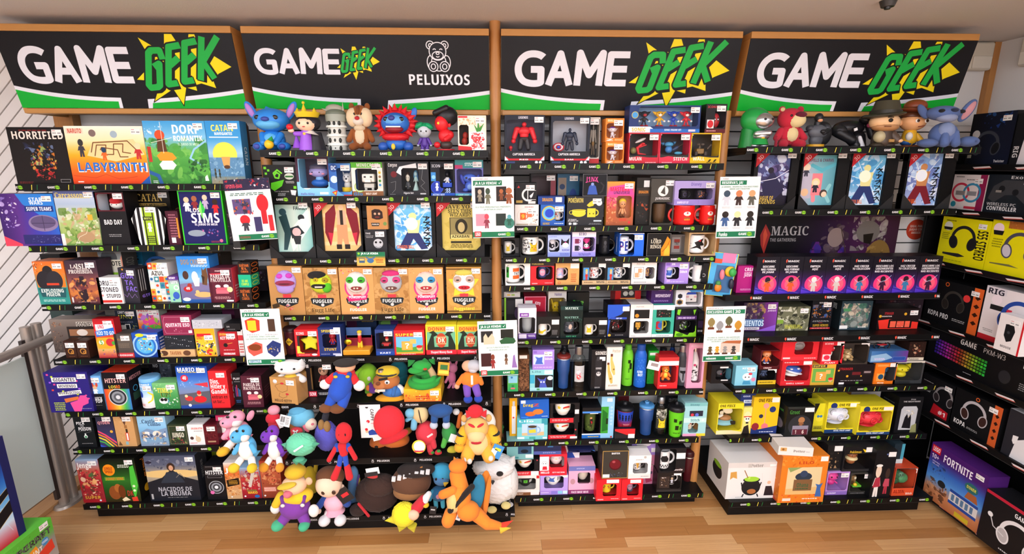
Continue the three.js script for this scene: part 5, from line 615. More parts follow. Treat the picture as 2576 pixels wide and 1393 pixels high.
shelf('plush', 'sixth', 'F', 912, 0.52, 'plush', { xm: 1290 });
b(280, 545, 690, 'kraft gift box with thin outline drawing and black name line', 'B #b88a50|D #5a3a22 1 24 40 18 34 24 28 36 24 56 24 66 30 64 48 44 56 28 50 24 40|E 46 22 7 4 #b8323a|D #5a3a22 1 34 58 30 72 44 78 60 72 58 58|E 62 62 6 4 #b8323a|T 44 88 9 66 #2a1a12 HELLO KITTY', { d: 0.13, r: -12, o: 0.01, cat: 'toy box', s: 'B #c0925a' });
toy(325, 625, 530, 'white plush in blue and yellow clothes sitting in kraft box', 'plush_doll', 'plush toy', 'head s f2f0ec 0 72 0 46 30 34;ear k f2f0ec -34 88 0 14 20 20;ear k f2f0ec 34 88 0 14 20 -20;eye s 22201c 24 78 30 4 4 3;eye s 22201c -12 78 32 4 4 3;body s 3a7ad0 4 24 0 30 22 24;vest s f0c83a 4 30 10 22 16 17;arm c f2f0ec -24 30 6 10 -40 18 14 10;arm c f2f0ec 26 30 6 10 42 20 14 10', 'plush', { o: 0.05, yb: 730 });
w(622, 865, 555, 'black window box with angry-browed doll', 'B #17151a|R 2 4 10 10 #ddd|R 4 84 30 16 #c8243a|T 19 92 10 24 #fff DZNR|L 40 88 40 8 2 #eee', [16, 8, 72, 74], toyIn('big-headed dark-haired doll with red top in black box', DOLL('e0ae8c', '241c1a', 'a8242c', '3a2a2a', '222222') + ';brow b 1c1614 -10 74 27 14 3 3 -16;brow b 1c1614 10 74 27 14 3 3 16', 'plush_doll', 'plush toy', [0.9, 0.98], 'plush'), { d: 0.1, cat: 'toy box', o: 0.08 });
toy(757, 1142, 525, 'large plush doll in blue overalls with red sleeves and white gloves', 'plush_doll', 'plush toy', 'head s f0b890 10 86 0 24 12 20;hat_brim s 2a2420 12 94 0 30 6 24;collar s d82a2e 8 73 0 24 8 18;overalls c 2450b8 4 58 6 24 -6 36 8 26;strap c 2450b8 -10 74 14 6 -6 60 18 6;strap c 2450b8 22 74 14 6 18 60 18 6;button s e8c82a -8 72 22 5 3 3;button s e8c82a 20 72 22 5 3 3;arm c d82a2e -16 68 6 9 -30 58 8 9;arm c d82a2e 28 66 6 9 34 56 8 9;glove s f6f4f0 -38 52 10 13 10 10;glove s f6f4f0 42 48 10 14 11 10;leg c 2450b8 -16 34 10 14 -28 14 20 12;leg c 2450b8 8 32 10 14 2 12 22 12;shoe s 7a4a26 -34 8 26 17 9 16;shoe s 7a4a26 -8 7 28 18 9 16', 'plush', { o: -0.07, yb: 948 });
toy(1072, 1290, 550, 'lime green round plush with curling leaf nose', 'plush_toy', 'plush toy', 'head s 8ac82e 4 62 0 42 36 38;curl c 8ac82e -20 86 10 8 -40 76 14 8;curl c 8ac82e -40 76 14 8 -44 52 16 7;eye s f0f4e4 14 66 34 8 6 5;body s 7ab828 10 22 0 26 22 22;leg s 8ac82e -6 6 8 14 8 16;leg s 8ac82e 26 6 8 14 8 16', 'plush', { o: 0.12, yb: 890 });
toy(1152, 1302, 700, 'small purple plush with orange feet and cream tag', 'plush_toy', 'plush toy', 'body s 6a3a9a 0 46 0 32 36 28;wing s e8842c -26 50 14 14 18 10;cap s 9ac83a 14 82 8 18 14 16;foot s e8842c -20 8 14 18 10 14;paper_tag:print b e8dcb0 34 40 24 30 30 2 -24', 'plush', { o: 0.06, yb: 845 });
toy(1228, 1532, 585, 'orange-brown mole plush with yellow helmet and blue overalls', 'plush_toy', 'plush toy', 'skirt s e8a01e 2 12 6 46 12 26;body s 3a72b8 10 32 0 34 20 26;sleeve c f0ece4 28 42 4 10 42 32 8 9;hand s b8703a 46 28 10 8 7 8;head s b8703a -8 62 4 40 22 30;muzzle s c8804a -24 58 26 20 12 12;nose s 8a4a24 -26 66 36 7 5 6;brow b 2a201a -12 76 30 26 5 5 10;' + 'eye s f6f4f0 0 68 32 8 6 4;pupil s 222222 0 68 36 3 3 2;teeth b f6f2e4 -18 46 34 22 6 4;helmet s e8c02a -4 84 0 36 16 30;lamp:metal y c8ccd0 -20 92 18 8 6;lamp_band s 3a3a3a -4 84 8 33 4 28;strap c 3a72b8 18 48 18 6 14 30 24 6', 'plush', { o: 0.06, yb: 905 });
toy(1368, 1562, 528, 'teal plush slumped behind the mole plush', 'plush_toy', 'plush toy', 'head s 2a8a98 0 68 0 44 30 34;body s 2f94a2 6 34 0 40 34 30;beak k d8603a 44 40 14 12 24 -80;arm c 2a8a98 -30 50 6 10 -40 24 10 9', 'plush', { o: 0.22, yb: 800 });
b(1510, 1848, 790, 'flat orange-yellow box under the green dragon plush', 'G #e8b82a #e8942a #e8622a|A 4 10 92 80 14 #f0d04a,#d8402c,#f4e8c8|L 30 50 40 30 2 #a8301c', { o: 0.0, d: 0.16, cat: 'toy box' });
toy(1532, 1850, 520, 'green coiled dragon plush with open jaw', 'plush_dragon', 'plush toy', 'coil t 2a9a3a 0 14 4 36 10 90;coil t 2fa842 2 26 4 27 9 90;neck c 2fa842 6 28 -6 15 2 62 0 15;neck_belly c d8b888 26 34 -4 10 16 68 4 9;head s 2fa842 -4 78 6 28 18 24;snout s 2fa842 -20 66 18 22 12 16;jaw s 2a9038 -4 56 18 20 8 14;crest k 1f8a34 -34 84 0 14 20 40;crest k 1f8a34 4 92 0 12 14;crest k 1f8a34 24 88 -4 12 16 -40;eye s d8402c 8 76 28 6 4 4;tail c 2a9a3a 30 14 20 8 48 34 14 3', 'plush', { o: 0.05, on: 1 });
toy(1815, 1928, 545, 'orange paper swing tag with green picture', 'swing_tag', 'tag', 'card:print b e8962a 0 50 0 92 96 2 -6;picture:print b 2a6a34 4 62 1.6 60 36 2 -6;strip:print b f0d04a 0 26 1.6 80 22 2 -6', 'print', { o: 0.02, yb: 670 });
toy(1862, 2005, 540, 'pink long-limbed plush leaning at the back', 'plush_toy', 'plush toy', 'head s e88ab0 20 78 0 28 16 22;ear s e88ab0 4 92 0 8 12 5 20;ear s e88ab0 38 92 0 8 12 5 -20;body s e07aa4 10 46 0 26 24 22;arm c e88ab0 -8 56 8 9 -30 34 12 8;leg c e88ab0 4 28 8 10 -20 8 14 9;leg c e88ab0 24 28 8 10 14 8 14 9', 'plush', { o: 0.16, yb: 812 });
toy(1985, 2232, 522, 'plush doll with grey hair, orange shirt and purple trousers', 'plush_doll', 'plush toy', 'head s e8b490 -4 84 -2 24 13 20;hair s c4c4ca 18 86 2 30 13 24;scarf s d4d4da 14 78 8 18 8 16;shirt s e8842a 4 52 0 38 20 24;placket:print b f4f0ea 10 56 23 8 22 3;arm c e8842a -22 60 4 11 -42 44 8 9;hand s e8b490 -46 38 10 10 7 8;arm c e8842a 34 60 4 11 44 44 8 9;leg c 7a52b8 -10 36 8 15 -8 20 18 13;leg c 7a52b8 22 36 8 15 30 20 18 13;shoe s 2a4ab8 -6 8 20 17 9 16;shoe s 2a4ab8 32 9 20 16 9 16', 'plush', { o: 0.03, yb: 892 });

shelf('plush', 'seventh', 'G', 492, 0.55, 'plush', { xm: 1380, x1: 0.02 });
toy(12, 342, 95, 'pink dinosaur plush with yellow feet, hanging at shelf end', 'plush_dinosaur', 'plush toy', DINO('f0a0b8', 'f6ece8', 'e8b82a') + ';hood_ear s f0a0b8 40 84 0 8 14 6 -30', 'plush', { o: -0.05, yb: 430 });
toy(102, 388, 208, 'light blue dinosaur plush with white belly', 'plush_dinosaur', 'plush toy', DINO('5ab4e4', 'f6f4f0', 'e8c82a') , 'plush', { o: -0.14, yb: 572 });
toy(352, 602, 212, 'purple dinosaur plush with orange and yellow shoes', 'plush_dinosaur', 'plush toy', DINO('7a38b8', 'f4f2ee', 'e8a02a'), 'plush', { o: -0.08, yb: 572 });
toy(402, 566, 58, 'small pink and red plush above the purple dinosaur', 'plush_toy', 'plush toy', 'head s f0a0b0 6 80 0 30 17 26;bow s d8283a 0 50 4 38 22 26;body s c8303e 4 28 0 34 26 26;paper_tag:print b f2f2ee 40 40 30 20 34 2 20', 'plush', { o: 0.03, yb: 275 });
toy(512, 640, 135, 'white barcode swing tag', 'swing_tag', 'tag', 'cord:plastic c 888888 10 84 0 1 16 100 -8 1;card:print b f0f0ee 0 50 0 70 84 1 -16', 'print', { o: -0.03, yb: 245, card: [0, 50, 1, 66, 80, 'B #f0f0ee|' + [8, 13, 17, 24, 29, 36, 40, 45].map((x, i) => `R ${x} 12 ${2 + i % 3} 52 #222`).join('|') + '|R 56 14 30 10 #999|L 56 30 34 50 6 #555|L 8 72 40 18 2 #777', -0.28] });
toy(602, 848, 70, 'sky blue hat plush with pink creature and red cross patch', 'plush_toy', 'plush toy', 'hat s 6ab4d4 -6 62 0 44 36 34;hat_top s 5aa4c8 -10 82 0 34 20 28;patch s d83a44 -14 22 26 20 14 10;cross b f4f0ea -14 22 36 22 5 3 45;cross b f4f0ea -14 22 36 22 5 3 -45;face s f0d8c4 30 40 14 20 22 18;nose s e8788a 42 48 30 5 4 4;ear s e8788a 14 34 18 10 24 8 20', 'plush', { o: 0.04, yb: 285 });
toy(575, 850, 292, 'mint green fluffy cushion plush with grey stick label', 'plush_toy', 'plush toy', 'body f 6ac8a0 0 60 0 44 38 30;fringe k 5ab890 -40 62 6 10 20 80;fringe k 5ab890 40 62 6 10 20 -80;fringe k 5ab890 -14 8 10 12 18 170;fringe k 5ab890 4 6 10 12 18 180;foot s 5ab890 -6 10 8 16 9 12;plastic_strip:plastic b e8eef0 4 66 32 34 6 3 34', 'plush', { o: -0.075, yb: 515 });
toy(818, 1012, 130, 'violet blue furry ball plush with brown feet on top', 'plush_toy', 'plush toy', 'body f 5a5ac0 0 40 0 48 40 38;shoe s a8804a -10 76 20 14 14 14;shoe s a8804a 14 72 22 15 15 14;leg c 2a2a34 0 84 4 14 4 96 -4 14', 'plush', { o: 0.03, yb: 430 });
toy(922, 1172, 195, 'red and blue plush doll dangling over shelf', 'plush_doll', 'plush toy', 'head s d8262e 12 82 8 27 18 24;eye s 1a1a1e 4 84 28 3 3 2;eye s 1a1a1e 22 84 28 3 3 2;torso c d8262e 4 58 4 17 6 46 4 14;shoulder s 2a52c0 -14 56 6 10 8 9;shoulder s 2a52c0 22 56 6 10 8 9;arm c d8262e -18 56 8 8 -42 36 12 8;arm c d8262e 26 56 8 8 44 38 12 8;leg c 2a52c0 -4 40 8 9 -10 26 14 8;leg c 2a52c0 10 40 8 9 14 26 14 8;boot c d8262e -12 24 14 10 -28 6 18 12;boot c d8262e 16 24 14 10 22 6 18 12', 'plush', { o: -0.07, yb: 652 });
toy(1178, 1552, 68, 'big red cap cushion plush with white backing card', 'cap_cushion', 'plush toy', 'cap s e02a34 18 54 0 34 44 30;brim s c8222c 30 24 16 34 10 20 20;backing_card:print b eeecea -26 50 -14 46 92 2;card_strip:print b eeecea 6 10 -12 60 16 2 14', 'plush', { o: -0.01, yb: 362, card: [-26, 50, -12.6, 46, 92, 'B #eceae8|P #222 28 6 44 6 40 10 32 10|V 60 30 16 36 #2a2a2a CAPPY|C 38 50 8 #d82a34|V 34 56 5 12 #fff SET|D #d82a34 2 52 56 66 56|P #2a4aa0 34 80 56 74 82 84 80 90 40 92|C 30 80 8 #e8b890|C 28 74 7 #d82a34'] });
toy(1268, 1605, 245, 'orange and brown plush lying under the red cap', 'plush_toy', 'plush toy', 'head s c86a2c -26 34 0 24 32 24;body s d8702a 14 44 0 34 32 26;tail c b8842a 20 56 0 12 46 80 -6 8;foot s e8842a 8 18 20 14 16 12;' + 'eye s 2a1c14 -28 36 22 5 6 3', 'plush', { o: 0.14, yb: 425 });
toy(1558, 1745, 58, 'pale blue turtle plush with beige shell front', 'plush_toy', 'plush toy', 'shell s d8c08a 20 62 0 36 34 28;shell_seam s 4a3a2a 22 62 24 3 30 6 10;head s 7ac0e0 -24 70 8 22 18 20;leg c 7ac0e0 -6 40 10 14 -10 16 14 14;arm c 7ac0e0 -20 54 8 10 -38 44 10 9', 'plush', { o: 0.04, yb: 262 });
toy(1742, 1965, 56, 'dark blue plush with pale grey hands', 'plush_toy', 'plush toy', 'body s 24508c 0 74 0 46 30 34;arm c 24508c -20 56 10 14 -22 36 16 13;arm c 24508c 22 56 10 14 22 36 16 13;hand s c8d4e4 -24 16 20 15 17 14;hand s c8d4e4 22 16 20 15 17 14', 'plush', { o: 0.03, yb: 230 });
toy(1645, 1866, 192, 'red plush hanging upside with strawberry shoes', 'plush_toy', 'plush toy', 'body s e03c4a -8 66 0 40 34 34;arm c e03c4a 16 46 12 12 20 32 14 11;leg c e03c4a 4 34 10 12 6 20 14 11;shoe s d82a34 10 9 18 12 11 13;shoe s d82a34 36 12 18 14 11 13;leaf s 4a9a3a 14 16 20 8 4 8;leaf s 4a9a3a 38 20 20 8 4 8;stick_label b f0ece8 10 72 34 24 5 3 34', 'plush', { o: 0.06, yb: 470 });
toy(1612, 1738, 345, 'round yellow and white swing tag', 'swing_tag', 'tag', 'card:print s e8cc3a 0 50 0 46 48 3;card_face:print s e8f0f4 4 52 2 38 38 3;card_stripe:print b d83a44 0 20 3 60 12 2', 'print', { o: -0.03, yb: 460 });
toy(1832, 2042, 88, 'green and orange long-beaked plush with white hand', 'plush_toy', 'plush toy', 'neck c e8762a 30 60 0 9 40 88 0 9;hand s f4f4f0 24 94 6 14 7 10;body s 3a9a4a -6 46 0 30 22 26;leg c 5ac04a -20 36 8 12 -30 20 12 10;foot s d8c83a 6 10 14 22 9 16;paper_tag:print b f2f2ee 14 40 26 36 18 2 -20', 'plush', { o: 0.07, yb: 450 });
toy(1978, 2335, 56, 'big yellow monster plush with red hair and black spiked cuffs', 'plush_monster', 'plush toy', 'shell s f0ece2 2 60 -14 40 28 22;body s e8a83a 2 36 0 34 30 28;belly s f0d090 2 36 14 24 24 18;head s e8b868 -2 62 14 28 20 24;muzzle s f2c890 -2 54 30 20 12 15;mouth s c82a34 -2 46 40 12 3 4;hair f e02a34 -4 90 6 18 11 16;hair k e02a34 -18 84 10 8 12 30;hair k e02a34 14 84 10 8 12 -30;brow s e02a34 -12 75 34 9 2 4 -30;brow s e02a34 8 75 34 9 2 4 30;ear s e8b868 -30 76 4 7 7 5;ear s e8b868 26 76 4 7 7 5;' + 'arm c e8b02a -28 54 8 14 -40 36 12 12;arm c e8b02a 32 54 8 14 42 36 12 12;cuff s 1f1d1c -34 50 10 14 4 13;cuff s 1f1d1c -40 36 12 13 4 12;cuff s 1f1d1c 38 50 10 14 4 13;cuff s 1f1d1c 42 36 12 13 4 12;fist s e8b02a -42 26 14 12 9 11;fist s e8b02a 44 26 14 12 9 11;leg c e8a83a -18 22 12 16 -24 10 20 15;leg c e8a83a 20 22 12 16 26 10 20 15;toe s f4f0e8 -30 10 32 6 5 6;toe s f4f0e8 -18 8 33 6 5 6;toe s f4f0e8 30 12 32 6 5 6', 'plush', { o: 0.0, yb: 486 });
toy(2240, 2368, 378, 'blue logo swing tag with white barcode half', 'swing_tag', 'tag', 'card:print b 3a8ac8 8 54 0 70 80 2 -24;barcode_half:print b f0f0ee -18 40 1.6 36 66 2 -24;lettering:print b e8d03a 16 66 1.6 40 16 2 -24', 'print', { o: -0.05, yb: 515 });
toy(2302, 2382, 210, 'small green capped plush behind the yellow monster', 'plush_doll', 'plush toy', 'cap s 4a9a4a 0 74 0 46 26 36;badge s f0f4ec 0 74 32 12 9 4;head s e8b890 4 54 4 34 14 28;body s 3a7a3e 0 24 0 38 26 28', 'plush', { o: 0.3, yb: 400 });

shelf('plush', 'lowest', 'G', 962, 0.55, 'plush', { xm: 1380, x1: 0.1, x0: -1.0, kick: 1 });
toy(480, 842, 570, 'plush doll with yellow cap, purple overalls and pink nose', 'plush_doll', 'plush toy', 'cap s d8b02a 6 92 0 24 11 22;cap_brim s e8c83a -6 78 24 22 4 12 10;head s f0c8a0 2 70 4 28 15 24;nose s e8788a -4 65 28 10 6 9;ear s f0c8a0 34 74 0 8 7 5;shirt s e8c02a 4 48 0 36 14 24;overalls s 7a3a9a -2 30 4 34 20 27;strap c 7a3a9a -24 52 14 5 -18 36 20 5;strap c 7a3a9a 26 52 14 5 20 36 20 5;button s f4f0ea -20 42 24 5 3 3;button s f4f0ea 24 42 24 5 3 3;arm c e8c02a -30 50 4 11 -42 36 8 10;glove s f6f4ee -44 30 10 11 9 9;glove s f6f4ee 44 26 14 12 11 10;leg c 7a3a9a -18 18 10 13 -30 8 18 11;leg c 7a3a9a 16 16 10 13 24 7 18 11;shoe s 4ab888 -36 6 24 14 8 16;shoe s 4ab888 24 5 26 12 7 16', 'plush', { o: -0.07, yb: 1010 });
toy(808, 1132, 575, 'plush girl with short brown hair, pink dress and blue jacket', 'plush_doll', 'plush toy', 'head s f0d0b4 -6 70 6 33 22 26;hair s 6a4228 -4 82 -4 36 18 26;ear s f0d0b4 26 64 4 6 5 5;' + eyes(66, 13, 30, 5, '3a2418') + ';dress s f2b4c4 2 34 4 26 18 20;skirt k e8a8ba 2 16 4 26 24;jacket c 2a4a98 -18 44 4 9 -34 30 8 9;jacket c 2a4a98 22 46 2 10 36 32 6 10;hand s f0d0b4 -34 22 14 6 5 6;leg c f4f0ec -12 16 12 9 -16 10 18 9;leg c f4f0ec 12 16 12 9 18 10 18 9;shoe s e4e4e6 -18 9 26 15 9 16;shoe s e4e4e6 22 9 26 15 9 16', 'plush', { o: -0.01, yb: 986 });
toy(985, 1142, 722, 'black swing tag with red lettering', 'swing_tag', 'tag', 'card:print b 19181a 0 50 0 74 72 2 32;lettering:print b c8242c 4 54 1.6 40 18 2 32', 'print', { o: -0.04, yb: 880 });
toy(716, 862, 540, 'yellow plush slumped behind the capped doll', 'plush_toy', 'plush toy', 'body s d8b82a 0 46 0 44 46 32;ear s d8b82a 34 86 0 12 20 8 -10', 'plush', { o: 0.2, yb: 800 });
toy(1078, 1206, 560, 'grey-blue plush with purple and yellow wing edge', 'plush_toy', 'plush toy', 'body s 5a88b8 0 40 0 40 40 32;head s 6a9ac8 6 80 0 30 20 26;wing s 6a4a9a 34 62 18 10 22 8 -10;wing_edge s e0c84a 40 58 22 6 18 6 -10;foot s 4a78a8 -20 8 14 22 9 16', 'plush', { o: 0.12, yb: 880 });
toy(1128, 1510, 620, 'dark brown shaggy furry plush with red collar', 'plush_toy', 'plush toy', 'body f 33201a 4 46 0 46 46 34;head f 3a251d 14 76 10 34 24 28;paw f 2c1c16 -34 16 18 18 14 16;collar c c8262e -30 38 26 3 -10 8 30 3', 'plush', { o: 0.05 });
toy(1232, 1362, 560, 'black and white barcode tag over red tongue', 'swing_tag', 'tag', 'card:print b e8e8e6 0 62 0 84 48 2 8;dark_half:print b 1f1f24 -10 40 1.6 84 30 2 8;tongue:plush s d83a3a -10 22 -6 40 20 4 -10', 'print', { o: 0.0, yb: 670 });
toy(1452, 1805, 552, 'giant brown mushroom-headed cushion with row of white teeth', 'plush_toy', 'plush toy', 'crown s 5a3a26 -4 50 0 46 44 34;underside s 8a6038 -8 26 8 38 22 26;' + [0, 1, 2, 3, 4, 5, 6].map((i) => `tooth b eef0f0 ${-40 + i * 13} ${76 + i * 3.2} 22 9 14 6 -8`).join(';') + ';band s 2a1f1a 8 86 0 44 12 30;tuft k b8783a 20 92 6 6 10 -30', 'plush', { o: 0.0, yb: 812 });
toy(1456, 1786, 745, 'upside-down plush doll with yellow hair and red coat', 'plush_doll', 'plush toy', 'hair f e8dc2a -20 30 6 30 32 26;lock k e8dc2a -42 20 10 12 28 100;lock k e8dc2a -26 4 14 12 22 160;lock k e8dc2a 0 2 14 12 22 190;face s f0c8a8 6 40 22 14 14 10;coat c c82a38 10 46 8 14 30 74 10 12;sleeve c f0ecec 34 76 12 10 44 92 12 7;shoe s e8c82a 36 62 14 8 7 8', 'plush', { o: -0.08, yb: 1022 });
toy(1744, 1962, 530, 'teal bird plush with yellow beak and patterned sweater', 'plush_toy', 'plush toy', 'head s 3a9ac0 8 78 0 40 20 32;face s 4a7aa8 6 68 16 30 12 20;beak k e8c03a 18 64 32 10 9 -70;' + eyes(74, 12, 30, 4) + ';sweater s 2a6a98 -6 32 0 34 16 26;heart s e8a0b8 -8 34 26 8 5 3;leg c 4ab0cc -20 20 8 9 -18 8 14 8;leg c 4ab0cc 6 20 8 9 8 8 14 8;arm c 3a9ac0 -30 40 8 8 -40 24 14 7', 'plush', { o: 0.02, yb: 900 });
toy(1848, 2432, 528, 'orange dragon plush with teal-lined wings and flame tail', 'plush_dragon', 'plush toy', 'neck c e8862a -25 80 0 11 -21 62 4 12;head s e8862a -24 93 -2 13 9 12;horn k e0902a -28 98 -8 3 7 16;horn k e0902a -18 98 -8 3 7 -16;body s e8862a -22 50 8 16 22 16;belly s e8c07a -30 48 14 10 17 12;arm c e8862a -30 66 14 6 -44 64 20 6;wing s e08028 12 48 -4 9 36 3 -6;wing_lining s 2a7a9c 3 52 3 10 31 3 -8;wing_fold s e8862a 16 46 5 4 36 3 -8;thigh s e8862a -10 34 16 16 14 14;leg c e8862a -34 30 14 9 -38 20 18 9;tail c e8862a 0 26 12 10 16 12 16 8;tail c e8862a 16 12 16 8 34 6 14 5;flame k e8402a 34 4 14 6 22 -60;flame k f0c83a 34 3 18 5 16 -80;strap c 1f1a18 -34 40 22 4 -4 74 18 4', 'plush', { o: -0.11, yb: 1030 });
toy(2080, 2482, 480, 'large white owl plush with small dark beak', 'plush_owl', 'plush toy', 'body f e2e0dc 8 42 0 42 42 36;head f e6e4e0 2 80 2 42 22 34;ear_tuft k e2e0dc 38 88 0 10 14 -30;eye s 2a2622 -20 78 34 7 5 4;eye s 2a2622 14 84 35 7 5 4;brow s e0dcd4 -20 84 33 9 3 4 10;beak k 3a3a3e 0 70 38 4 8 180;wing f d8d6d0 40 44 4 12 34 22;foot s e8d88a -2 5 34 10 5 9;foot s e8d88a 26 12 32 10 6 9', 'plush', { o: 0.09 });
toy(2380, 2540, 922, 'pale grey cone-shaped plush end on shelf corner', 'plush_toy', 'plush toy', 'tail_tip k d8d6d8 -30 30 0 26 70 -112;tail_base s e4e2e2 -28 56 0 22 34 22', 'plush', { o: 0.05 });
toy(1965, 2042, 930, 'small white cloth label hanging at the front', 'swing_tag', 'tag', 'card:print b f2f2f0 0 50 0 60 86 2 -24;print_lines:print b 8890a8 2 52 1.6 20 50 2 -24', 'print', { o: -0.05, yb: 1012 });
toy(1752, 1830, 885, 'black paper tag under the teal bird', 'swing_tag', 'tag', 'card:print b 222226 0 50 0 70 84 2 -10;print_lines:print b d0d0d0 0 56 1.6 44 14 2 -10', 'print', { o: -0.02, yb: 960 });
// ---------- mug bay ----------
shelf('mug', 'top', 'H', 660, 0.4, 'game');
const HERO = (a, p, lg) => `head s ${a} 0 90 4 9 8 9;chest s ${a} 0 68 2 24 15 16;belly s ${a} 0 54 2 17 12 13;shoulder s ${a} -26 74 0 13 9 12;shoulder s ${a} 26 74 0 13 9 12;arm c ${a} -30 68 2 10 -38 46 6 9;arm c ${a} 30 68 2 10 38 46 6 9;fist s ${a} -41 34 8 9 8 9;fist s ${a} 41 34 8 9 8 9;hips s ${p} 0 42 2 19 9 14;leg c ${lg} -10 38 2 11 -16 10 4 9;leg c ${lg} 10 38 2 11 16 10 4 9`;
const LEG = (t2) => `B #1f2330|T 46 5 5 24 #e8e8f0 LEGENDS|R 0 72 100 28 #18191e|T 48 79 5 56 #f2f2f6 CAPTAIN AMERICA|P #c82430 10 88 90 88 96 84 96 92 4 92 4 84|T 48 90 3 24 #fff ${t2}|R 4 94 22 5 #3a4a7a|C 80 96 4 #eee|C 90 96 4 #eee|P #d8d8e0 0 82 10 92 0 92|P #d8d8e0 100 82 90 92 100 92`;
w(192, 580, 190, 'black action figure box with big red figure', LEG('RED'), [5, 10, 90, 63], [toyIn('bulky red action figure with black trousers', HERO('d82c36', '2c2c30', '2c2c30'), 'action_figure', 'figurine', [0.8, 0.98]), toyIn('small red spare head beside the red figure', 'head s d8303a 0 60 0 40 34 36;neck y c82832 0 10 0 22 30', 'spare_head', 'toy part', [0.14, 0.2], 'plastic', -0.38)], { d: 0.08, cat: 'toy box', n: 'figure_box', inner: '#3a3e58', s: 'B #8a1c24' });
w(640, 1020, 200, 'black action figure box with slim dark figure and white bubbles', LEG('SAM'), [5, 10, 90, 63], [toyIn('slim dark blue action figure in white moulded tray', HERO('2c3448', '1f2534', '2a3040'), 'action_figure', 'figurine', [0.5, 0.8], 'plastic', 0.02), toyIn('round red, white and blue toy shield', 'rim s c8303c 0 50 0 50 50 6;ring s f0f0f0 0 50 4 38 38 6;ring s c8303c 0 50 7 27 27 6;core s 2a4ab0 0 50 10 17 17 6', 'toy_shield', 'toy part', [0.34, 0.3], 'plastic', -0.3)], { d: 0.08, cat: 'toy box', n: 'figure_box', inner: '#b8bcc6', s: 'B #2a3a6a' });
w(1012, 1116, 212, 'narrow clear carton with pale figure beside the action boxes', 'B #cfc8bc|R 6 4 88 80 #3a3630|R 0 88 100 12 #c83438', [6, 4, 88, 82], toyIn('grey and gold toy figure in the narrow carton', HERO('9a948a', '8a6a3a', '6a5a4a')), { o: 0.06, d: 0.06, cat: 'toy box' });
for (const [yt, lk, o] of [[455, 'orange vinyl figure box, lower one of two', {}], [222, 'orange vinyl figure box, upper one of two', { on: 2 }]]) w(1172, 1352, yt, lk, 'B #e8842a|R 8 4 50 12 #f0a04a|T 32 10 8 40 #f8dcb8 BALL|R 0 82 100 18 #e07820|T 26 90 9 40 #fff Z|L 50 86 44 8 2 #f8d8b0', [6, 20, 88, 62], toyIn(yt > 300 ? 'white and purple big-headed figure in lower orange box' : 'white and purple big-headed figure in upper orange box', 'head s f0eef4 0 66 0 34 20 28;cap s 7a4ab8 0 78 0 24 14 22;horn k f0eef4 -30 70 0 6 14 60;horn k f0eef4 30 70 0 6 14 -60;' + eyes(64, 12, 26, 3, 'b8242c') + ';body s f0eef4 0 34 0 14 16 12;leg c f0eef4 -6 24 0 6 -12 6 4 6;leg c f0eef4 6 24 0 6 12 6 4 6;tail c f0eef4 8 18 -6 5 26 30 -8 3'), { d: 0.085, cat: 'toy box', inner: '#e09a58', g: 'orange figure boxes', ...o });
const LOW = (c1, ttl, c2) => `B ${c1}|R 4 4 92 74 #2c2a28|P ${c1} 0 80 30 74 100 82 100 100 0 100|T ${ttl[1]} 82 11 ${ttl[2]} #f6f0e6 ${ttl[0]}|L ${ttl[1] > 50 ? 8 : 56} 92 36 5 1 ${c2}|R 4 6 12 8 #e8e8e8|R 2 18 10 10 #2a4a9a`;
w(1398, 1694, 362, 'red-fronted figure box with small red dragon toy', LOW('#c82a3a', ['MULAN', 24, 42], '#f8d0d0'), [3, 4, 94, 68], toyIn('slender red dragon figure with feathered headpiece', 'body c d8323a -10 10 0 5 -16 40 0 7;neck c d8323a -16 40 0 6 0 58 6 6;head s d8323a 6 62 8 9 7 10;arm c d8323a -8 44 4 3 20 56 8 2;mask s d8d8d8 -4 80 0 26 8 10 24;stone s 7a7a48 -36 26 6 14 18 14;tail c d8323a -10 10 0 5 20 6 6 2'), { d: 0.09, cat: 'toy box', n: 'figure_box' });
w(1698, 1998, 362, 'red-fronted figure box with small blue guitar toy', LOW('#d8304a', ['STITCH', 70, 46], '#f8d0d8'), [3, 4, 94, 66], toyIn('small blue dancing figure with guitar', 'body s 4a8ac8 -12 30 0 16 20 14;head s 4a9ac8 -14 58 4 20 14 18;ear k 4a8ab8 -36 60 0 8 18 70;ear k 4a8ab8 8 64 0 8 18 -60;guitar s 2a3a5a 14 36 12 18 10 6 30;neck c 3a2a20 24 42 14 3 44 60 14 2;wave s 5ab0d0 30 10 4 18 9 10'), { d: 0.09, cat: 'toy box', n: 'figure_box' });
w(2002, 2292, 365, 'yellow-fronted figure box with rusty tracked toy', LOW('#e0b41c', ['WALL', 30, 40], '#6a5010') + '|P #2a2410 60 92 66 84 72 84 66 92|P #2a2410 78 92 84 84 90 84 84 92', [3, 4, 94, 70], toyIn('brown tracked robot toy figure', 'body b 8a6a3a -10 26 0 34 28 30;track b 3a3230 -30 14 4 12 22 34;track b 3a3230 12 14 4 12 22 34;neck c 6a5a4a -10 38 0 4 -8 56 0 3;eye s 5a5450 -18 62 8 8 6 9;eye s 5a5450 0 62 8 8 6 9;wing b 4a4038 32 50 0 26 8 14 50'), { d: 0.09, cat: 'toy box', n: 'figure_box' });
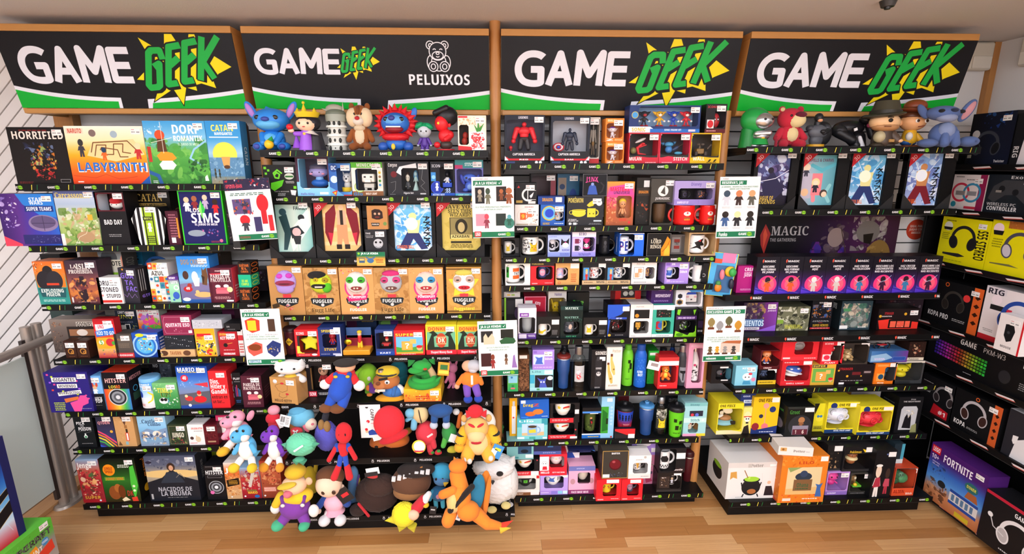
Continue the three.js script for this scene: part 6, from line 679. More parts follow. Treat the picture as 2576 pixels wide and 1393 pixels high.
w(1405, 2096, 95, 'long blue figure set box with four small figures', 'B #23376e|P #f0f2f6 0 78 30 78 42 100 0 100|T 14 88 12 20 #e0b02a SONIC|L 4 95 20 3 1 #c83a3a|C 8 36 13 #e0c03a|C 8 36 11 #4a9ad8|R 30 86 70 14 #2a6ac0|T 62 90 6 24 #eaf2fc SONIC FIGURE SET|R 84 88 10 8 #d8d0e0', [13, 5, 84, 72], [['2a2a30', 'b8282e', -0.36, 'black and red'], ['e8b02a', 'f4f0e4', -0.1, 'golden yellow'], ['2a4ab8', 'e8c8a0', 0.14, 'deep blue'], ['d82a34', 'f0e8e0', 0.36, 'bright red']].map(([a, q, dx, lk]) => toyIn(lk + ' spiky small figure in the long blue set box', `head s ${a} 0 72 0 26 18 22;muzzle s ${q} 0 66 18 12 8 8;quill k ${a} -22 76 -6 12 26 60;quill k ${a} 22 76 -6 12 26 -60;` + eyes(74, 9, 20, 4) + `;torso s ${a} 0 42 0 14 14 12;arm c ${a} -12 48 0 5 -30 34 6 4;arm c ${a} 12 48 0 5 30 34 6 4;glove s f4f4f0 -32 32 6 8 6 7;glove s f4f4f0 32 32 6 8 6 7;leg c ${a} -7 30 0 5 -12 12 2 5;leg c ${a} 7 30 0 5 12 12 2 5;shoe s c8282e -14 6 6 13 6 15;shoe s c8282e 14 6 6 13 6 15`, 'toy_figure', 'figurine', [0.26, 0.92], 'plastic', dx)), { d: 0.09, cat: 'toy box', n: 'figure_set_box', on: 6, inner: '#8ab0d8' });
w(2148, 2348, 82, 'black mask lamp box with red mask light', 'B #1d1b1c|T 30 10 8 46 #d83a40 ICONS|R 0 86 100 14 #5a1a20|R 8 54 34 30 #e8dcdc|E 25 69 14 13 #c8282e|L 8 90 50 6 1 #e8b0b0', [44, 20, 52, 62], toyIn('red oval mask light with white eyes in black box', 'mask s c8242c 0 50 0 46 46 26;patch s 1a1a1c -18 56 18 14 14 10;patch s 1a1a1c 18 56 18 14 14 10;eye s f4f4f4 -18 56 26 8 5 4;eye s f4f4f4 18 56 26 8 5 4', 'night_light', 'lamp'), { d: 0.09, cat: 'lamp box', on: 6, s: 'B #141414' });

shelf('mug', 'second', 'H', 1265, 0.4, 'game');
b(292, 522, 1062, 'white mug box with orange cup drawing', 'B #ece8e2|O 40 50 32 1 #c8c0b8|M 22 38 34 32 #d8602c|T 34 54 18 14 #f0d03a 9|M 50 34 30 24 #e07a5a|A 66 36 30 50 10 #a87850,#3a3030,#d8b890|R 6 88 50 7 #b8a890|L 40 8 40 8 1 #b88|R 60 88 34 7 #d8c8b8', { cat: 'mug box', n: 'mug_box', zy: 0.03 });
b(296, 504, 850, 'black mug box with white mug drawing', 'B #1d1d1f|O 60 55 26 9 #f0f0ee|R 56 34 40 44 #f0f0ee|R 60 36 36 40 #1c1c20|P #e8e8e8 66 60 86 42 80 62 72 72|P #c83a3a 8 24 16 12 22 24|R 4 80 30 12 #b89a50|R 60 84 34 12 #ddd', { cat: 'mug box', n: 'mug_box', on: 1, d: 0.09 });
w(542, 776, 1062, 'blue and gold mug window box with round emblem', 'B #2a62b8|C 36 40 34 #e0b83a|C 36 40 29 #6ab8e8|E 36 40 18 20 #2a4ac0|R 0 78 100 22 #2a5ab0|T 24 88 10 30 #e8b02a SONIC|L 56 84 40 8 1 #dfe8f8', [58, 12, 40, 64], mugIn('pale mug with orange print in blue and gold box', '#f0ece4', 'B #f0ece4|A 10 10 80 80 12 #e8a02a,#2a6ac0,#d83a3a', [0.96, 0.8]), { d: 0.09, cat: 'mug box', n: 'mug_box' });
b(516, 774, 982, 'blue mug box top edge above the emblem box', 'B #1f3f8a|T 36 40 40 40 #e8a02a DRAGON|R 66 10 24 60 #eee', { cat: 'mug box', on: 2, n: 'mug_box', z: 1 });
b(798, 1150, 982, 'black breakfast set box with two yellow mugs drawn', 'B #2b2c30|T 24 14 15 42 #d8c45a POKÉMON|C 88 22 10 #e8e8e6|P #e0c83a 54 30 62 20 70 14 76 22 72 32 60 36|E 33 56 19 13 #d8cc3a|R 14 46 38 4 #e8e060|E 33 46 19 3 #b8ac2a|M 56 40 32 30 #d8cc3a|C 63 58 2 #4a4418|C 73 58 2 #4a4418|O 12 54 6 2 #d8cc3a|T 16 77 5 22 #ddd Set Desayuno|T 18 82 5 28 #ddd Breakfast set|M 6 88 9 8 #eee|M 18 88 12 8 #eee|R 74 80 22 5 #c8d8e0|L 60 90 36 6 2 #999', { d: 0.1, cat: 'mug box', n: 'mug_box' });
b(952, 1190, 762, 'black mug box with pink scrawled word', 'B #101116|D #e8e8e8 0.8 2 2 98 2 98 98 2 98 2 2|T 38 24 20 48 #f04a9a J1NX|D #f04a9a 2 12 38 50 30 64 38|P #3a5ab0 20 92 26 56 40 42 54 56 62 92|C 40 46 7 #8a9ad0|D #2c2c30 7 74 40 86 52 80 76 72 84', { d: 0.09, cat: 'mug box', on: 1, n: 'mug_box', z: 1 });
w(446, 690, 762, 'clear-fronted black carton with pink inner card', 'B #2a2426|R 78 10 20 80 #8a3a44', [4, 4, 72, 90], mugIn('black glossy mug behind the emblem boxes', '#1c1a1c', null, [0.8, 0.7]), { o: 0.14, d: 0.1, cat: 'mug box', on: 3, n: 'mug_box', inner: '#4a2a30' });
b(702, 920, 762, 'teal and navy mug set box at the back', 'B #2a5a78|R 0 84 100 16 #2f8f78|R 4 8 36 36 #8a7a6a|R 4 46 36 34 #6a8a94|C 22 26 12 #2a3a5a|E 70 56 20 26 #1f3a7a|L 10 90 60 5 1 #cfe', { o: 0.14, cat: 'mug box', on: 3, n: 'mug_box' });
w(1184, 1448, 838, 'pink-topped blister card with warrior figure', 'G #e8a03a #e84a8a #b8603a #a85a3a|P #e84a9a 10 12 90 4 98 30 4 30|T 46 17 9 70 #d82a3a MASTERS|T 54 25 6 60 #2a2a5a UNIVERSE|A 2 34 40 60 22 #c87a4a,#8a4a2a,#e0b080|T 62 86 6 26 #d8302a HE-MAN|C 86 92 5 #d83a3a', [36, 32, 56, 50], toyIn('small blond warrior figure with brown harness', DOLL('d89a6a', 'e8c83a', 'd89a6a', '7a4a2a', '5a3a2a')), { d: 0.05, cat: 'toy pack', n: 'figure_pack', inner: '#c87a50' });
b(1470, 1606, 800, 'tall black box with glass print behind the blister card', 'B #26221f|R 50 6 40 14 #ddd|R 0 22 100 16 #3a3028|T 50 30 6 70 #e8902c DRAGON|A 4 50 92 46 10 #c8502a,#3a3230,#4a4644', { o: 0.06, cat: 'glass box', z: 1, n: 'glass_box' });
w(1612, 1842, 810, 'dark grey carton with white round emblem and glass', 'B #47443e|C 50 26 22 #e4e4e0|P #47443e 40 30 56 16 60 34|T 50 42 5 60 #ddd JURASSIC', [6, 50, 88, 46], bottleIn('brown glass tumbler in the round emblem carton', 'drinking_glass', '#5a4028'), { d: 0.09, cat: 'glass box', n: 'glass_box', o: 0.04, inner: '#3a3630' });
function bottleIn(look, name, col) { return (x, y, z, ww, hh, d) => bottleAt(x, y, z, Math.min(ww * 0.7, d * 0.9), hh * 0.9, name, 'glass', L(look), [['glass_body', col, 'plastic', 0, 0, 34, 0, 42, 30, 44, 100, 40, 100, 38, 34, 0, 6]]); }
for (const [x0, x1, lk] of [[1770, 2032, 'bright red mug with white mushroom print, handle nearer blister card'], [2038, 2238, 'bright red mug with white mushroom print, beside the tall poster']]) mug(x0, x1, 1064, lk, '#e0201c', 'B #e0201c|E 50 40 16 13 #f4f0ea|C 50 36 6 #e0484a|R 44 46 12 8 #f0d8b0|T 50 66 9 26 #3a9a4a SUPER|T 50 76 9 26 #e8c83a MARIO', { hs: -1, g: 'red mushroom mugs', o: 0.05 });
w(1846, 2240, 832, 'lilac gift set box with dark mugs, on top of red mugs', 'B #a89ad0|T 52 14 12 26 #6a5aa8 Disney|R 0 76 100 24 #9484c8|T 22 88 9 28 #e4dcf8 BUMPER GIFT SET|D #7a6ab8 1 60 78 60 98', [10, 30, 84, 46], [mugIn('black mug with purple outline in lilac set box', '#1c1a20', 'B #1c1a20|O 50 50 24 4 #6a5a9a', [0.4, 0.9]), (x, y, z, ww, hh, d) => mugAt(x + ww * 0.3, y, z, ww * 0.38, hh * 0.8, L('dark mug with orange print in lilac set box'), '#2a2430', 'B #2a2430|A 20 10 60 80 10 #e8842a,#7a6ab8', 1)].map((f, i) => i ? f : (x, y, z, ww, hh, d) => mugAt(x - ww * 0.2, y, z, ww * 0.38, hh * 0.8, L('black mug with purple outline in lilac set box'), '#1c1a20', 'B #1c1a20|O 50 50 24 4 #6a5a9a', 1)), { d: 0.1, on: 1, cat: 'mug box', n: 'mug_box' });
b(2206, 2244, 1062, 'thin white card strip beside the last red mug', 'B #e0dcd8|R 0 20 100 30 #c83a44|L 10 60 80 30 4 #555', { z: 1, d: 0.04, o: 0.02, cat: 'mug box' });
b(1340, 1600, 772, 'long dark carton lying at the back above the blister card', 'B #3a2622|L 10 30 50 20 1 #866', { o: 0.26, z: 1, cat: 'mug box' });

shelf('mug', 'third', 'I', 383, 0.4, 'game');
const YM = 'B #f2efe8|P #e8c42a 30 86 34 50 28 20 44 40 58 40 74 16 68 50 72 86|C 46 54 3 #222|C 60 54 3 #222';
w(186, 352, 196, 'small black mug box with yellow creature mug', 'B #17171a|L 72 50 20 30 4 #777', [2, 8, 70, 82], mugIn('white mug with yellow long-eared print at bay edge', '#f2efe8', YM, [0.95, 0.9]), { d: 0.09, cat: 'mug box', n: 'mug_box', z: 1, o: 0.04 });
w(358, 628, 165, 'black open mug box with speckled round mug', 'B #19191c|R 0 92 100 8 #222', [3, 8, 94, 84], mugIn('round white speckled mug with yellow winking print', '#f2f0ea', 'B #f2f0ea|A 0 4 60 92 24 #3a3a3a,#6a6a6a|P #e8b82a 46 92 50 56 44 24 60 44 76 44 92 20 84 56 88 92|C 58 62 3 #222|D #222 1 74 62 80 60|C 68 74 5 #d86a6a', [0.94, 0.96]), { d: 0.1, cat: 'mug box', n: 'mug_box', z: 1, open: 1 });
w(636, 864, 165, 'periwinkle mug box with black-eared print', 'B #a8b8e8|L 4 6 40 5 1 #6a7ac0|P #1d1b22 58 46 60 16 70 28 82 28 94 14 92 46|E 78 46 14 11 #f4f0f4|C 78 34 3 #e84a9a|T 80 68 10 34 #4a4a9a KUROMI|R 0 78 100 22 #8a9ad8|L 54 82 42 12 2 #4a5ab0', [4, 20, 48, 56], mugIn('white mug with black splash print in periwinkle box', '#f4f2f4', 'B #f4f2f4|P #1d1b22 14 70 24 20 44 44 70 40 84 70 50 92|C 56 64 8 #f4f0f0', [1.0, 0.94]), { d: 0.1, cat: 'mug box', n: 'mug_box', z: 1 });
w(882, 1122, 126, 'lavender mug box with pink window and white top', 'B #b0a4e0|R 0 0 100 22 #ece6f0|U 44 11 12 32 #3a3a6a KURO|R 4 26 40 54 #c4bcec|M 12 30 24 18 #7a2a4a|M 12 56 24 20 #2a2a3a|R 0 80 100 20 #9a94e0|T 54 88 7 52 #3a3a8a Easy Mug Accessible|L 30 93 46 3 1 #5a5ab0', [46, 24, 50, 54], mugIn('dark grey mug with white face and pink backdrop', '#3a3438', 'B #e83a8a|P #2c282c 10 80 14 20 40 44 64 44 90 20 90 80|E 50 70 26 20 #f4f0ee|C 50 46 7 #e84a9a|C 40 70 4 #222|C 62 70 4 #222', [0.98, 0.96]), { d: 0.1, cat: 'mug box', n: 'mug_box', z: 1 });
mug(1150, 1296, 168, 'black glossy mug with grey figure, in the dark gap', '#161618', 'B #161618|F 50 20 34 70 #4a4a4e #3a3a3e', { o: 0.08 });
w(1360, 1608, 146, 'open blue mug box with inner blue sleeve', 'B #2a66d0|R 0 0 100 4 #d8dce4|R 62 4 36 92 #2468e0', [2, 4, 60, 92], mugIn('white mug with big blue letters PE', '#f0f2f8', 'B #f0f2f8|T 50 54 66 80 #2a3a9a PE|L 40 8 20 8 1 #c33|D #d83a5a 3 8 60 30 50 50 64', [1.1, 0.96]), { d: 0.1, cat: 'mug box', n: 'mug_box', open: 1 });
b(1638, 1880, 146, 'black mug box with serif fantasy title and flame side', 'B #131110|D #d8d4c8 1 2 2 98 2 98 98 2 98 2 2|T 34 25 6 16 #e0d8c0 THE|U 38 36 15 44 #e0d8c0 LORD|U 40 46 5 24 #c8b890 OF THE|U 38 58 15 46 #e0d8c0 RINGS|P #e88a1c 62 98 60 70 74 40 84 14 98 30 98 98|P #f4b83a 72 98 76 70 90 50 96 70 96 98|D #8a3a10 2 66 80 84 60 96 30', { d: 0.1, cat: 'mug box', n: 'mug_box', z: 1 });
b(1884, 2022, 160, 'dim grey box with red stripe mug picture', 'B #6a6460|R 6 14 60 76 #8d8884|R 22 24 40 16 #8a342c|T 42 46 14 34 #2a2a2a TNT|R 22 56 40 16 #8a342c|R 74 8 22 84 #55504c', { o: 0.07, z: 1, cat: 'mug box', n: 'mug_box' });
w(2062, 2340, 140, 'open sand-coloured mug box', 'B #c8a678|R 4 5 94 90 #b8946a', [4, 6, 92, 86], mugIn('white mug with black running figure', '#f2f0ec', 'B #f2f0ec|P #1c1a1a 10 84 40 60 30 40 60 20 80 12 70 36 90 60 60 62 70 90 44 74|P #c8282e 46 30 64 20 62 34|A 6 40 80 40 10 #1c1a1a', [0.94, 0.92]), { d: 0.11, cat: 'mug box', n: 'mug_box', open: 1, inner: '#c8a070', z: 1 });

shelf('mug', 'fourth', 'I', 668, 0.4, 'game');
w(208, 458, 448, 'open white mug box turned sideways', 'B #ece9e4|R 0 0 100 8 #dce4d4|R 72 10 28 84 #e2dfda', [3, 8, 74, 84], mugIn('white mug with orange TNT block and green square', '#f2f0ec', 'B #f2f0ec|R 50 16 46 24 #e8642c|R 50 64 46 24 #e8642c|T 74 52 20 36 #222 TNT|R 4 10 22 70 #3aa03a|R 10 26 10 20 #1c2a1c', [1.1, 0.98]), { d: 0.1, cat: 'mug box', n: 'mug_box', open: 1, z: 1 });
w(462, 700, 436, 'red mug window box with grey film and pink print', 'B #c8242c|R 0 0 100 18 #2c2426|T 30 9 8 50 #d8c45a POKEMON|R 0 82 100 18 #d82a30|L 60 88 34 5 1 #f8d0d0|R 6 90 24 5 #e8a0a0', [24, 20, 70, 56], mugIn('blue and pink round mug in red box', '#3a4a7a', 'B #3a4a7a|E 50 56 34 34 #f0a0b8|C 38 50 8 #f4f4f4|C 62 50 8 #f4f4f4|C 38 50 4 #2a8ab0|C 62 50 4 #2a8ab0|D #c83a5a 2 44 74 56 74', [0.7, 0.96]), { d: 0.1, cat: 'mug box', n: 'mug_box', inner: '#3a2c28', z: 1 });
w(716, 954, 445, 'kraft mug box with rounded window and red small lines', 'B #cf9c5c|D #b88448 1 62 22 78 40 92 30|L 64 48 24 40 5 #b8542c|O 16 90 5 2 #c8442c|R 62 4 36 22 #ece8e0', [2, 22, 50, 56], mugIn('white mug with pink and blue pony-like splash print', '#f6e8f0', 'B #f8dce8|A 4 4 92 92 30 #f08ac0,#b8a0e8,#8ac8f0,#f8d0e0', [1.05, 0.96]), { d: 0.1, cat: 'mug box', n: 'mug_box', z: 1 });
for (const [x0, x1, lk, l2, c1] of [[986, 1230, 'dark mug window box with sand base, beside kraft box', 'white mug with red and black figures beside kraft box', '#c8342c,#1f2a4a,#8a1a24'], [1232, 1474, 'dark mug window box with sand base, beside white box', 'white mug with grey and blue figures beside white box', '#3a3a44,#6a5a54,#2a4a8a']]) w(x0, x1, 446, lk, 'B #1b1c20|R 0 80 100 20 #d0b084|T 76 88 8 34 #2a2a2a MUG|L 6 86 40 6 1 #6a4a2a|R 4 22 24 56 #4a8ac0|C 18 34 5 #e8c03a|F 18 34 14 44 #e0b088 #c8342c|R 66 4 30 20 #e8e8e4', [28, 20, 66, 58], mugIn(l2, '#f2f0ec', `B #f2f0ec|A 6 6 88 88 18 ${c1}`, [0.9, 0.96]), { d: 0.1, cat: 'mug box', n: 'mug_box', z: 1, inner: '#1a1a1e', g: 'sand-based mug boxes' });
w(1484, 1736, 430, 'white mug box with square outline drawing', 'B #e8e4e0|T 36 12 9 34 #b8a8a0 POTTER|R 10 26 38 50 #2a2a2a|R 11 27 36 48 #f0ece8|M 14 50 22 20 #d0a078|M 26 32 20 18 #c89a70|R 0 78 100 22 #e2deda|L 10 88 50 6 1 #999', [56, 26, 36, 50], mugIn('small purple and tan mug in the white outline box', '#6a5a7a', 'B #c89a6a|A 0 0 100 100 14 #6a4a7a,#e8b870,#4a3a5a', [1.0, 0.96]), { d: 0.1, cat: 'mug box', n: 'mug_box', z: 1 });
mug(1702, 1800, 452, 'dark grey mug with round emblem behind white box', '#2a282a', 'B #2a282a|O 50 50 24 6 #6a6664', { o: 0.16 });
w(1822, 2062, 440, 'lilac mug box with blue waving print and white word', 'B #a88ad8|R 4 4 18 12 #8a6ac8|T 34 9 8 14 #fff 26|T 78 44 11 30 #f6f0fc Stitch|L 6 86 80 8 1 #d0bcf0|R 10 80 14 10 #c8a8f0', [6, 22, 54, 56], mugIn('white mug with blue cartoon splash in lilac box', '#f0f2f8', 'B #eef2fa|P #3a62c0 20 84 30 50 20 30 40 34 60 34 80 26 70 50 90 20 84 60 66 90|C 44 48 6 #9ac8f0|C 58 48 6 #9ac8f0', [1.0, 0.95]), { d: 0.1, cat: 'mug box', n: 'mug_box' });
mug(2066, 2200, 462, 'white mug with grey hooded figure print', '#f0eeea', 'B #f0eeea|P #6a6c68 56 88 60 40 66 20 74 40 80 88|P #3a3c3a 64 84 66 50 72 50 74 84', { hs: -1 });
b(2206, 2262, 450, 'black mug box end beside the hooded-figure mug', 'B #19191b|O 20 60 26 8 #ccc', { z: 1, cat: 'mug box', n: 'mug_box', o: 0.03 });

shelf('mug', 'fifth', 'I', 1212, 0.4, 'game');
w(338, 520, 905, 'white-topped clear carton with etched glass and purple label', 'B #e4dfe8|R 0 0 100 28 #ece8ee|R 8 16 50 12 #7a3a9a|T 34 22 6 36 #fff GLASS|R 0 82 100 18 #5a3a8a|R 4 84 42 14 #dfd8e8|L 54 86 40 8 2 #fff', [5, 30, 90, 52], bottleIn('clear etched glass with grey figure in white-topped carton', 'drinking_glass', '#9aa0a0'), { d: 0.08, cat: 'glass box', n: 'glass_box', z: 1 });
const YB = (x0, x1, yt, lk, l2, flip) => w(x0, x1, yt, lk, 'B #18191a|L 66 60 24 22 4 #8a8a8a|T 90 92 5 8 #aaa 2|R 64 14 32 22 #ece8e4', [6, 32, 56, 60], mugIn(l2, '#f2efe8', flip ? 'B #f2efe8|P #e8c42a 10 90 16 50 30 70 54 66 70 56 92 64 60 78 50 96' : YM, [1.05, 0.96]), { d: 0.09, cat: 'mug box', n: 'mug_box', z: 1, g: 'black mug boxes with yellow print' });
YB(526, 758, 992, 'black mug box with yellow print, beside clear carton', 'white mug with yellow tail print beside clear carton', 1);
w(764, 988, 885, 'dark green gift set box with two windows and rain lettering', 'B #12211f|R 0 0 100 12 #1d3a36|U 50 7 7 60 #cfe0d8 MATRIX|U 50 35 6 64 #8ab8a8 MATRIX|A 4 38 92 12 14 #2a6a5a,#3a8a74|U 50 94 4 46 #4ac88a GIFT SET', [16, 48, 70, 40], mugIn('mug with grey portrait print in dark green box', '#2a2e32', 'B #4a5058|A 4 4 92 92 12 #c8b8a8,#1c1e22,#8a8a90|E 60 50 14 26 #c8b0a0', [1.0, 0.98]), { d: 0.09, cat: 'gift box', n: 'gift_set_box', z: 1 });
YB(994, 1242, 1000, 'black mug box with yellow print, beside dark green box', 'white mug with yellow ears print beside green box', 0);
w(1238, 1466, 870, 'blue and black gift set box with red mug', 'B #15151c|P #2a56c0 0 0 100 0 60 30 0 46|P #2a56c0 0 46 14 46 4 100 0 100|R 66 6 30 14 #ece8e4|T 52 41 5 26 #f0f4fc GIFT SET|R 16 38 70 6 #2a4ab0|T 52 41 4 26 #f0f4fc GIFT SET|L 36 90 40 4 1 #999|E 12 92 7 4 #e0b03a', [16, 47, 70, 38], mugIn('black and red mug in blue-black gift box', '#241a1c', 'B #241a1c|A 4 4 92 92 16 #c8323a,#e8e4e0,#3a1a1e', [0.98, 0.95]), { d: 0.1, cat: 'gift box', n: 'gift_set_box', z: 1 });
w(1470, 1694, 868, 'white gift set box with gold crest mug', 'B #e6e2de|R 0 0 100 12 #dcd6d0|T 42 7 4 34 #a8a09a POTTER|R 0 43 100 1 #b8b0a8|R 17 16 68 26 #1a1a1c|C 30 34 9 #d88a2a|L 6 94 20 3 1 #aaa', [17, 50, 68, 38], mugIn('black mug with gold crest print', '#17171a', 'B #17171a|P #d8a03a 30 14 70 14 72 60 50 92 28 60|A 32 18 36 56 12 #1a1a1c,#f0c860,#a87420', [0.98, 0.96]), { d: 0.1, cat: 'gift box', n: 'gift_set_box', z: 1 });
w(1696, 1914, 875, 'sea green gift set box with red and blue mug', 'B #3aa890|R 0 0 100 14 #e8eee8|R 0 90 100 10 #e4ece6|R 17 14 68 24 #17201e|A 20 16 60 20 8 #c83a4a,#8a9a9a,#e8c03a|R 64 2 32 14 #ece8e4|L 20 94 60 3 1 #888', [17, 48, 68, 39], mugIn('mug with red and blue face print in sea green box', '#c8c83a', 'B #3a9ad0|P #d8323a 10 10 50 10 40 50 60 90 10 90|E 54 50 20 30 #3a62b8|R 70 0 30 100 #e0c83a', [0.98, 0.95]), { d: 0.1, cat: 'gift box', n: 'gift_set_box', z: 1 });
w(1926, 2148, 908, 'black and slime green gift set box with purple band', 'B #17181c|R 4 26 92 13 #4a2a6a|T 50 33 6 76 #e8d8f8 MUG AND SOCKS SET|P #8ad82a 0 100 4 78 30 86 60 94 96 60 100 100|P #7ac82a 8 4 24 4 18 24 6 20|P #7ac82a 92 4 78 6 84 24|E 24 92 16 6 #4a8a1a', [20, 42, 74, 44], mugIn('black mug with white and green splash print', '#1a1a1c', 'B #1a1a1c|A 4 4 92 92 16 #c8d0d4,#8ad83a,#4a5458', [0.9, 0.94]), { d: 0.1, cat: 'gift box', n: 'gift_set_box', z: 1 });
b(2152, 2212, 940, 'narrow dark box with purple and white text at bay end', 'B #1d1b20|R 10 8 80 26 #2c2a2e|R 10 40 80 30 #3a2a4a|T 50 84 8 80 #eee 510', { z: 1, cat: 'gift box', o: 0.05 });
b(196, 386, 800, 'black carton with lime edge, stair side of back row', 'B #1a1a1c|R 0 0 10 100 #8ac83a|R 14 8 40 40 #2c2c30|R 58 4 40 24 #e8e4e0|E 72 46 18 18 #4a3a5a|T 50 84 7 50 #ddd BLUE CHANGE', { o: 0.14, z: 1, cat: 'mug box', n: 'mug_box' });
b(192, 356, 688, 'pale carton with icons on top of the black lime one', 'B #dcd4cc|L 10 50 80 10 1 #666|R 30 46 30 14 #8a8a84|R 20 72 20 12 #e0a83a|R 46 72 20 12 #8ab03a|R 0 0 100 10 #d8a878', { o: 0.15, z: 1, on: 1, d: 0.08, cat: 'mug box', n: 'mug_box' });
b(398, 616, 785, 'crimson mug box with pink outline and white cat drawing', 'B #b81c38|D #f0a0b8 3 2 2 98 2 98 98 2 98 2 2|T 62 20 9 26 #fbe8ee Kitty|E 46 56 14 12 #f4eef0|R 4 12 34 16 #e8e4e0|D #f0d0d8 1 36 64 40 80 56 80', { o: 0.14, z: 1, cat: 'mug box', n: 'mug_box' });
w(640, 822, 715, 'white-headed window box with yellow long-eared toy', 'B #e8e2d6|R 0 0 100 20 #e4e0da|T 54 12 7 40 #6a5a8a Pokémon|R 0 88 100 12 #b8242c|C 50 24 6 #888', [4, 20, 92, 68], toyIn('yellow long-eared toy figure in white-headed box', 'body s e8c42a 0 30 0 34 28 28;head s e8c42a 0 66 2 34 20 28;ear c e8c42a -26 76 0 8 -36 96 0 4;ear c e8c42a 26 76 0 8 36 92 0 4;' + eyes(68, 12, 27, 4) + ';foot s d8b020 -16 6 14 12 6 14;foot s d8b020 16 6 14 12 6 14'), { o: 0.14, cat: 'toy box', z: 1, inner: '#b89a3a' });
b(836, 1052, 745, 'black rounded carton with green blocky print', 'B #151715|A 24 20 50 40 14 #3aa03a,#1f5a1f,#7ad04a|L 30 64 30 6 1 #6a8', { o: 0.14, z: 1, cat: 'mug box', n: 'mug_box' });
b(1312, 1570, 700, 'red carton with dark mushroom window at the back', 'B #c0201f|R 22 6 54 42 #2a2624|C 40 28 12 #c8c4b8|C 62 26 12 #b8b4a8|R 20 50 60 10 #d8a050|R 24 62 52 34 #17110f', { o: 0.14, z: 1, cat: 'gift box', yb: 905 });
b(1684, 1902, 706, 'purple gift box with ragged white title', 'B #3a1f5a|L 30 12 34 6 1 #8a5aa8|C 88 12 7 #b83a6a|T 54 48 20 70 #e8e0f0 WEDNESDAY|L 14 78 66 10 2 #a88ac8', { on: 1, o: 0.05, d: 0.08, z: 1, cat: 'gift box', n: 'gift_set_box' });
w(1932, 2206, 702, 'white and blue window box with pixel-block toy', 'B #e8e4e4|P #4a9ae0 40 4 100 0 100 20 56 22|R 0 4 34 90 #dfe4ec|P #2a2c34 16 30 24 36 24 50 16 56 8 50 8 36|P #b89a6a 16 58 28 66 28 84 16 92 4 84 4 66|P #2a2c34 16 64 24 69 24 82 16 86 8 82 8 69', [38, 22, 56, 70], toyIn('pixel-block lamb toy with blue cap in white box', 'head b ece4dc 0 46 0 84 70 50;cap b 2a4ab8 0 84 0 70 24 44;patch b e0a8b0 -28 60 26 18 16 3;patch b e0a8b0 28 60 26 18 16 3;nose b 3a3a44 0 36 27 12 10 3', 'toy_figure', 'figurine', [0.92, 0.9]), { on: 1, o: 0.05, d: 0.09, z: 1, cat: 'toy box' });

shelf('mug', 'sixth', 'J', 462, 0.4, 'game', { xm: 980 });
b(184, 270, 150, 'slim green and blue pixel card box at bay edge', 'G #2a4a3a #2a3a34 #4a9ac0 #6ab04a #4ab06a|R 8 60 84 18 #8ac8e0|C 40 64 10 #3a7ab0|R 8 80 84 18 #3aa85a|C 50 86 12 #2a7a4a|R 30 90 40 4 #e86a7a', { z: 1, cat: 'gift box' });
b(273, 360, 168, 'tall brown coffee-bean patterned box', 'B #5a3a26|A 0 12 100 88 150 #7a5238,#3a2418,#8a6244|R 10 2 70 9 #e8e4de', { z: 1, cat: 'bottle box', n: 'bottle_box' });
b(366, 556, 290, 'teal square-patterned mug box with blue animal print', 'B #8ad0d4|R 0 24 20 40 #3aa8c8|R 22 26 76 58 #1d1f2a|T 28 10 8 40 #4a8a94 Lilo|R 62 4 34 18 #ece8e4|P #4a5ab8 40 84 44 60 30 36 46 46 60 46 70 34 66 60 74 84|C 48 58 4 #dfe8f4|C 60 58 4 #dfe8f4|E 86 40 12 10 #c8e0e0|R 0 84 100 16 #a8dce0|R 30 88 12 8 #4a9a5a', { d: 0.1, z: 1, cat: 'mug box', n: 'mug_box' });
b(388, 564, 128, 'lilac mug box with blue print, stacked on the teal one', 'B #a487d8|R 4 6 16 12 #8a6ac8|R 4 24 50 50 #c8d8f4|P #4a6ac8 12 72 20 48 12 34 30 40 46 36 44 60 50 72|T 74 46 11 36 #f0e8fc Stitch|L 6 84 84 9 1 #c8b0ec', { d: 0.09, on: 1, cat: 'mug box', n: 'mug_box' });
const TUMB = (c, lid, straw) => [['cup_body', c, 'plastic', 0, 0, 32, 0, 34, 2, 36, 40, 42, 46, 46, 82, 0, 82], ['steel_rim', '#c8ccd0', 'metal', 46.5, 82, 46.5, 85, 0, 85], ['lid', lid, 'plastic', 47, 85, 47, 90, 40, 93, 0, 93], ...(straw ? [['lid_loop', straw, 'plastic', 12, 93, 16, 100, 6, 100, 6, 93]] : [])];
bottle(580, 698, 140, 'navy blue travel tumbler with dark red lid', 'travel_tumbler', TUMB('#24467e', '#7a2a24', '#2a2426'), null, { cat: 'tumbler' });
bottle(702, 822, 92, 'clear plastic bottle with grey cap and pink-red print', 'drink_bottle', [['bottle_body', '#eef', 'clear', 0, 0, 44, 0, 48, 3, 48, 66, 40, 76, 24, 81, 24, 84], ['cap', '#8a8c8e', 'metal', 27, 82, 27, 98, 24, 100, 0, 100]], 'B #b8bcbc|E 40 40 24 12 #c8ccd0|E 44 70 22 14 #d8484a|C 40 66 8 #f4f0ec|C 54 74 7 #f4f0ec|A 10 20 80 70 10 #9aa0a4,#d88a94', { pr: 48.3, py: [24, 60], pw: 1.4, o: 0.03 });
b(868, 984, 126, 'black bottle box with skull emblem and white title', 'B #17171a|T 62 9 9 78 #e8e4dc GOONIES|R 44 18 50 10 #ece8e4|R 26 24 46 70 #26262a|R 34 18 20 10 #3a3a3e|C 50 60 16 #c8c8c8|C 44 58 4 #222|C 56 58 4 #222|T 50 46 5 40 #ccc GOONIES|L 24 92 40 4 2 #ccc|A 0 50 20 40 6 #4a2a1a', { d: 0.08, z: 1, cat: 'bottle box', n: 'bottle_box', s: 'B #26262a' });
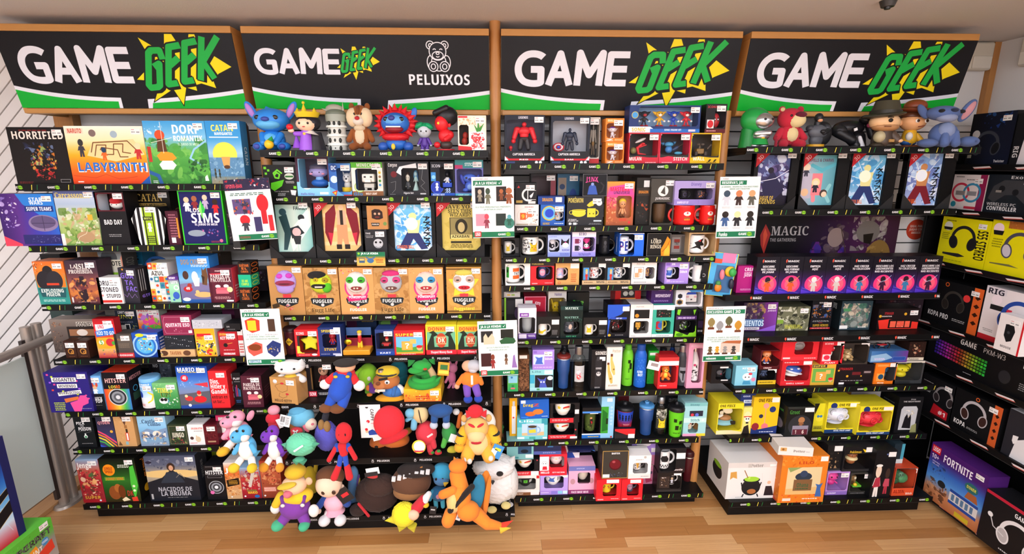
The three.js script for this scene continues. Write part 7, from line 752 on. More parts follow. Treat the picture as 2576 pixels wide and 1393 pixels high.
b(988, 1112, 106, 'white bottle box with two golden bottle drawings', 'B #e2ddd4|T 64 9 7 56 #b8a890 Potter|P #d8bc6a 26 18 38 18 40 30 56 46 60 64 50 66 34 56 26 36|R 26 16 14 6 #6a3a22|P #cdb05c 8 40 20 38 26 54 44 70 46 84 34 86 20 74 10 56|R 6 36 14 5 #6a3a22|C 50 52 6 #8a6a2a|C 32 74 6 #8a6a2a|T 48 90 4 60 #8a7a5a METAL WATER BOTTLE', { d: 0.09, z: 1, cat: 'bottle box', n: 'bottle_box' });
bottle(1116, 1206, 78, 'lime green metal bottle with black square pixels', 'drink_bottle', [['bottle_body', '#6cc42a', 'plastic', 0, 0, 46, 0, 48, 2, 48, 76, 36, 86, 24, 88], ['cap', '#5aa822', 'plastic', 30, 87, 30, 97, 26, 100, 0, 100]], 'B #6cc42a|R 40 14 26 12 #17240c|R 56 26 26 22 #17240c|R 44 44 14 16 #3a7a1a|T 40 84 5 46 #3a7a1a CRAFT', { pr: 48.3, py: [8, 74], pw: 1.8, o: 0.08 });
bottle(1214, 1318, 74, 'cobalt blue bottle with white doodle print', 'drink_bottle', [['bottle_body', '#1f5fc0', 'plastic', 0, 0, 44, 0, 46, 2, 46, 74, 34, 84, 28, 86], ['cap', '#1a4a9c', 'plastic', 31, 85, 33, 97, 28, 100, 0, 100]], 'B #1f5fc0|' + Array.from({ length: 26 }, (_, i) => `O ${8 + (i * 37) % 86} ${6 + (i * 23) % 90} ${3 + i % 3} 1 #8ac0f0`).join('|') + '|R 4 44 60 22 #1f5fc0|T 34 50 8 44 #eaf2fc ASTRO|T 38 60 9 40 #eaf2fc BOT', { pr: 46.3, py: [4, 72], pw: 2 });
b(1326, 1410, 136, 'bright green bottle box behind the white swing tag', 'B #1f8a2c|R 0 0 100 20 #2aa838|R 14 6 70 8 #e8f0e4|A 6 30 88 64 8 #17661f,#2a9a3a', { o: 0.08, z: 1, cat: 'bottle box', n: 'bottle_box' });
toy(1318, 1436, 205, 'crumpled white swing tag with barcode', 'swing_tag', 'tag', 'card:print b f0eeec 0 50 0 88 66 2 -14;print_lines:print b 9a8a8a 4 56 1.6 50 24 2 -14', 'print', { o: 0.02, yb: 308 });
w(1412, 1574, 190, 'red and white window box with orange dragon-like toy', 'B #d8282e|R 0 0 100 26 #ece8e6|R 0 0 100 12 #c83a3a|R 40 16 50 10 #f4f0ee|R 0 82 100 18 #e02a30|L 10 88 40 5 1 #fbd0d0', [10, 27, 80, 54], toyIn('orange round-bellied toy with yellow belly in red box', TEDDY('e8742a', 'f0d04a', 'e8742a')), { d: 0.09, cat: 'toy box', z: 1, inner: '#2a4a6a' });
bottle(1556, 1652, 84, 'dark grey tall bottle with helmet print and steel cap', 'drink_bottle', [['bottle_body', '#3a3c40', 'plastic', 0, 0, 44, 0, 48, 3, 48, 72, 30, 82, 26, 84], ['cap', '#9a9ca0', 'metal', 28, 83, 28, 97, 24, 100, 0, 100]], 'B #3a3c40|P #8a8e94 14 30 80 30 84 64 60 92 40 92 12 64|P #1c1e22 20 44 76 44 76 52 54 56 52 84 44 84 42 56 20 52', { pr: 48.3, py: [6, 66], pw: 1.9, o: 0.07 });
w(1652, 1786, 70, 'pink bottle box with tall window', 'B #e8a0bc|R 12 4 84 6 #f0b8cc', [28, 12, 60, 76], (x, y, z, ww, hh, d) => bottleAt(x, y, z, Math.min(ww * 0.9, d * 0.85), hh * 0.96, 'drink_bottle', 'bottle', L('white slim bottle with black silhouette print in pink box'), [['bottle_body', '#e8e6e6', 'plastic', 0, 0, 46, 0, 50, 3, 50, 62, 24, 84, 20, 88], ['cap', '#d8d6d6', 'metal', 23, 87, 23, 99, 18, 100, 0, 100]], 'B #e8e6e6|A 10 46 80 50 14 #17171a|C 40 20 14 #c83a6a|P #17171a 50 30 62 16 70 40', { pr: 50.3, py: [6, 60], pw: 2 }), { d: 0.08, z: 1, cat: 'bottle box', n: 'bottle_box', inner: '#c87a98' });
for (const [x0, x1, yt, lk, c] of [[1405, 1490, 110, 'round red tag pack at the back', '#b8242c'], [1500, 1546, 70, 'tall blue bottle at the back beside the red pack', '#1f4a9a'], [604, 690, 80, 'tall black bottle behind the navy tumbler', '#1b1c20']]) bottle(x0, x1, yt, lk, 'drink_bottle', [['bottle_body', c, 'plastic', 0, 0, 46, 0, 48, 3, 48, 74, 30, 86], ['cap', '#2a2a2e', 'plastic', 32, 86, 32, 99, 0, 100]], null, { o: 0.22 });

shelf('mug', 'seventh', 'J', 858, 0.4, 'game', { xm: 980 });
b(200, 262, 508, 'tall slim orange bottle box at bay edge', 'B #e8a81c|R 30 24 50 68 #e4e4e4|C 52 52 12 #d83a3a|R 40 12 30 12 #ccc', { o: 0.05, z: 1, cat: 'bottle box', n: 'bottle_box' });
b(262, 510, 690, 'aqua mosaic mug box with beach mug photo', 'B #7ac8cc|R 0 0 30 40 #4ab0c0|R 80 0 20 30 #3a98a8|T 30 12 9 50 #eaf6f6 Lilo|R 16 24 72 56 #b8d4e8|P #d8b888 16 68 88 62 88 80 16 80|M 34 30 44 48 #8ab0d0|E 50 38 14 6 #4a3a2a|P #e8c83a 38 54 60 50 62 66 40 68|R 0 86 24 10 #dff4f2|R 84 88 14 8 #e8f4f4|R 40 86 20 12 #4aa898', { d: 0.1, cat: 'mug box', n: 'mug_box', z: 1 });
b(288, 524, 535, 'royal blue bowl box tilted on top of the aqua box', 'B #1f5cb8|T 28 28 15 36 #e8c02a Drag|T 56 28 15 20 #d8442c Z|R 4 2 16 16 #e8ece8|E 36 74 18 12 #d8682c|E 62 64 18 14 #e07a34|L 74 86 22 6 1 #dfe8f8|R 4 88 24 6 #2a7ad8', { d: 0.1, on: 1, cat: 'mug box', n: 'bowl_box', z: 1, rz: 1.5 });
const bowl = (x, y, z, ww, hh, d, lk, c = '#f0ece0', pr = 'B #f0ece0|N 26 50 30 #e8c02a|E 66 50 20 22 #c8302c|E 66 62 18 10 #e8d8b0') => bottleAt(x, y, z, Math.min(ww, d * 0.9), hh * 0.96, 'bowl', 'bowl', L(lk), [['bowl_body', c, 'glaze', 0, 0, 26, 0, 30, 6, 44, 40, 48, 96, 47, 100, 45, 96, 40, 40, 26, 10, 0, 8]], pr, { pr: 44.4, pr1: 48.2, py: [40, 94], pw: 2.4 });
w(516, 756, 722, 'red and black bowl box, lower of the star bowl pair', 'B #19171a|R 0 74 92 26 #d42a34|L 4 80 60 12 2 #f8c8c8|C 92 44 5 #c83a44|R 74 84 24 14 #ece8e4', [8, 4, 80, 68], (...a) => bowl(...a, 'white bowl with yellow star, lower of the pair'), { d: 0.1, cat: 'bowl box', n: 'bowl_box', open: 1, z: 1, g: 'star bowl boxes' });
w(530, 770, 562, 'red and black bowl box, upper of the star bowl pair', 'B #19171a|R 0 76 80 24 #d42a34|L 4 82 60 10 2 #f8c8c8|R 84 34 14 22 #ece8e4', [10, 4, 74, 72], (...a) => bowl(...a, 'white bowl with yellow star, upper of the pair'), { d: 0.1, on: 2, cat: 'bowl box', n: 'bowl_box', open: 1, z: 1, g: 'star bowl boxes' });
w(792, 944, 600, 'blue and black cup carton with open front', 'B #151518|R 0 84 100 16 #2a6ab8|R 0 84 100 4 #d8e4f0|L 30 92 60 5 1 #e8b83a|R 0 12 100 6 #4a8ad8|R 40 18 44 12 #ece8e4', [6, 20, 88, 64], (x, y, z, ww, hh, d) => bottleAt(x, y, z, Math.min(ww * 0.8, d * 0.95), hh * 0.98, 'cup', 'cup', L('olive green cup with running figure print in blue carton'), [['cup_body', '#4a5a2a', 'plastic', 0, 0, 38, 0, 48, 98, 46, 100, 36, 6, 0, 4]], 'B #4a5a2a|P #2a1c18 40 40 60 26 70 50 60 90 44 70|C 52 28 10 #d89a6a|P #b8242c 48 44 66 50 60 66|A 4 60 90 36 10 #6a7a34,#2a3a1a', { pr: 38.6, pr1: 48, py: [4, 96], pw: 2 }), { d: 0.1, cat: 'cup box', n: 'cup_box', open: 1, z: 1 });
b(946, 1052, 510, 'pale blue tall bottle box with green blocky print', 'B #8ac0e0|R 0 24 56 64 #3a9a34|P #1f6a24 10 30 50 40 44 60 56 80 10 84|R 40 52 14 14 #17240c|R 42 4 40 8 #ece8e4|' + [26, 34, 42, 50, 58, 66].map((y) => `O 78 ${y} 6 2 #f0f6fa`).join('|') + '|R 76 95 14 4 #b8342c', { d: 0.09, cat: 'bottle box', n: 'bottle_box', z: 1 });
bottle(1062, 1212, 545, 'red and blue cup with black lid and silhouette print', 'travel_cup', [['cup_body', '#c8283a', 'plastic', 0, 0, 34, 0, 44, 76, 0, 78], ['lid', '#17171a', 'plastic', 48, 76, 48, 82, 40, 90, 0, 90], ['spout', '#232326', 'plastic', 12, 90, 12, 98, 0, 100]], 'G #2a4ab8 #2a4ab8 #c8283a #d82a3a|' + [14, 30, 46, 62, 78].map((x) => `F ${x} 14 11 28 #15151a #15151a`).join('|') + '|D #1a1014 2 30 56 26 80 40 94|D #1a1014 2 66 56 70 80 60 94|T 50 60 6 40 #e8a0a0 THINGS', { cat: 'cup', pr: 35, pr1: 44.6, py: [4, 74], pw: 2.4, o: 0.09 });
b(1058, 1222, 772, 'black and red open cup tray in front of the silhouette cup', 'B #1b191c|R 0 50 60 50 #242226|P #c8282e 0 0 100 0 100 60 60 60 0 20|R 66 50 32 40 #ece8e4', { o: 0.005, d: 0.02, z: 1, cat: 'cup box', n: 'cup_box' });
bottle(1250, 1376, 545, 'navy blue travel tumbler with pale blue lid loop', 'travel_tumbler', TUMB('#24467e', '#4a8ac0', '#5a9ad0'), null, { cat: 'tumbler' });
bottle(1378, 1480, 502, 'clear speckled bottle with yellow creature print', 'drink_bottle', [['bottle_body', '#eef', 'clear', 0, 0, 44, 0, 48, 3, 48, 72, 34, 82, 26, 84], ['cap', '#8a8c8e', 'metal', 28, 83, 28, 98, 0, 100]], 'B #3a3c34|A 0 0 100 50 40 #c8c8b8,#8a8a80|P #e8c42a 20 92 26 66 20 44 38 58 60 58 80 46 74 70 78 92|C 40 70 3 #222|C 62 70 3 #222|C 34 78 4 #d84a2c', { pr: 48.3, py: [20, 72], pw: 2, o: 0.05 });
bottle(1488, 1622, 545, 'lime green cup with black lid and black square pixels', 'travel_cup', [['cup_body', '#62c422', 'plastic', 0, 0, 34, 0, 44, 76, 0, 78], ['lid', '#141416', 'plastic', 49, 76, 49, 83, 42, 90, 0, 91], ['spout', '#1c1c1f', 'plastic', 10, 90, 10, 97, 0, 99]], 'B #62c422|R 24 26 18 14 #1a2a0c|R 56 34 24 14 #1a2a0c|R 34 54 22 18 #1a2a0c|R 64 60 12 12 #2f6a12|T 50 86 6 56 #1a2a0c MINECRAFT', { cat: 'cup', pr: 34.8, pr1: 44.6, py: [3, 74], pw: 2.3, o: 0.04 });
w(1620, 1804, 560, 'pale teal gift set box with two windows and pink base', 'B #9accd0|R 0 0 100 10 #7ab8b8|T 44 6 5 40 #3a6a78 Disney|R 24 24 58 16 #2a2a3a|C 36 36 7 #d83a4a|C 56 36 8 #5a6ac8|R 0 45 100 14 #bfe4dc|T 50 52 8 40 #3a7a8a Stitch|C 84 52 5 #eaf6f4|R 0 92 60 8 #e8a0c0|R 60 92 40 8 #e8c83a', [22, 60, 44, 30], mugIn('cream mug with red drawing in pale teal gift box', '#ece0c8', 'B #ece0c8|A 10 10 80 80 8 #c84a3a,#8a6a4a', [0.98, 0.95]), { d: 0.1, cat: 'gift box', n: 'gift_set_box', z: 1 });
for (const [x0, x1, yt, lk, p] of [[1085, 1170, 490, 'dark red box top behind the silhouette cup', 'B #5a1a20'], [1450, 1630, 480, 'black collector box at the back with silver shield mark', 'B #232427|T 60 30 14 70 #b8b8b8 COLLECTOR\'S EDITION|P #b8b8b8 30 50 40 50 35 70'], [1640, 1746, 486, 'red round-marked carton at the back', 'B #b8202a|C 60 40 14 #d8505a']]) b(x0, x1, yt, lk, p, { o: 0.22, z: 1, cat: 'gift box' });

shelf('mug', 'lowest', 'J', 1312, 0.42, 'game', { xm: 980, kick: 1, x0: 0.108, x1: 1.1 });
w(216, 446, 1152, 'white bowl box with black and green block bowl', 'B #e2ddd6|R 0 2 12 14 #5ab83a|R 88 2 10 14 #c8282e|R 0 84 100 16 #8a5a3a|T 24 92 8 36 #e8dccc MINECRAFT|R 68 74 30 24 #ece8e4', [14, 14, 72, 56], (...a) => bowl(...a, 'black bowl with green square patch', '#26282a', 'B #26282a|R 40 30 20 50 #5ac03a|R 46 50 8 14 #2a6a1a|R 70 30 20 50 #c8c8c4|R 10 30 20 50 #6a7a6a'), { d: 0.1, cat: 'bowl box', n: 'bowl_box', z: 1 });
w(216, 442, 1020, 'red-banded bowl box with star bowl, on the block bowl box', 'B #17161a|R 0 74 100 26 #d42a34|L 4 80 60 12 2 #f8c8c8|C 92 8 4 #c83a44|R 70 74 28 26 #ece8e4', [16, 2, 66, 68], (...a) => bowl(...a, 'white bowl with yellow star in low stack'), { d: 0.1, on: 2, cat: 'bowl box', n: 'bowl_box', z: 1, open: 1 });
b(178, 396, 872, 'teal mug box with dark window on top of the bowl boxes', 'B #7ab4b4|T 20 24 10 34 #a8d4d0 Stitch|R 42 20 50 50 #2a4a6a|E 66 56 14 10 #15202c|R 70 74 28 18 #ece8e4|R 4 86 40 8 #3a8a90', { d: 0.1, on: 2, z: 1, cat: 'mug box', n: 'mug_box' });
w(450, 676, 1152, 'lilac bowl box with blue animal bowl', 'B #b49ae0|R 0 78 100 22 #a88ad8|R 40 80 22 16 #8a7ad0|R 64 80 16 16 #8ac8e0|R 82 80 16 16 #c8e8e8|L 4 86 30 6 1 #efe4fc|R 72 -2 26 14 #ece8e4', [14, 4, 70, 62], (...a) => bowl(...a, 'white bowl with blue animal print in lilac box', '#eceae8', 'B #eceae8|P #4a6ab0 20 90 30 40 16 10 40 34 58 8 50 50 56 90|R 70 10 4 60 #3a3a44|R 80 20 4 50 #3a3a44'), { d: 0.1, cat: 'bowl box', n: 'bowl_box', z: 1 });
w(446, 668, 980, 'red bowl box with white cat drawing panel', 'B #d82a38|R 0 10 34 66 #f0eaea|E 18 42 12 9 #fff|D #222 0.8 8 46 10 36 14 34 22 34 28 38 28 48|C 14 43 2 #222|C 22 43 2 #222|P #d82a38 12 56 26 56 28 72 10 72|T 20 86 9 32 #fff HELLO|T 70 86 6 46 #fbe0e4 KITTY FACE BOWL', [36, 10, 54, 52], (...a) => bowl(...a, 'pinkish white bowl with winking face in red box', '#ecd8d8', 'B #ecd8d8|D #3a2a2a 3 24 40 34 46|C 66 42 6 #2a1c1c|E 48 56 6 6 #e8c04a'), { d: 0.1, on: 2, cat: 'bowl box', n: 'bowl_box', z: 1 });
b(398, 622, 900, 'navy mug box lying on the red bowl box', 'B #23284a|R 50 6 20 22 #3a6a9a|R 0 66 100 34 #4a5a9a|T 56 82 12 46 #a8b0d8 STITCH', { d: 0.1, on: 2, z: 1, cat: 'mug box', n: 'mug_box' });
b(628, 770, 896, 'white mug box with blue striding print at the back', 'B #e8e6e4|P #2a4aa0 20 60 40 20 50 10 60 40 80 70 60 66 40 80|R 40 64 54 26 #f4f2ee|L 44 70 40 12 2 #333', { on: 2, o: 0.1, z: 1, cat: 'mug box', n: 'mug_box' });
w(682, 896, 1078, 'pink and navy mug box with bear sketches', 'B #e4a8c4|R 0 0 100 16 #6a70b0|T 44 8 4 30 #c8cce8 STITCH|E 16 54 9 10 #b88a94|E 86 52 9 10 #b88a94|R 0 84 100 16 #8a3a6a|T 44 92 8 66 #f8e4f0 FACE BASE MUG', [34, 22, 48, 40], (...a) => bowl(...a, 'pale bowl-like mug in pink and navy box', '#d8d0c0', null), { d: 0.1, cat: 'mug box', n: 'mug_box', z: 1 });
w(682, 898, 950, 'navy mug box with brown bowl, on the pink one', 'B #23274e|R 84 2 14 24 #3a7ab8|L 4 92 60 5 1 #6a70b0', [34, 10, 54, 60], (...a) => bowl(...a, 'mauve bowl-like mug with ears in navy box', '#8a6a78', null), { d: 0.1, on: 2, cat: 'mug box', n: 'mug_box', z: 1 });
for (const [x0, x1, lk, l2, c, pr] of [[908, 1108, 'red mug window box with yellow mug', 'yellow mug with small face in red box', '#e0c42a', 'B #e0c42a|C 30 40 5 #222|C 60 40 5 #222|C 24 56 8 #d8442c|C 66 56 8 #d8442c'], [1112, 1284, 'red mug window box with grey-pink mug', 'grey mug with pink animal print in red box', '#4a5060', 'B #4a5060|E 50 50 30 36 #b88aa0|P #b88aa0 20 30 30 4 40 24|P #b88aa0 80 30 70 4 60 24|C 40 50 4 #222|C 60 50 4 #222']]) w(x0, x1, 1188, lk, 'B #d8242c|R 40 0 50 16 #f0e4e0|R 0 80 100 20 #e02a30|L 60 88 34 5 1 #fbd0d0|R 6 90 24 5 #f0a0a0', [26, 20, 56, 58], mugIn(l2, c, pr, [0.98, 0.96]), { d: 0.1, o: -0.04, cat: 'mug box', n: 'mug_box', z: 1 });
b(955, 1168, 950, 'black box with dark red sphere and gold edge', 'B #3a3630|D #c89a4a 2 2 2 98 2 98 98 2 98 2 2|T 50 10 6 32 #eee BARTOK|C 50 50 23 #4a1018|C 50 48 20 #6a1820|E 44 40 6 4 #a84a50|A 30 78 50 16 14 #4a6a9a,#3a3a5a,#8a9ab0|R 4 84 26 12 #ece8e4', { o: -0.03, d: 0.11, on: 4, z: 1, cat: 'ornament box', n: 'ornament_box' });
w(1170, 1352, 990, 'white mug box with gold crest mug, on red mug box', 'B #e8e4e0|C 72 8 6 #b8b0a8|T 50 18 5 40 #a8a098 2001|R 66 16 30 14 #f4f0ec|R 0 80 100 20 #dcd8d2|L 56 88 36 6 1 #999', [20, 32, 66, 46], mugIn('mug with gold and dark crest print in white box', '#4a4044', 'B #e0dcd4|P #d8a03a 30 10 64 10 60 60 46 90|A 20 10 70 80 10 #4a3a5a,#d8a03a,#2a2a3a', [0.8, 0.98]), { o: -0.03, d: 0.09, on: 4, cat: 'mug box', n: 'mug_box', z: 1 });
b(1290, 1388, 985, 'tall pink and grey box with cartoon splash print', 'B #c87a98|A 6 20 80 50 12 #7a9a6a,#4a3a5a,#e0a8c0|P #a83a5a 20 80 50 66 80 90 30 96', { o: 0.09, z: 1, cat: 'gift box' });
b(1196, 1424, 872, 'lilac bowl box edge on the tall pink box', 'B #a88ad8|E 42 20 26 20 #ece8ea|L 10 66 50 14 1 #d8c8f0|R 70 50 26 30 #ece8e4', { o: 0.09, on: 1, z: 1, d: 0.09, cat: 'bowl box', n: 'bowl_box' });
w(1402, 1602, 1130, 'dark open mug box with two small print panels', 'B #221c1a|R 10 20 40 60 #3a2e28|A 12 24 36 50 8 #ece4dc,#8a6a4a|R 0 88 100 12 #3a3430|R 66 4 30 16 #ece8e4', [52, 14, 44, 70], mugIn('white mug with blue and tan figure print in dark box', '#dcd4cc', 'B #3a3230|F 50 20 40 70 #e8c8a0 #e8e8f0', [0.96, 0.9]), { d: 0.1, cat: 'mug box', n: 'mug_box', z: 1 });
w(1420, 1634, 930, 'clear-fronted box with black and white chequered mug', 'B #1b1a1c|R 64 20 34 24 #ece8e4|R 50 80 48 16 #2a1c1e|T 74 88 7 36 #f0e8e4 Beetle', [4, 4, 60, 90], mugIn('white mug with black sketch and chequered base', '#ecebe8', 'B #ecebe8|P #1c1a1c 20 40 30 20 60 16 80 44 70 60 30 60|D #1c1a1c 3 10 10 14 50|' + Array.from({ length: 12 }, (_, i) => `R ${(i % 6) * 17 + (i > 5 ? 8 : 0)} ${80 + (i > 5 ? 10 : 0)} 8 10 #1c1a1c`).join('|'), [1.1, 0.98]), { d: 0.1, on: 2, cat: 'mug box', n: 'mug_box', z: 1 });
bottle(1606, 1700, 930, 'dark maroon travel cup with silver ring', 'travel_cup', [['cup_body', '#4a1218', 'plastic', 0, 0, 34, 0, 46, 76, 0, 76], ['steel_rim', '#c8b8a8', 'metal', 47, 76, 47, 80, 0, 80], ['lid', '#3a0e14', 'plastic', 49, 80, 49, 90, 40, 96, 0, 97]], null, { cat: 'cup', o: 0.12 });

// ---------- card bay ----------
shelf('card', 'top', 'K', 525, 0.46, 'game', { xm: 1440 });
toy(315, 638, 145, 'silver-faced toy bank in green hood and cape', 'toy_bank', 'figurine', 'hood s 1f9a44 -6 68 -6 42 31 30;face:metal s c8ccd0 8 65 12 30 20 24;eye s 17181a 2 68 35 4 3 2;eye s 17181a 24 68 31 4 3 2;cape y 1a8438 -22 0 -10 24 48 18;chest:metal s c8ccd0 8 30 6 26 15 18;arm:metal c d4d8dc -10 34 16 8 26 36 18 8;skirt y 1f9a44 6 8 4 26 14 20;belt s e0b83a 8 24 20 6 3 4;leg:metal s c0c4c8 -8 5 8 14 7 13;leg:metal s c0c4c8 18 5 8 14 7 13', 'plastic', { o: 0.09 });
toy(606, 952, 140, 'raspberry red teddy bear bank with cream belly', 'toy_bank', 'figurine', TEDDY('c8283e', 'ecd8a0', 'c8283e').replace('muzzle s ecd8a0 0 64 20 18 13 14;nose s 3a2226 0 69 34 5 3 4', 'muzzle s ecd8a0 8 66 14 25 18 19;nose s 6a1430 12 78 27 15 7 9') + ';ear_lining s ecd8a0 -26 92 4 6 5 3;cane c a8243a -40 26 14 4 -40 2 14 4', 'plush', { o: 0.09 });
toy(918, 1205, 188, 'dark grey caped hero bust with yellow belt', 'hero_bust', 'figurine', 'cape s 1f2024 22 40 -12 30 34 14;chest s 5a5e66 -6 44 4 32 20 18;waist s 50545c -8 22 2 22 20 15;shoulder s 3a3d44 -30 54 0 13 10 13;shoulder s 3a3d44 24 54 0 14 11 13;arm c 2c2e33 24 48 6 9 4 42 22 8;glove s 1c1d21 0 44 24 10 6 7;neck c 2a2c30 -8 60 0 10 -8 72 0 9;head s 232529 -8 82 4 13 13 14;chin s e0a078 -8 75 12 8 5 7;belt y e0a82a -8 0 2 26 10;', 'plastic', { o: 0.09 });
toy(1172, 1562, 205, 'black crouching muscular figure with white chest mark', 'crouching_figure', 'figurine', 'back s 1b1b1f -6 58 -2 36 22 24;shoulder s 222226 -32 50 4 18 18 18;head s 151518 26 80 10 15 14 15;jaw s b84a6a 30 64 22 9 8 8;arm c 1a1a1e 38 64 8 10 44 36 14 10;hand s 121215 40 84 14 10 8 8;arm c 1c1c20 -36 44 10 12 -10 22 22 10;leg c 17171b 16 30 4 16 20 10 10 12;leg c 1d1d21 -10 34 6 12 4 8 18 10;chest_mark c e4e4e8 6 30 24 4 14 6 24 6;tag:print b f0f0f0 -8 52 26 8 8 2 20;base y 26262a 6 0 2 34 5', 'plastic', { o: 0.14 });
toy(1492, 1842, 62, 'big-headed doll bank in dark olive brimmed hat and jacket', 'toy_bank', 'figurine', 'head s e8bc8c 2 52 4 38 18 28;stubble s b8885c 2 42 8 34 10 25;hat_brim s 3a382c 0 66 2 52 6 40 6;hat_crown y 423f30 4 68 0 36 26 26;hat_band y 2a281f 4 68 0 37 7 36;eye s 17130f -4 54 32 6 4 3;brow b 3a2a1a -4 60 31 14 2 3;mouth b 7a4a30 -10 42 33 18 2 2;ear s e8bc8c 38 50 2 6 5 5;jacket c 4a3d33 4 14 0 24 4 28 0 22;shirt s b8ae8a -14 22 14 14 12 14;arm c 54453a 26 26 6 12 34 16 14 11;pouch b a8824a 12 14 24 14 6 6;hand s e8bc8c 38 14 20 8 4 7;trousers s 3a3228 -14 5 8 18 6 16;trousers s 3a3228 16 5 8 18 6 16', 'plastic', { o: 0.05 });
toy(1792, 2112, 74, 'smiling doll bank in brown cowboy hat and yellow shirt', 'toy_bank', 'figurine', 'head s e8ac78 -2 54 2 36 19 28;hair s 5a3420 0 66 0 36 12 28;hat_brim s 7a3a22 6 77 2 50 6 40 -4;hat_crown s 8a4428 0 86 0 30 14 26;eye s f4f0ea -10 55 28 6 4 3;pupil s 3a2214 -10 55 31 4 3 2;eye s f4f0ea 18 55 26 6 4 3;pupil s 3a2214 18 55 29 4 3 2;mouth b 8a3a2a 4 44 28 18 1.5 3 8;ear s e8ac78 -38 52 2 6 6 5;shirt c e8b02a -4 18 0 20 -4 30 0 17;vest s f0eae0 -14 24 12 9 9 9;arm c e8b02a 12 26 6 8 22 16 12 8;hand s e8ac78 24 12 14 7 4 6;jeans s 2a5a9c -4 12 0 22 8 17;boot s 7a4426 -14 3 6 14 4 14;boot s 7a4426 10 3 6 14 4 14', 'plastic', { o: 0.1 });
toy(1992, 2580, 65, 'grey-blue flocked plush with very long pink-lined ear', 'plush_toy', 'plush toy', 'body s 5a72a8 -4 26 0 20 26 17;belly s 8a9cc4 -8 34 8 12 18 11;head s 5a72a8 -12 70 2 24 15 18;muzzle s 9aa8cc -12 60 10 15 9 12;nose s 2a3454 -10 74 19 6 4 4;eye s 15151c -26 73 15 5 4 3;eye s 15151c 6 72 15 5 4 3;ear s 5a72a8 30 76 -2 9 27 4 -34;>ear_lining s e0a0a8 30 76 0 6 22 3 -34;ear s 5a72a8 -38 74 -6 6 18 4 40;leg s 5a72a8 -34 9 8 14 9 13;leg s 5a72a8 30 12 10 14 11 13;foot s 465a8c 30 12 18 6 5 5;arm c 5a72a8 -12 30 12 5 -14 8 16 6;arm c 5a72a8 4 30 12 5 4 8 16 6', 'plush', { o: 0.01 });

shelf('card', 'second', 'K', 1120, 0.4, 'game', { xm: 1440 });
frame(432, 852, 580, 470, 780, 605, 1072, 'black frame with purple battle poster and gold title', 'G #5a6a9a #4a4a7a #2a2440 #17141f|A 0 0 100 80 40 #8a9ac8,#3a3058,#6a5a8a,#d8e0f0|P #2c2a4a 20 60 50 30 90 70 60 90 30 84|C 44 30 9 #2a2430|D #e8e8f4 2 0 54 60 46 98 30|T 34 85 8 52 #d8b84a LEAGUE OF|T 38 93 8 58 #d8b84a LEGENDS', { yb0: 1112, rib: 1 });
frame(884, 1332, 580, 900, 1222, 605, 1072, 'black frame with pastel charms poster and ribbons', 'g #c8b0c0 #7ab8c4 #5a9aa8|T 56 10 6 70 #6a3a4a SPELLS & CHARMS|D #5ab0c0 10 30 20 60 30 96 18|D #e88a94 12 44 90 40 70 54 50|D #8ac8cc 10 88 60 76 76 90 92|R 34 36 30 44 #e8848c|R 0 36 34 50 #b8b4c4|C 14 24 11 #ecd4b8|C 46 54 12 #e8d49a|C 16 74 11 #e0b890|C 72 76 11 #4a3a38|F 14 22 20 20 #ecd4b8 #3a3a48|F 46 50 22 24 #f0dcc0 #2a2a3a|C 74 78 8 #ecd0b4', { yb0: 1112, rib: 1 });
frame(1340, 1790, 580, 1362, 1686, 605, 1072, 'black frame with pale blue glowing fighter poster', AURA('#7ac4e8', '#4a94cc', '#d0e4f4', '#2c3a6e', '#e4e09a') + '|T 26 93 8 44 #e8702c DRAGON BALL', { yb0: 1112, rib: 1 });
frame(1880, 2338, 580, 1900, 2224, 590, 1078, 'black frame with violet-blue fighter in red clothes', AURA('#8ab4e8', '#6a7ab8', '#b8c8ec', '#7a2430', '#c88a58') + '|C 46 42 15 #eef6ff|T 22 92 8 42 #e8702c DRAGON BALL', { yb0: 1112, rib: 1 });

shelf('card', 'third', 'L', 848, 0.4, 'magic', { xm: 1450 });
{ // printed backboard behind the dispensers
  const r = place(505, 1905, 70, { o: 0.27 }), t = thing('display_board', L('large dark card game backboard with silver title and warriors'), 'display board'); t.position.set(r.x, r.y, r.z);
  carton(t, r.w, r.h, 0.01, 'g #0c0b0f #0e0c12 #2a1636 #4a1f4a #3a1a34|P #a8302c 5 30 8 14 12 28 9 58 6 44|P #d8543a 7 28 8 20 10 30 8 50|U 25 24 13 26 #b8b4b4 MAGIC|T 21 37 5 18 #a8a4a4 THE GATHERING|P #2a2a8a 34 100 44 70 60 84 70 100|A 40 40 24 50 20 #3a2a8a,#6a2a8a,#1c1448|P #c83a8a 36 84 56 98 56 100|A 46 6 20 60 16 #4a3a40,#6a5a60|E 57 34 5.5 14 #9a8480|P #6a5660 46 92 50 62 60 56 68 70 66 96|A 68 4 24 50 40 #8d8480,#b0a8a4,#5a5452|E 79 26 8 16 #77706c|P #1c1616 76 30 83 28 82 44 77 42|E 88 66 9 28 #8a6a38|A 80 46 18 40 14 #a8844a,#5a4424|D #4a3a34 1.4 60 20 72 100|L 34 2 4 2 1 #222', '#0c0b0f');
}
b(365, 545, 575, 'magenta carton beside the black dispensers', 'B #b01e78|T 60 14 12 50 #f4e4f0 CREA|T 56 32 16 40 #f4e4f0 JUEGA|L 20 84 60 8 2 #e8b0d0', { z: 1, d: 0.03, o: 0.06, cat: 'card box' });
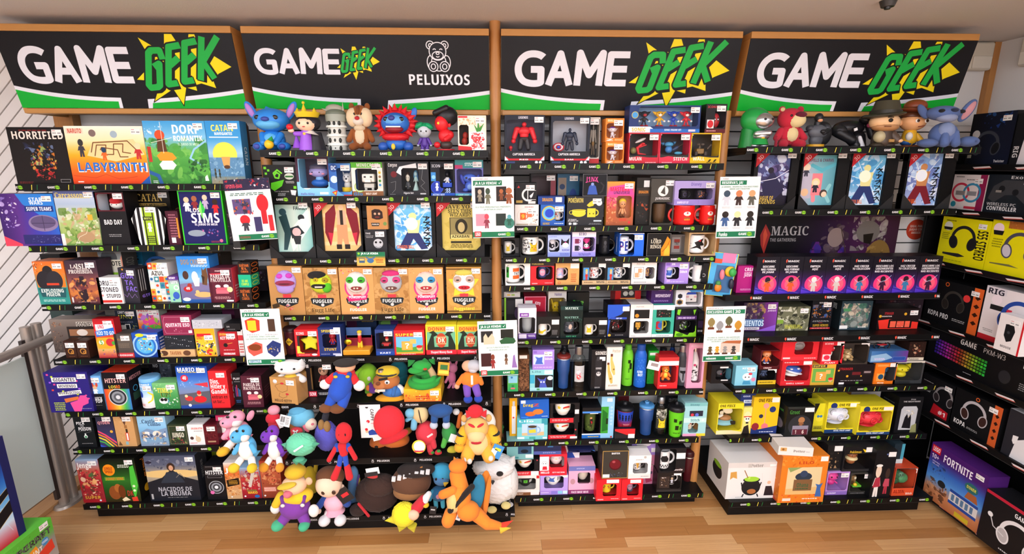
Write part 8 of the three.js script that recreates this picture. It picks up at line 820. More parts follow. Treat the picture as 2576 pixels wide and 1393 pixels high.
[['DESCUBRE/MÁS FORMAS/DE JUGAR', '#e8582c', 'first dispenser, with flame-coloured leaping figure'], ['DESCUBRE/MÁS FORMAS/DE JUGAR', '#e8582c', 'second dispenser, with flame-coloured leaping figure'], ['EMPIEZA/AQUÍ', '#cfc4bc', 'third dispenser, with pale armoured figure'], ['EMPIEZA/AQUÍ', '#cfc4bc', 'fourth dispenser, with pale armoured figure'], ['HAZ CRECER/TU COLECCIÓN', '#3a7aa8', 'fifth dispenser, with blue sword figure'], ['DESCUBRE LOS/LANZAMIENTOS/MÁS RECIENTES', '#3a1a3a', 'sixth dispenser, with dark robed figure'], ['HAZ CRECER/TU COLECCIÓN', '#3a7aa8', 'seventh dispenser, with blue sword figure'], ['DESCUBRE LOS/LANZAMIENTOS/MÁS RECIENTES', '#3a1a3a', 'eighth dispenser, with dark robed figure']].forEach(([tx, c, lk], i) => {
  const e = [545, 772, 1000, 1222, 1448, 1672, 1896, 2120, 2342], ls = tx.split('/');
  b(e[i] + 2, e[i + 1] - 2, 488 - i, lk, `G #15121c #15121c #3a1a5a #4a2a9a|E 54 74 40 24 #e83a7a|E 56 74 28 17 #f0607a|P #3a2a9a 0 78 40 92 100 96 100 100 0 100|P #5a3ac8 0 88 50 96 0 100|T 56 12 5.5 50 #f0eeee MAGIC|P #e2543e 24 8 30 6 29 13 26 17 23 12|` + ls.map((s, j) => `T 52 ${26 + j * 7.4} 5.4 ${Math.min(80, s.length * 6.4)} #f4f2f4 ${s}`).join('|') + `|F 54 54 34 40 ${c === '#cfc4bc' ? '#e4dcd4' : '#2a1c2a'} ${c}|D ${c === '#e8582c' ? '#f8a03a' : '#b8c8e8'} 2 30 62 44 70 70 64 88 52|D #e8e0f8 0.6 4 84 90 98`, { d: 0.1, z: 1, cat: 'card dispenser', n: 'card_dispenser', g: 'black card dispensers', o: 0.03, s: 'G #121018 #121018 #241a3a' });
});

shelf('card', 'fourth', 'L', 1250, 0.44, 'magic', { xm: 1450 });
b(420, 750, 930, 'violet starter kit box with armoured warrior', 'g #2a1a34 #3a2244 #6a2a7a #7a3a9a|A 0 2 66 60 30 #8a7c74,#4a4048,#a8884a,#2a2030|R 0 58 62 26 #4a6a9a|T 32 72 20 64 #c8e0ec MIENTOS|R 0 86 52 9 #e0dce4|T 24 91 5 46 #3a2a4a GUÍA DE PRINCIPIANTE|T 84 18 6 26 #d8c8e0 INICIO|T 84 29 6 24 #d8c8e0 JUEGO|P #8a5ac8 40 100 100 78 100 100', { o: 0.09, cat: 'card box', n: 'card_game_box' });
b(757, 1066, 972, 'olive grey card box with ink-like creature and yellow title', 'B #6a6c54|A 0 0 100 100 40 #c8c8b0,#3a3c2c,#8d8f74,#22241c|T 24 16 7 34 #e8e8dc MAGIC|R 0 54 20 16 #7aa03a|U 50 78 7 50 #c8c83a SECRETS OF|U 54 87 9 56 #d8d84a STRIXHAVEN', { o: 0.09, cat: 'card box', n: 'card_game_box' });
b(1085, 1286, 912, 'black hero card box with orange rocky figure and red band', 'B #101118|T 52 8 5 40 #ccc MAGIC|A 4 14 92 44 26 #c8782c,#3a5a9a,#8a4a2a,#6a6a7a|L 10 66 80 6 2 #aaa|T 50 74 3 20 #c83a3a MARVEL|T 52 83 8 76 #d8a82a SUPER HEROES|R 2 90 96 5 #c82a30|L 10 91 80 3 1 #f8c8c0', { o: 0.09, cat: 'card box', n: 'card_game_box' });
b(1372, 1668, 916, 'slate green swirling card box with white tag', 'B #2c4048|E 50 52 42 40 #6a7470|A 4 8 92 84 60 #9aa098,#4a5854,#c8b8a0,#3a6a5a,#8a7a70|T 76 90 5 30 #e0e4e0 MAGIC|R 2 84 26 12 #ecebe8|R 8 26 22 10 #4a8a5a', { o: 0.09, z: 1, cat: 'card box', n: 'card_game_box', s: 'B #1a2226|V 50 24 30 20 #c8d0d0 MAGIC' });
b(1732, 2132, 992, 'black and red video-tape style card box', 'B #1a1214|P #e8362a 2 56 28 50 100 66 100 98 8 98|R 28 52 56 42 #17100f|R 32 60 14 30 #f0644a|R 48 60 18 30 #e85a44|R 68 60 12 30 #f0644a|A 49 62 16 26 6 #f0c8b0,#a82a20|T 26 22 12 22 #c8282e STRANGER|T 22 36 6 24 #f0e0dc BOOSTER|C 66 26 7 #d8a02a|C 6 36 7 #d8a02a', { o: 0.09, cat: 'card box', n: 'card_game_box' });
for (const [x0, x1, yt, lk, p] of [[1090, 1370, 905, 'dark carton behind the hero card box', 'B #1b1b20|A 4 4 60 80 10 #33343c'], [1700, 2165, 900, 'dark purple carton behind the video-tape box', 'B #2a2028|A 4 4 92 60 20 #4a3a48,#6a5a62,#7a3a3a']]) b(x0, x1, yt, lk, p, { o: 0.25, z: 1, cat: 'card box', n: 'card_game_box' });

shelf('card', 'fifth', 'M', 412, 0.44, 'game', { xm: 1000, x0: 1.2, x1: 2.24 });
w(152, 332, 240, 'black low mug carton under the robots poster', 'B #17171a|R 36 10 36 18 #ece8e4|R 44 76 30 10 #ddd', [20, 18, 66, 62], mugIn('black mug with grey print in low carton', '#1d1d20', 'B #1d1d20|E 50 50 26 26 #5a5a5e|C 64 70 8 #d84a5a', [0.9, 0.9]), { d: 0.1, cat: 'mug box', n: 'mug_box', z: 1, o: 0.07 });
b(340, 506, 245, 'small sky blue cube box with white cat drawing', 'B #8accdf|E 56 56 22 18 #f4f4f4|E 70 42 9 6 #e0485a|C 48 58 3 #222|C 64 58 3 #222|C 86 70 10 #e88aa8|P #4a9ac0 40 76 70 76 76 94 36 94|T 54 14 8 50 #e8f4f8 KITTY', { d: 0.1, cat: 'gift box', n: 'gift_box', o: 0.04, s: 'B #6ab4cc' });
w(518, 658, 275, 'black figure box with yellow base', 'B #15161a|R 0 72 100 28 #e0b82a|L 8 82 80 8 1 #4a3a10|R 50 0 48 24 #ece8e4', [8, 6, 84, 64], toyIn('small blue toy figure in yellow-based box', DOLL('4a5a7a', '2a3a5a', '3a4a6a', '2a2a3a', '222222')), { d: 0.08, cat: 'toy box', n: 'figure_box', z: 1, o: 0.05 });
w(535, 692, 126, 'maroon figure box with orange-haired toy, on yellow-based box', 'B #5a1a20|R 0 86 100 14 #4a1218|T 40 93 7 40 #f0e0dc CRAZY|R 62 8 36 18 #ece8e4', [6, 4, 88, 80], toyIn('orange-haired figure with white shoes in maroon box', DOLL('e8a070', 'd86a2a', 'd86a2a', '2a4a9a', 'f4f0ea')), { d: 0.08, on: 2, cat: 'toy box', n: 'figure_box', z: 1, o: 0.05, inner: '#4a1a1e' });
w(698, 930, 205, 'red shoe-light box with blue and white shoe', 'B #c8242c|R 70 4 28 14 #ece8e4|L 6 6 50 6 1 #f8c8c8|R 14 46 30 34 #e8e4e4|E 29 60 12 10 #3a5ab0|R 0 82 100 18 #d82a32|T 50 91 6 60 #fbe0e0 SHELL LIGHT', [14, 20, 80, 60], toyIn('blue and white curved shoe-shaped lamp in red box', 'shell s 3a62b8 6 62 0 44 30 32 -14;rim s f0f0f0 4 42 4 46 12 34 -14;sole s f4f0e8 0 22 0 36 16 28;spot s f0f0f0 -14 72 26 7 6 5;spot s f0f0f0 18 74 26 7 6 5', 'night_light', 'lamp', [0.9, 0.86]), { d: 0.11, cat: 'lamp box', o: 0.03, z: 1, inner: '#3a1418' });
w(706, 986, 55, 'red lamp box with grey oval light, on the shoe light box', 'B #d8262e|R 0 80 100 20 #e0303a|R 4 84 20 8 #f0d0d0|L 60 86 36 6 1 #fbe0e0', [34, 4, 50, 66], toyIn('grey oval lamp in upper red box', 'lamp s b8b0ac 0 50 0 46 44 30;trim s 8a8480 0 50 18 30 30 14', 'night_light', 'lamp', [0.9, 0.9]), { d: 0.11, on: 2, cat: 'lamp box', o: 0.03, z: 1, inner: '#8a1a20' });
b(930, 1114, 236, 'yellow box with orange question block and small red cap', 'B #d8a83a|R 2 2 60 14 #2a2a3a|T 30 9 9 52 #e8c83a SUPER|R 6 20 88 66 #6aa84a|R 20 36 44 44 #e8a04a|T 42 58 24 14 #fff ?|R 60 28 20 18 #e8b060|E 84 76 9 10 #e0a878|E 84 70 10 6 #d8242c', { d: 0.1, cat: 'lamp box', o: 0.03, z: 1 });
w(1012, 1180, 58, 'red lamp box with red-white mushroom light and pink label', 'B #d02630|T 30 10 8 40 #fbd0d0 ICONS|R 6 56 40 30 #f0d0d4|E 26 70 14 10 #e0304a|R 0 88 100 12 #d82a34|T 44 94 6 50 #fbe8e8 PLANT|R 66 2 32 18 #ece8e4', [44, 18, 52, 66], toyIn('red mushroom-shaped lamp with white stem', 'cap s d82a34 0 66 0 46 28 40;stem s f0ece0 0 32 0 26 28 24;dot s f4f0ea -18 74 30 10 8 8;dot s f4f0ea 18 72 30 10 8 8', 'night_light', 'lamp'), { d: 0.1, on: 1, cat: 'lamp box', o: 0.03, z: 1, inner: '#2a3a2a' });
b(1118, 1415, 236, 'black game controller box with red title and gold dots', 'B #1b1416|T 26 22 12 36 #c8282e STRANGER|C 8 30 5 #d8a02a|C 32 58 6 #d8a02a|R 42 34 26 24 #26181a|R 44 38 22 14 #6a2024|R 72 30 22 20 #2a1c1e|R 74 34 18 10 #8a7a7a|C 68 58 4 #d8a02a|L 14 76 60 8 1 #888|R 12 88 14 10 #eee|R 56 86 8 10 #5a9a3a', { d: 0.1, cat: 'game box', n: 'gift_box', o: 0.03, z: 1, s: 'B #6a1418' });
w(1152, 1378, 72, 'clear blister carton with small tan creature', 'B #3c342e|R 70 0 28 16 #ece8e4', [4, 6, 92, 88], toyIn('small tan eared toy in clear carton', TEDDY('a88a5c', 'd8c090', 'a88a5c'), 'toy_figure', 'figurine', [0.5, 0.6]), { d: 0.1, on: 1, cat: 'toy box', n: 'figure_box', z: 1, o: 0.03, inner: '#4a4038' });
w(1424, 1592, 224, 'orange vinyl figure box with blue toy', 'B #e8761c|R 10 8 50 10 #f09a4a|R 12 50 38 36 #f0a04a|C 31 66 12 #1f4a6a|T 34 94 5 30 #fff Disney|R 66 2 32 18 #ece8e4', [46, 20, 50, 66], toyIn('dark blue eared toy in orange figure box', 'head s 2a5a7a 0 64 0 40 24 30;ear k 2a5a7a -34 70 0 12 24 50;ear k 2a5a7a 34 70 0 12 24 -50;' + eyes(66, 14, 27, 5) + ';body s 2a5a7a 0 26 0 26 24 22', 'toy_figure', 'figurine', [1, 0.92]), { d: 0.09, cat: 'toy box', n: 'figure_box', z: 1, o: 0.03 });
w(1578, 1802, 212, 'grey window box with yellow eared toy', 'B #3a3c3e|R 0 0 100 8 #d8d2c4|T 34 94 4 40 #ccc MAIN TOY|R 0 88 60 12 #2a2c2e', [4, 6, 90, 80], toyIn('yellow toy with pointed ears in grey box', 'head s e0d42a 0 56 0 38 24 30;ear k e0d42a -30 68 0 16 30 40;ear k e0d42a 34 66 0 16 30 -44;' + eyes(58, 14, 27, 4) + ';body s d8cc2a 0 20 0 28 22 22', 'toy_figure', 'figurine', [0.76, 0.86]), { d: 0.1, cat: 'toy box', n: 'figure_box', z: 1, o: 0.03, inner: '#8d9090' });
b(1396, 1680, 132, 'purple-blue flat toy box with small motorbike print', 'g #4a7ab0 #2a5a9a #6a3a8a|P #8ab0d0 0 40 40 20 60 60 30 90 0 90|R 58 50 38 34 #2a4a9a|D #c8d8f0 1 60 52 94 52 94 82 60 82 60 52|L 10 60 30 20 2 #e0c8e8', { d: 0.09, on: 2, cat: 'toy box', n: 'gift_box', z: 1, o: 0.02 });
toy(1416, 1545, 58, 'small red toy motorbike on the flat purple-blue box', 'toy_motorbike', 'toy vehicle', 'wheel t 1f1f22 -28 34 0 18 4;wheel t 1f1f22 30 34 0 18 4;body s b82a30 0 56 0 30 16 10;seat s 232326 -16 72 0 16 6 9;handlebar c c8c8cc 22 60 -8 3 26 86 0 3;engine s 8a8c90 0 36 0 14 12 10', 'plastic', { on: 1, o: 0.06 });
b(1688, 1816, 60, 'brown dark figure carton with cream top label', 'B #2c1c18|A 6 8 88 66 14 #7a3a2a,#c8a080,#3a2420|R 0 84 100 16 #d8ceb8|T 40 92 8 60 #2a2a2a Pokémon', { on: 3, o: 0.04, z: 1, d: 0.09, cat: 'toy box', n: 'figure_box' });
b(410, 580, 90, 'dark carton high at the back beside the poster', 'B #1c1e22|R 0 16 100 14 #2a4a6a|O 20 80 14 4 #c8862a', { o: 0.28, z: 1, cat: 'toy box', n: 'gift_box' });
b(440, 520, 146, 'grey carton behind the blue cube box', 'B #6a645c|T 44 40 12 70 #2a2a2a Pokémon', { o: 0.2, z: 1, cat: 'toy box', n: 'gift_box' });

shelf('card', 'sixth', 'M', 792, 0.44, 'game', { xm: 1000, x0: 1.2, x1: 2.24 });
w(200, 396, 540, 'yellow-topped display box with sailing ship model', 'B #e0d02a|T 36 8 8 60 #17140c ONE PIECE|R 0 92 100 8 #e8e0c0|P #e8d8a8 0 88 40 84 100 92 100 100 0 100', [3, 17, 94, 70], [toyIn('cream toy sailing ship on pale blue waves', 'sea f 8ac0c8 -4 14 0 48 12 34;hull s a8784a 4 32 0 30 14 18;prow s f0ecdc -26 44 8 20 7 8 20;mast c 6a4a30 8 40 0 3 12 84 0 2;sail s ece0c0 14 68 2 24 16 4 -16;sail s e4d8b8 -14 58 4 10 10 4;clock b 1f1c1c 30 20 26 22 16 6', 'toy_ship', 'toy vehicle', [0.94, 0.96])], { d: 0.13, cat: 'toy box', n: 'figure_box', z: 1, o: 0.04, inner: '#6a5a2a', s: 'B #d8c82a|A 0 20 100 60 10 #8a7a4a,#ece0c0' });
b(396, 474, 570, 'cream and yellow die-cut card with straw-hat skull print', 'B #e8d87a|E 46 34 34 18 #ecdca0|R 10 34 76 4 #b8342c|C 46 46 26 #f4efe0|C 36 44 7 #222|C 58 44 7 #222|R 34 56 26 6 #222|P #2a2420 6 100 20 74 60 66 80 100', { z: 1, d: 0.05, cat: 'toy box', n: 'gift_box', o: 0.045 });
b(472, 674, 490, 'tall yellow box with pink drum-stick lamp picture', 'B #e4b81c|T 48 9 9 60 #17140c ONE PIECE|R 70 2 28 13 #ece8e4|C 50 24 11 #d8988a|R 48 28 4 46 #e0a070|C 52 80 13 #e8707a|C 76 34 12 #23346e|C 34 52 8 #2a2c4a|P #23346e 0 84 30 88 100 78 100 100 0 100|E 16 80 14 10 #8a2430|L 30 93 60 4 1 #dfe4f4', { z: 1, d: 0.09, cat: 'lamp box', n: 'lamp_box', o: 0.04 });
b(382, 496, 452, 'small navy box on top of the ship display box', 'B #23356e|T 40 30 12 50 #c8d4f0 GEAR|R 22 56 66 24 #c8d8e8|T 54 68 14 46 #23356e FORCE', { on: 2, o: 0.06, z: 1, d: 0.08, cat: 'toy box', n: 'gift_box' });
b(735, 946, 566, 'black box with small tree creature and calendar blocks', 'B #121413|P #2a2e2c 0 0 100 0 94 8 6 8|U 28 18 12 36 #4a9a3a Groot|E 52 62 42 34 #2a2c30|C 56 44 12 #a8744a|C 51 44 2 #222|C 61 44 2 #222|F 56 40 22 28 #a8744a #8a5a38|R 26 62 58 30 #8a8494|R 28 74 54 18 #5a2430|T 40 83 12 6 #e8dcd0 1|T 66 83 12 8 #e8dcd0 6|R 64 4 34 14 #ece8e4', { d: 0.12, cat: 'toy box', n: 'gift_box', o: 0.0, z: 1, s: 'B #15191a|E 50 66 30 16 #6a6470|T 50 22 8 50 #4a9a3a Groot' });
b(946, 1042, 540, 'yellow die-cut card with blue-eyed fruit print', 'B #d8d02a|P #1a1a14 0 0 40 0 10 40|C 50 52 30 #e8d83a|C 40 46 11 #3a7ab8|C 62 46 11 #3a7ab8|R 0 78 100 22 #b8b02a|L 10 82 70 10 2 #2a2a14', { z: 1, d: 0.06, cat: 'toy box', n: 'gift_box', o: 0.05 });
const SPIRAL = (c, d2) => `fruit s ${c} 0 54 0 48 40 42;` + [[-22, 66, 30], [20, 70, 30], [0, 48, 42], [-34, 42, 22], [30, 44, 28], [4, 78, 26]].map(([x, y, z]) => `swirl t ${d2} ${x} ${y} ${z} 10 3.4`).join(';');
for (const [x0, x1, yt, c, d2, lk, l2, k] of [[1048, 1292, 530, 'dfe2ec', 'c8ccd8', 'yellow-topped window box with white swirl fruit lamp', 'white swirled fruit lamp', '#9aa0b0'], [1300, 1556, 560, 'e83a44', 'c82832', 'yellow-topped window box with red swirl fruit lamp', 'red swirled fruit lamp', '#a88a40']]) w(x0, x1, yt, lk, 'B #e4d42a|T 58 9 8 46 #17140c ONE PIECE|C 20 12 10 #23346e|R 0 84 100 16 #23406e|P #e4d42a 0 84 20 80 40 86 70 80 100 86 100 88 0 88|T 56 92 5 54 #e8ecf4 DEVIL FRUIT LAMP|R 70 4 28 12 #ece8e4', [3, 18, 94, 66], toyIn(l2 + ' in yellow-topped box', SPIRAL(c, d2) + `;base s ${d2} 0 10 0 34 10 30`, 'night_light', 'lamp', [0.86, 0.98]), { d: 0.13, cat: 'lamp box', n: 'lamp_box', z: 1, o: c[0] === 'e' ? 0.0 : 0.03, inner: k, s: 'B #cfc02a' });
b(1596, 1782, 490, 'black box with skull hand print on grey panel', 'B #141518|T 58 7 3 20 #ccc Disney|T 54 13 4 70 #c8c8c8 THE NIGHTMARE|P #b8bcc0 24 26 76 26 84 34 84 92 16 92 16 34|P #17171a 30 86 36 56 44 46 50 60 58 48 62 58 66 88|A 28 36 44 20 8 #e8e4d8,#c8b888|P #8d9060 70 80 88 74 94 100 66 100', { d: 0.12, cat: 'toy box', n: 'gift_box', o: 0.02, z: 1, s: 'B #0e0f11|L 20 20 60 50 8 #44464a' });
for (const [x0, x1, yt, lk, p] of [[700, 830, 455, 'black carton high at the back behind tree creature box', 'B #1d1f1e|A 10 10 80 60 6 #4a4c4a'], [800, 842, 455, 'slim carton with yellow upright letters at the back', 'B #17170f|V 50 40 50 50 #d8c02a UP'], [890, 1066, 455, 'grey pet-print carton with yellow base at the back', 'B #55564a|R 0 70 100 30 #c8b82a|A 10 6 80 60 10 #aaa890,#3a3a34']]) b(x0, x1, yt, lk, p, { o: 0.28, z: 1, cat: 'toy box', n: 'gift_box', yb: 530 });

shelf('card', 'lowest', 'M', 1290, 0.53, 'game', { xm: 1000, x0: 1.19, x1: 2.25, kick: 1 });
b(275, 656, 1000, 'big white cauldron box with black cauldron picture', 'B #dedbd6|R 0 0 100 14 #cfcac4|U 58 9 8 26 #7a756e Potter|R 40 4 8 10 #b8b2aa|P #c8964a 6 26 18 24 20 44 12 40 6 46|E 50 68 19 23 #1d1d20|R 34 54 32 10 #1d1d20|E 50 48 17 8 #232326|E 50 46 15 7 #9acb3a|C 44 42 4 #b8dc5a|D #8a5a30 2 34 22 42 42|E 52 80 9 7 #a8683a|D #1d1d20 3 30 56 32 66|D #1d1d20 3 70 56 68 66|D #1d1d20 3 36 88 34 94|D #1d1d20 3 64 88 66 94|C 86 56 4.5 #d8b090|P #2a2226 78 92 80 66 92 66 98 92|D #c8c4be 0.5 70 30 76 90|L 20 94 16 3 1 #999|R 84 6 12 6 #ece8e4', { d: 0.22, cat: 'gift box', n: 'cauldron_box', o: 0.03, z: 1, s: 'B #cbc7c2|E 50 52 24 22 #1d1d20|E 50 36 20 7 #7aa82a' });
b(690, 1046, 950, 'large orange alarm clock box with resting blue animal picture', 'B #d87a24|A 0 0 100 26 30 #e8923a,#c8661c|T 52 14 6 34 #b83a1c LILO|R 14 24 74 58 #d8c494|P #8a9a5a 14 24 44 24 20 34|P #d8b070 14 70 88 66 88 82 14 82|E 50 44 18 9 #2a3644|E 50 38 8 7 #32405a|R 30 50 40 24 #7a5838|T 50 62 9 26 #2f5a3a Ohana|L 34 68 32 4 1 #2f5a3a|P #3a62a0 80 88 82 66 78 60 86 62 94 58 90 70 94 88|A 0 82 100 18 26 #d8402c,#c83a2a,#e86a3a|R 10 90 18 6 #f0d0c0|L 50 90 40 4 1 #f8d8c8|R 82 2 16 10 #ece8e4', { d: 0.24, cat: 'gift box', n: 'clock_box', o: -0.01, z: 1, s: 'B #c86a1c|A 0 50 100 50 10 #b83a2a,#3a2a24,#e0a060' });
b(684, 936, 880, 'flat white lettered box lying on the orange box', 'B #dcd8d2|R 6 14 18 40 #c89a5a|C 14 34 12 #8a5a2a|U 60 46 26 34 #6a655e Potter|T 84 50 12 12 #999 clue', { d: 0.12, on: 1, cat: 'game box', n: 'board_game_box', o: -0.005, z: 1, r: -8 });
w(1048, 1220, 1072, 'pink and lilac window box with pink six-legged toy', 'B #b48ad0|R 0 84 100 16 #8a6ab8|T 30 92 6 40 #f0e4fa SCRUMP|C 20 62 13 #f4eaf4', [5, 5, 90, 76], toyIn('hot pink big-headed toy with antennae', 'head s e84a9a 0 62 0 40 28 32;' + eyes(64, 16, 28, 6) + ';antenna c e84a9a -18 84 0 4 -28 98 0 4;antenna c e84a9a 18 84 0 4 28 98 0 4;body s d83a8a 0 22 0 24 20 20;arm c e84a9a -18 28 4 5 -34 16 10 5;arm c e84a9a 18 28 4 5 34 16 10 5'), { d: 0.1, cat: 'toy box', n: 'figure_box', o: 0.04, inner: '#7a4a78' });
w(1230, 1402, 1080, 'grey window box with small green lawn house toy', 'B #3a3834|R 0 88 100 12 #2a2826|L 10 92 60 4 1 #999', [5, 6, 90, 80], toyIn('tiny house toy with green lawn and yellow figure', 'lawn b 6ac03a 16 8 0 66 12 50;house b 8a6a44 -16 40 -4 50 56 30;door b 4a3420 -16 26 12 18 26 3;window b e0d8b8 -30 56 12 12 14 3;window b e0d8b8 0 56 12 12 14 3;figure s e8c02a -4 20 22 12 10 10', 'toy_house', 'toy'), { d: 0.1, cat: 'toy box', n: 'figure_box', o: 0.04, inner: '#4a443a' });
b(1050, 1168, 864, 'black figure carton with brown robed print', 'B #18181a|A 10 30 70 60 10 #7a5a3a,#2c2a28,#c8a070|R 44 4 54 20 #ece8e4|R 0 92 100 8 #333', { on: 2, o: 0.05, d: 0.09, z: 1, cat: 'toy box', n: 'figure_box' });
w(1182, 1410, 880, 'black-headed window box with brown furry toy', 'B #1d1d20|R 0 0 100 28 #17171a|T 38 20 10 40 #e0b82a Pokémon|P #e8c42a 60 8 76 14 70 24|R 72 2 26 20 #ece8e4|R 0 92 100 8 #2a2a2c', [4, 28, 92, 62], toyIn('brown furry toy with cream collar', 'body s 9a5c34 0 22 0 24 22 20;collar f ecd8a0 0 42 4 32 14 26;head s a0623a 0 66 4 28 20 24;ear s 8a5030 -24 90 0 8 18 5 20;ear s 8a5030 24 90 0 8 18 5 -20;' + eyes(68, 11, 24, 4) + ';tail f c88a54 30 30 -10 12 22 10 -20', 'toy_figure', 'figurine', [0.66, 0.98]), { d: 0.1, on: 2, cat: 'toy box', n: 'figure_box', o: 0.04, z: 1, inner: '#6a6c70' });
b(1412, 1570, 905, 'tall narrow black box with two slender skirted dolls', 'B #131316|R 60 4 36 10 #ece8e4|L 50 6 10 6 1 #6a7ab0|F 26 30 40 68 #e0c8b0 #e4dcd4|P #a83040 16 58 38 56 44 76 8 78|E 26 32 16 3 #e8e4dc|F 72 38 32 54 #3a2a24 #a83040|P #b8485a 62 60 84 60 88 76 58 76|R 22 78 4 18 #ece4dc|R 30 78 4 16 #ece4dc', { d: 0.12, cat: 'toy box', n: 'doll_box', o: 0.01, z: 1, s: 'B #0f0f12' });
w(1572, 1742, 1042, 'orange-red based box with dark green alien toy', 'B #c8482a|R 4 2 92 70 #242624|R 60 4 38 16 #ece8e4|R 0 74 100 26 #d8502c|T 32 84 12 50 #8a1c10 ALIEN|T 78 92 7 30 #f4e0d8 Stitch', [4, 4, 92, 68], toyIn('bushy dark green toy scene in orange-red box', 'leaf f 3a6a44 -10 40 -4 38 36 22;leaf f 4a8a5a 20 30 6 30 28 20;leaf f 2f5a3a -24 20 10 26 20 18;creature s 5a8a6a 6 56 14 16 16 12;' + eyes(60, 6, 26, 3), 'toy_figure', 'figurine', [0.94, 0.9]), { d: 0.1, cat: 'toy box', n: 'figure_box', o: 0.02, z: 1 });
b(1572, 1652, 856, 'teal and black carton on the green alien box', 'B #1f2c34|R 70 0 30 100 #4a9ab0|R 0 78 100 22 #c8d4d4', { on: 2, o: 0.06, d: 0.08, z: 1, cat: 'toy box', n: 'figure_box' });

// hanging blister pack beside the mug shelves
S.crop = 'I'; S.where = 'hanging beside the fourth mug shelf'; S.zf = 0.47;
toy(2245, 2545, 345, 'colourful rounded blister card of small figures', 'blister_pack', 'toy pack', 'card:print b 4aa8d8 0 50 0 84 98 2 -6;card_edge:print b e0d84a 0 50 -1 90 100 2 -6;header:print b e87aa8 20 88 1.6 44 22 2 -6;title:print b e8502a -16 82 1.8 26 10 2 -6;tray:print b 3a6a9a 6 40 1.6 60 62 1 -6;bubble:film s ffffff 8 38 6 34 34 12;dome s e0b82a 24 58 8 18 12 10;figure s 3aa04a 26 58 22 12 10 9;figure s e87a8a -4 52 12 8 12 8;figure s e8842a -14 22 12 12 10 9;cap s 4a8a4a -14 32 12 9 6 8;figure s 2a2a3a 30 30 12 9 12 8;price_label:print b f0f0ee 34 84 2 18 12 1 -6', 'plastic', { yb: 782 });
// ---------- printed stands ----------
const LEGO = 'R 4 89 16 9 #d8242c|T 12 93.5 6 12 #fff LEGO|';
const HEAD = (a, b2) => `B #e9e9e8|T 24 3.5 2.4 30 #8a8a8a ${b2}|R 4 6 ${a.length > 14 ? 78 : 68} 8 #17704a|T ${a.length > 14 ? 43 : 34} 10 4.6 ${a.length > 14 ? 66 : 52} #fff ${a}|D #fff 1 64 10 66 11.6 69 8|`;
poster([563, 452], [679, 447], [695, 600], [585, 607], 0.46, 'tilted white poster stand with red hero merchandise pictures', 'B #e9e9e8|R 0 0 100 18 #2a2440|A 0 0 100 18 20 #c82430,#3a3a8a,#8a1c2a,#e8e0e0|T 22 11 6 36 #e8485a SPIDER-MAN|L 8 22 84 5 2 #3a6a5a|R 12 32 40 24 #5a4a7a|A 12 32 44 26 16 #d8742c,#3a3a5a,#c83a3a,#2a2a34|E 78 40 13 14 #d0242c|R 72 52 12 22 #c02028|E 34 66 11 8 #d0242c|F 34 62 20 22 #d0242c #3a3a44|R 54 62 16 24 #3a3460|R 86 60 10 26 #c82a30|R 14 90 86 9 #17704a|T 28 94.5 4 24 #a83a34 SPIDERMAN|Q 64 94.5 30', { clip: [596, 617, 0.4] });
poster([1188, 446], [1292, 443], [1294, 597], [1188, 598], 0.46, 'white poster stand with brick-built toy pictures between plush and mug bays', HEAD('JA A LA VENDA!', 'JOGUINES LEGO') + 'R 8 17 22 26 #1c1a1e|F 19 20 14 20 #b8a890 #8d8674|F 38 18 16 26 #3a4a3a #6a6a54|R 58 16 24 24 #2a201e|F 88 18 22 26 #a8623a #8a4a2a|F 70 20 14 18 #a8623a #7a4426|T 50 49 2.2 84 #3a7a5a ELS TEUS PERSONATGES PREFERITS|T 50 53 2.2 44 #3a7a5a JA ESTAN A LEGO!|R 8 60 24 20 #d88a9a|F 34 60 16 24 #c84a5a #8a3a4a|R 56 60 24 20 #24302c|E 88 76 12 9 #3a7a6a|F 88 62 14 18 #5aa0a8 #2a5a4a|R 0 90 100 9 #17704a|' + LEGO + 'Q 60 94.5 32', { clip: [1210, 502, 0.4] });
poster([612, 777], [708, 777], [713, 915], [614, 919], 0.48, 'white poster stand with mug and bowl pictures beside kraft boxes', HEAD('JA A LA VENDA!', 'ABY') + 'P #d83a2c 8 20 26 15 46 20 44 38 24 42 10 36|R 14 20 22 18 #e8c02a|C 74 28 18 #c8dce8|R 66 18 18 22 #4a3428|T 48 49 2.2 66 #3a7a5a ESMORZA, DINA I SOPA AMB|T 48 53 2.2 84 #3a7a5a LES TEVES FRANQUÍCIES PREFERIDES!|P #c8564a 6 66 30 58 46 62 44 78 20 84 8 76|E 26 68 16 6 #7a3a1c|P #23346e 56 66 74 56 94 62 90 78 74 86 58 78|A 60 62 30 18 8 #e8e0c8,#3a5ab0,#c8a03a|L 8 44 34 3 1 #aaa|L 56 44 34 3 1 #aaa|R 4 90 96 9 #17704a|R 6 91 32 5 #c8e4f4|T 22 93.5 4 26 #23507a ABYSTYLE|Q 62 94.5 32', { clip: [632, 908, 0.4] });
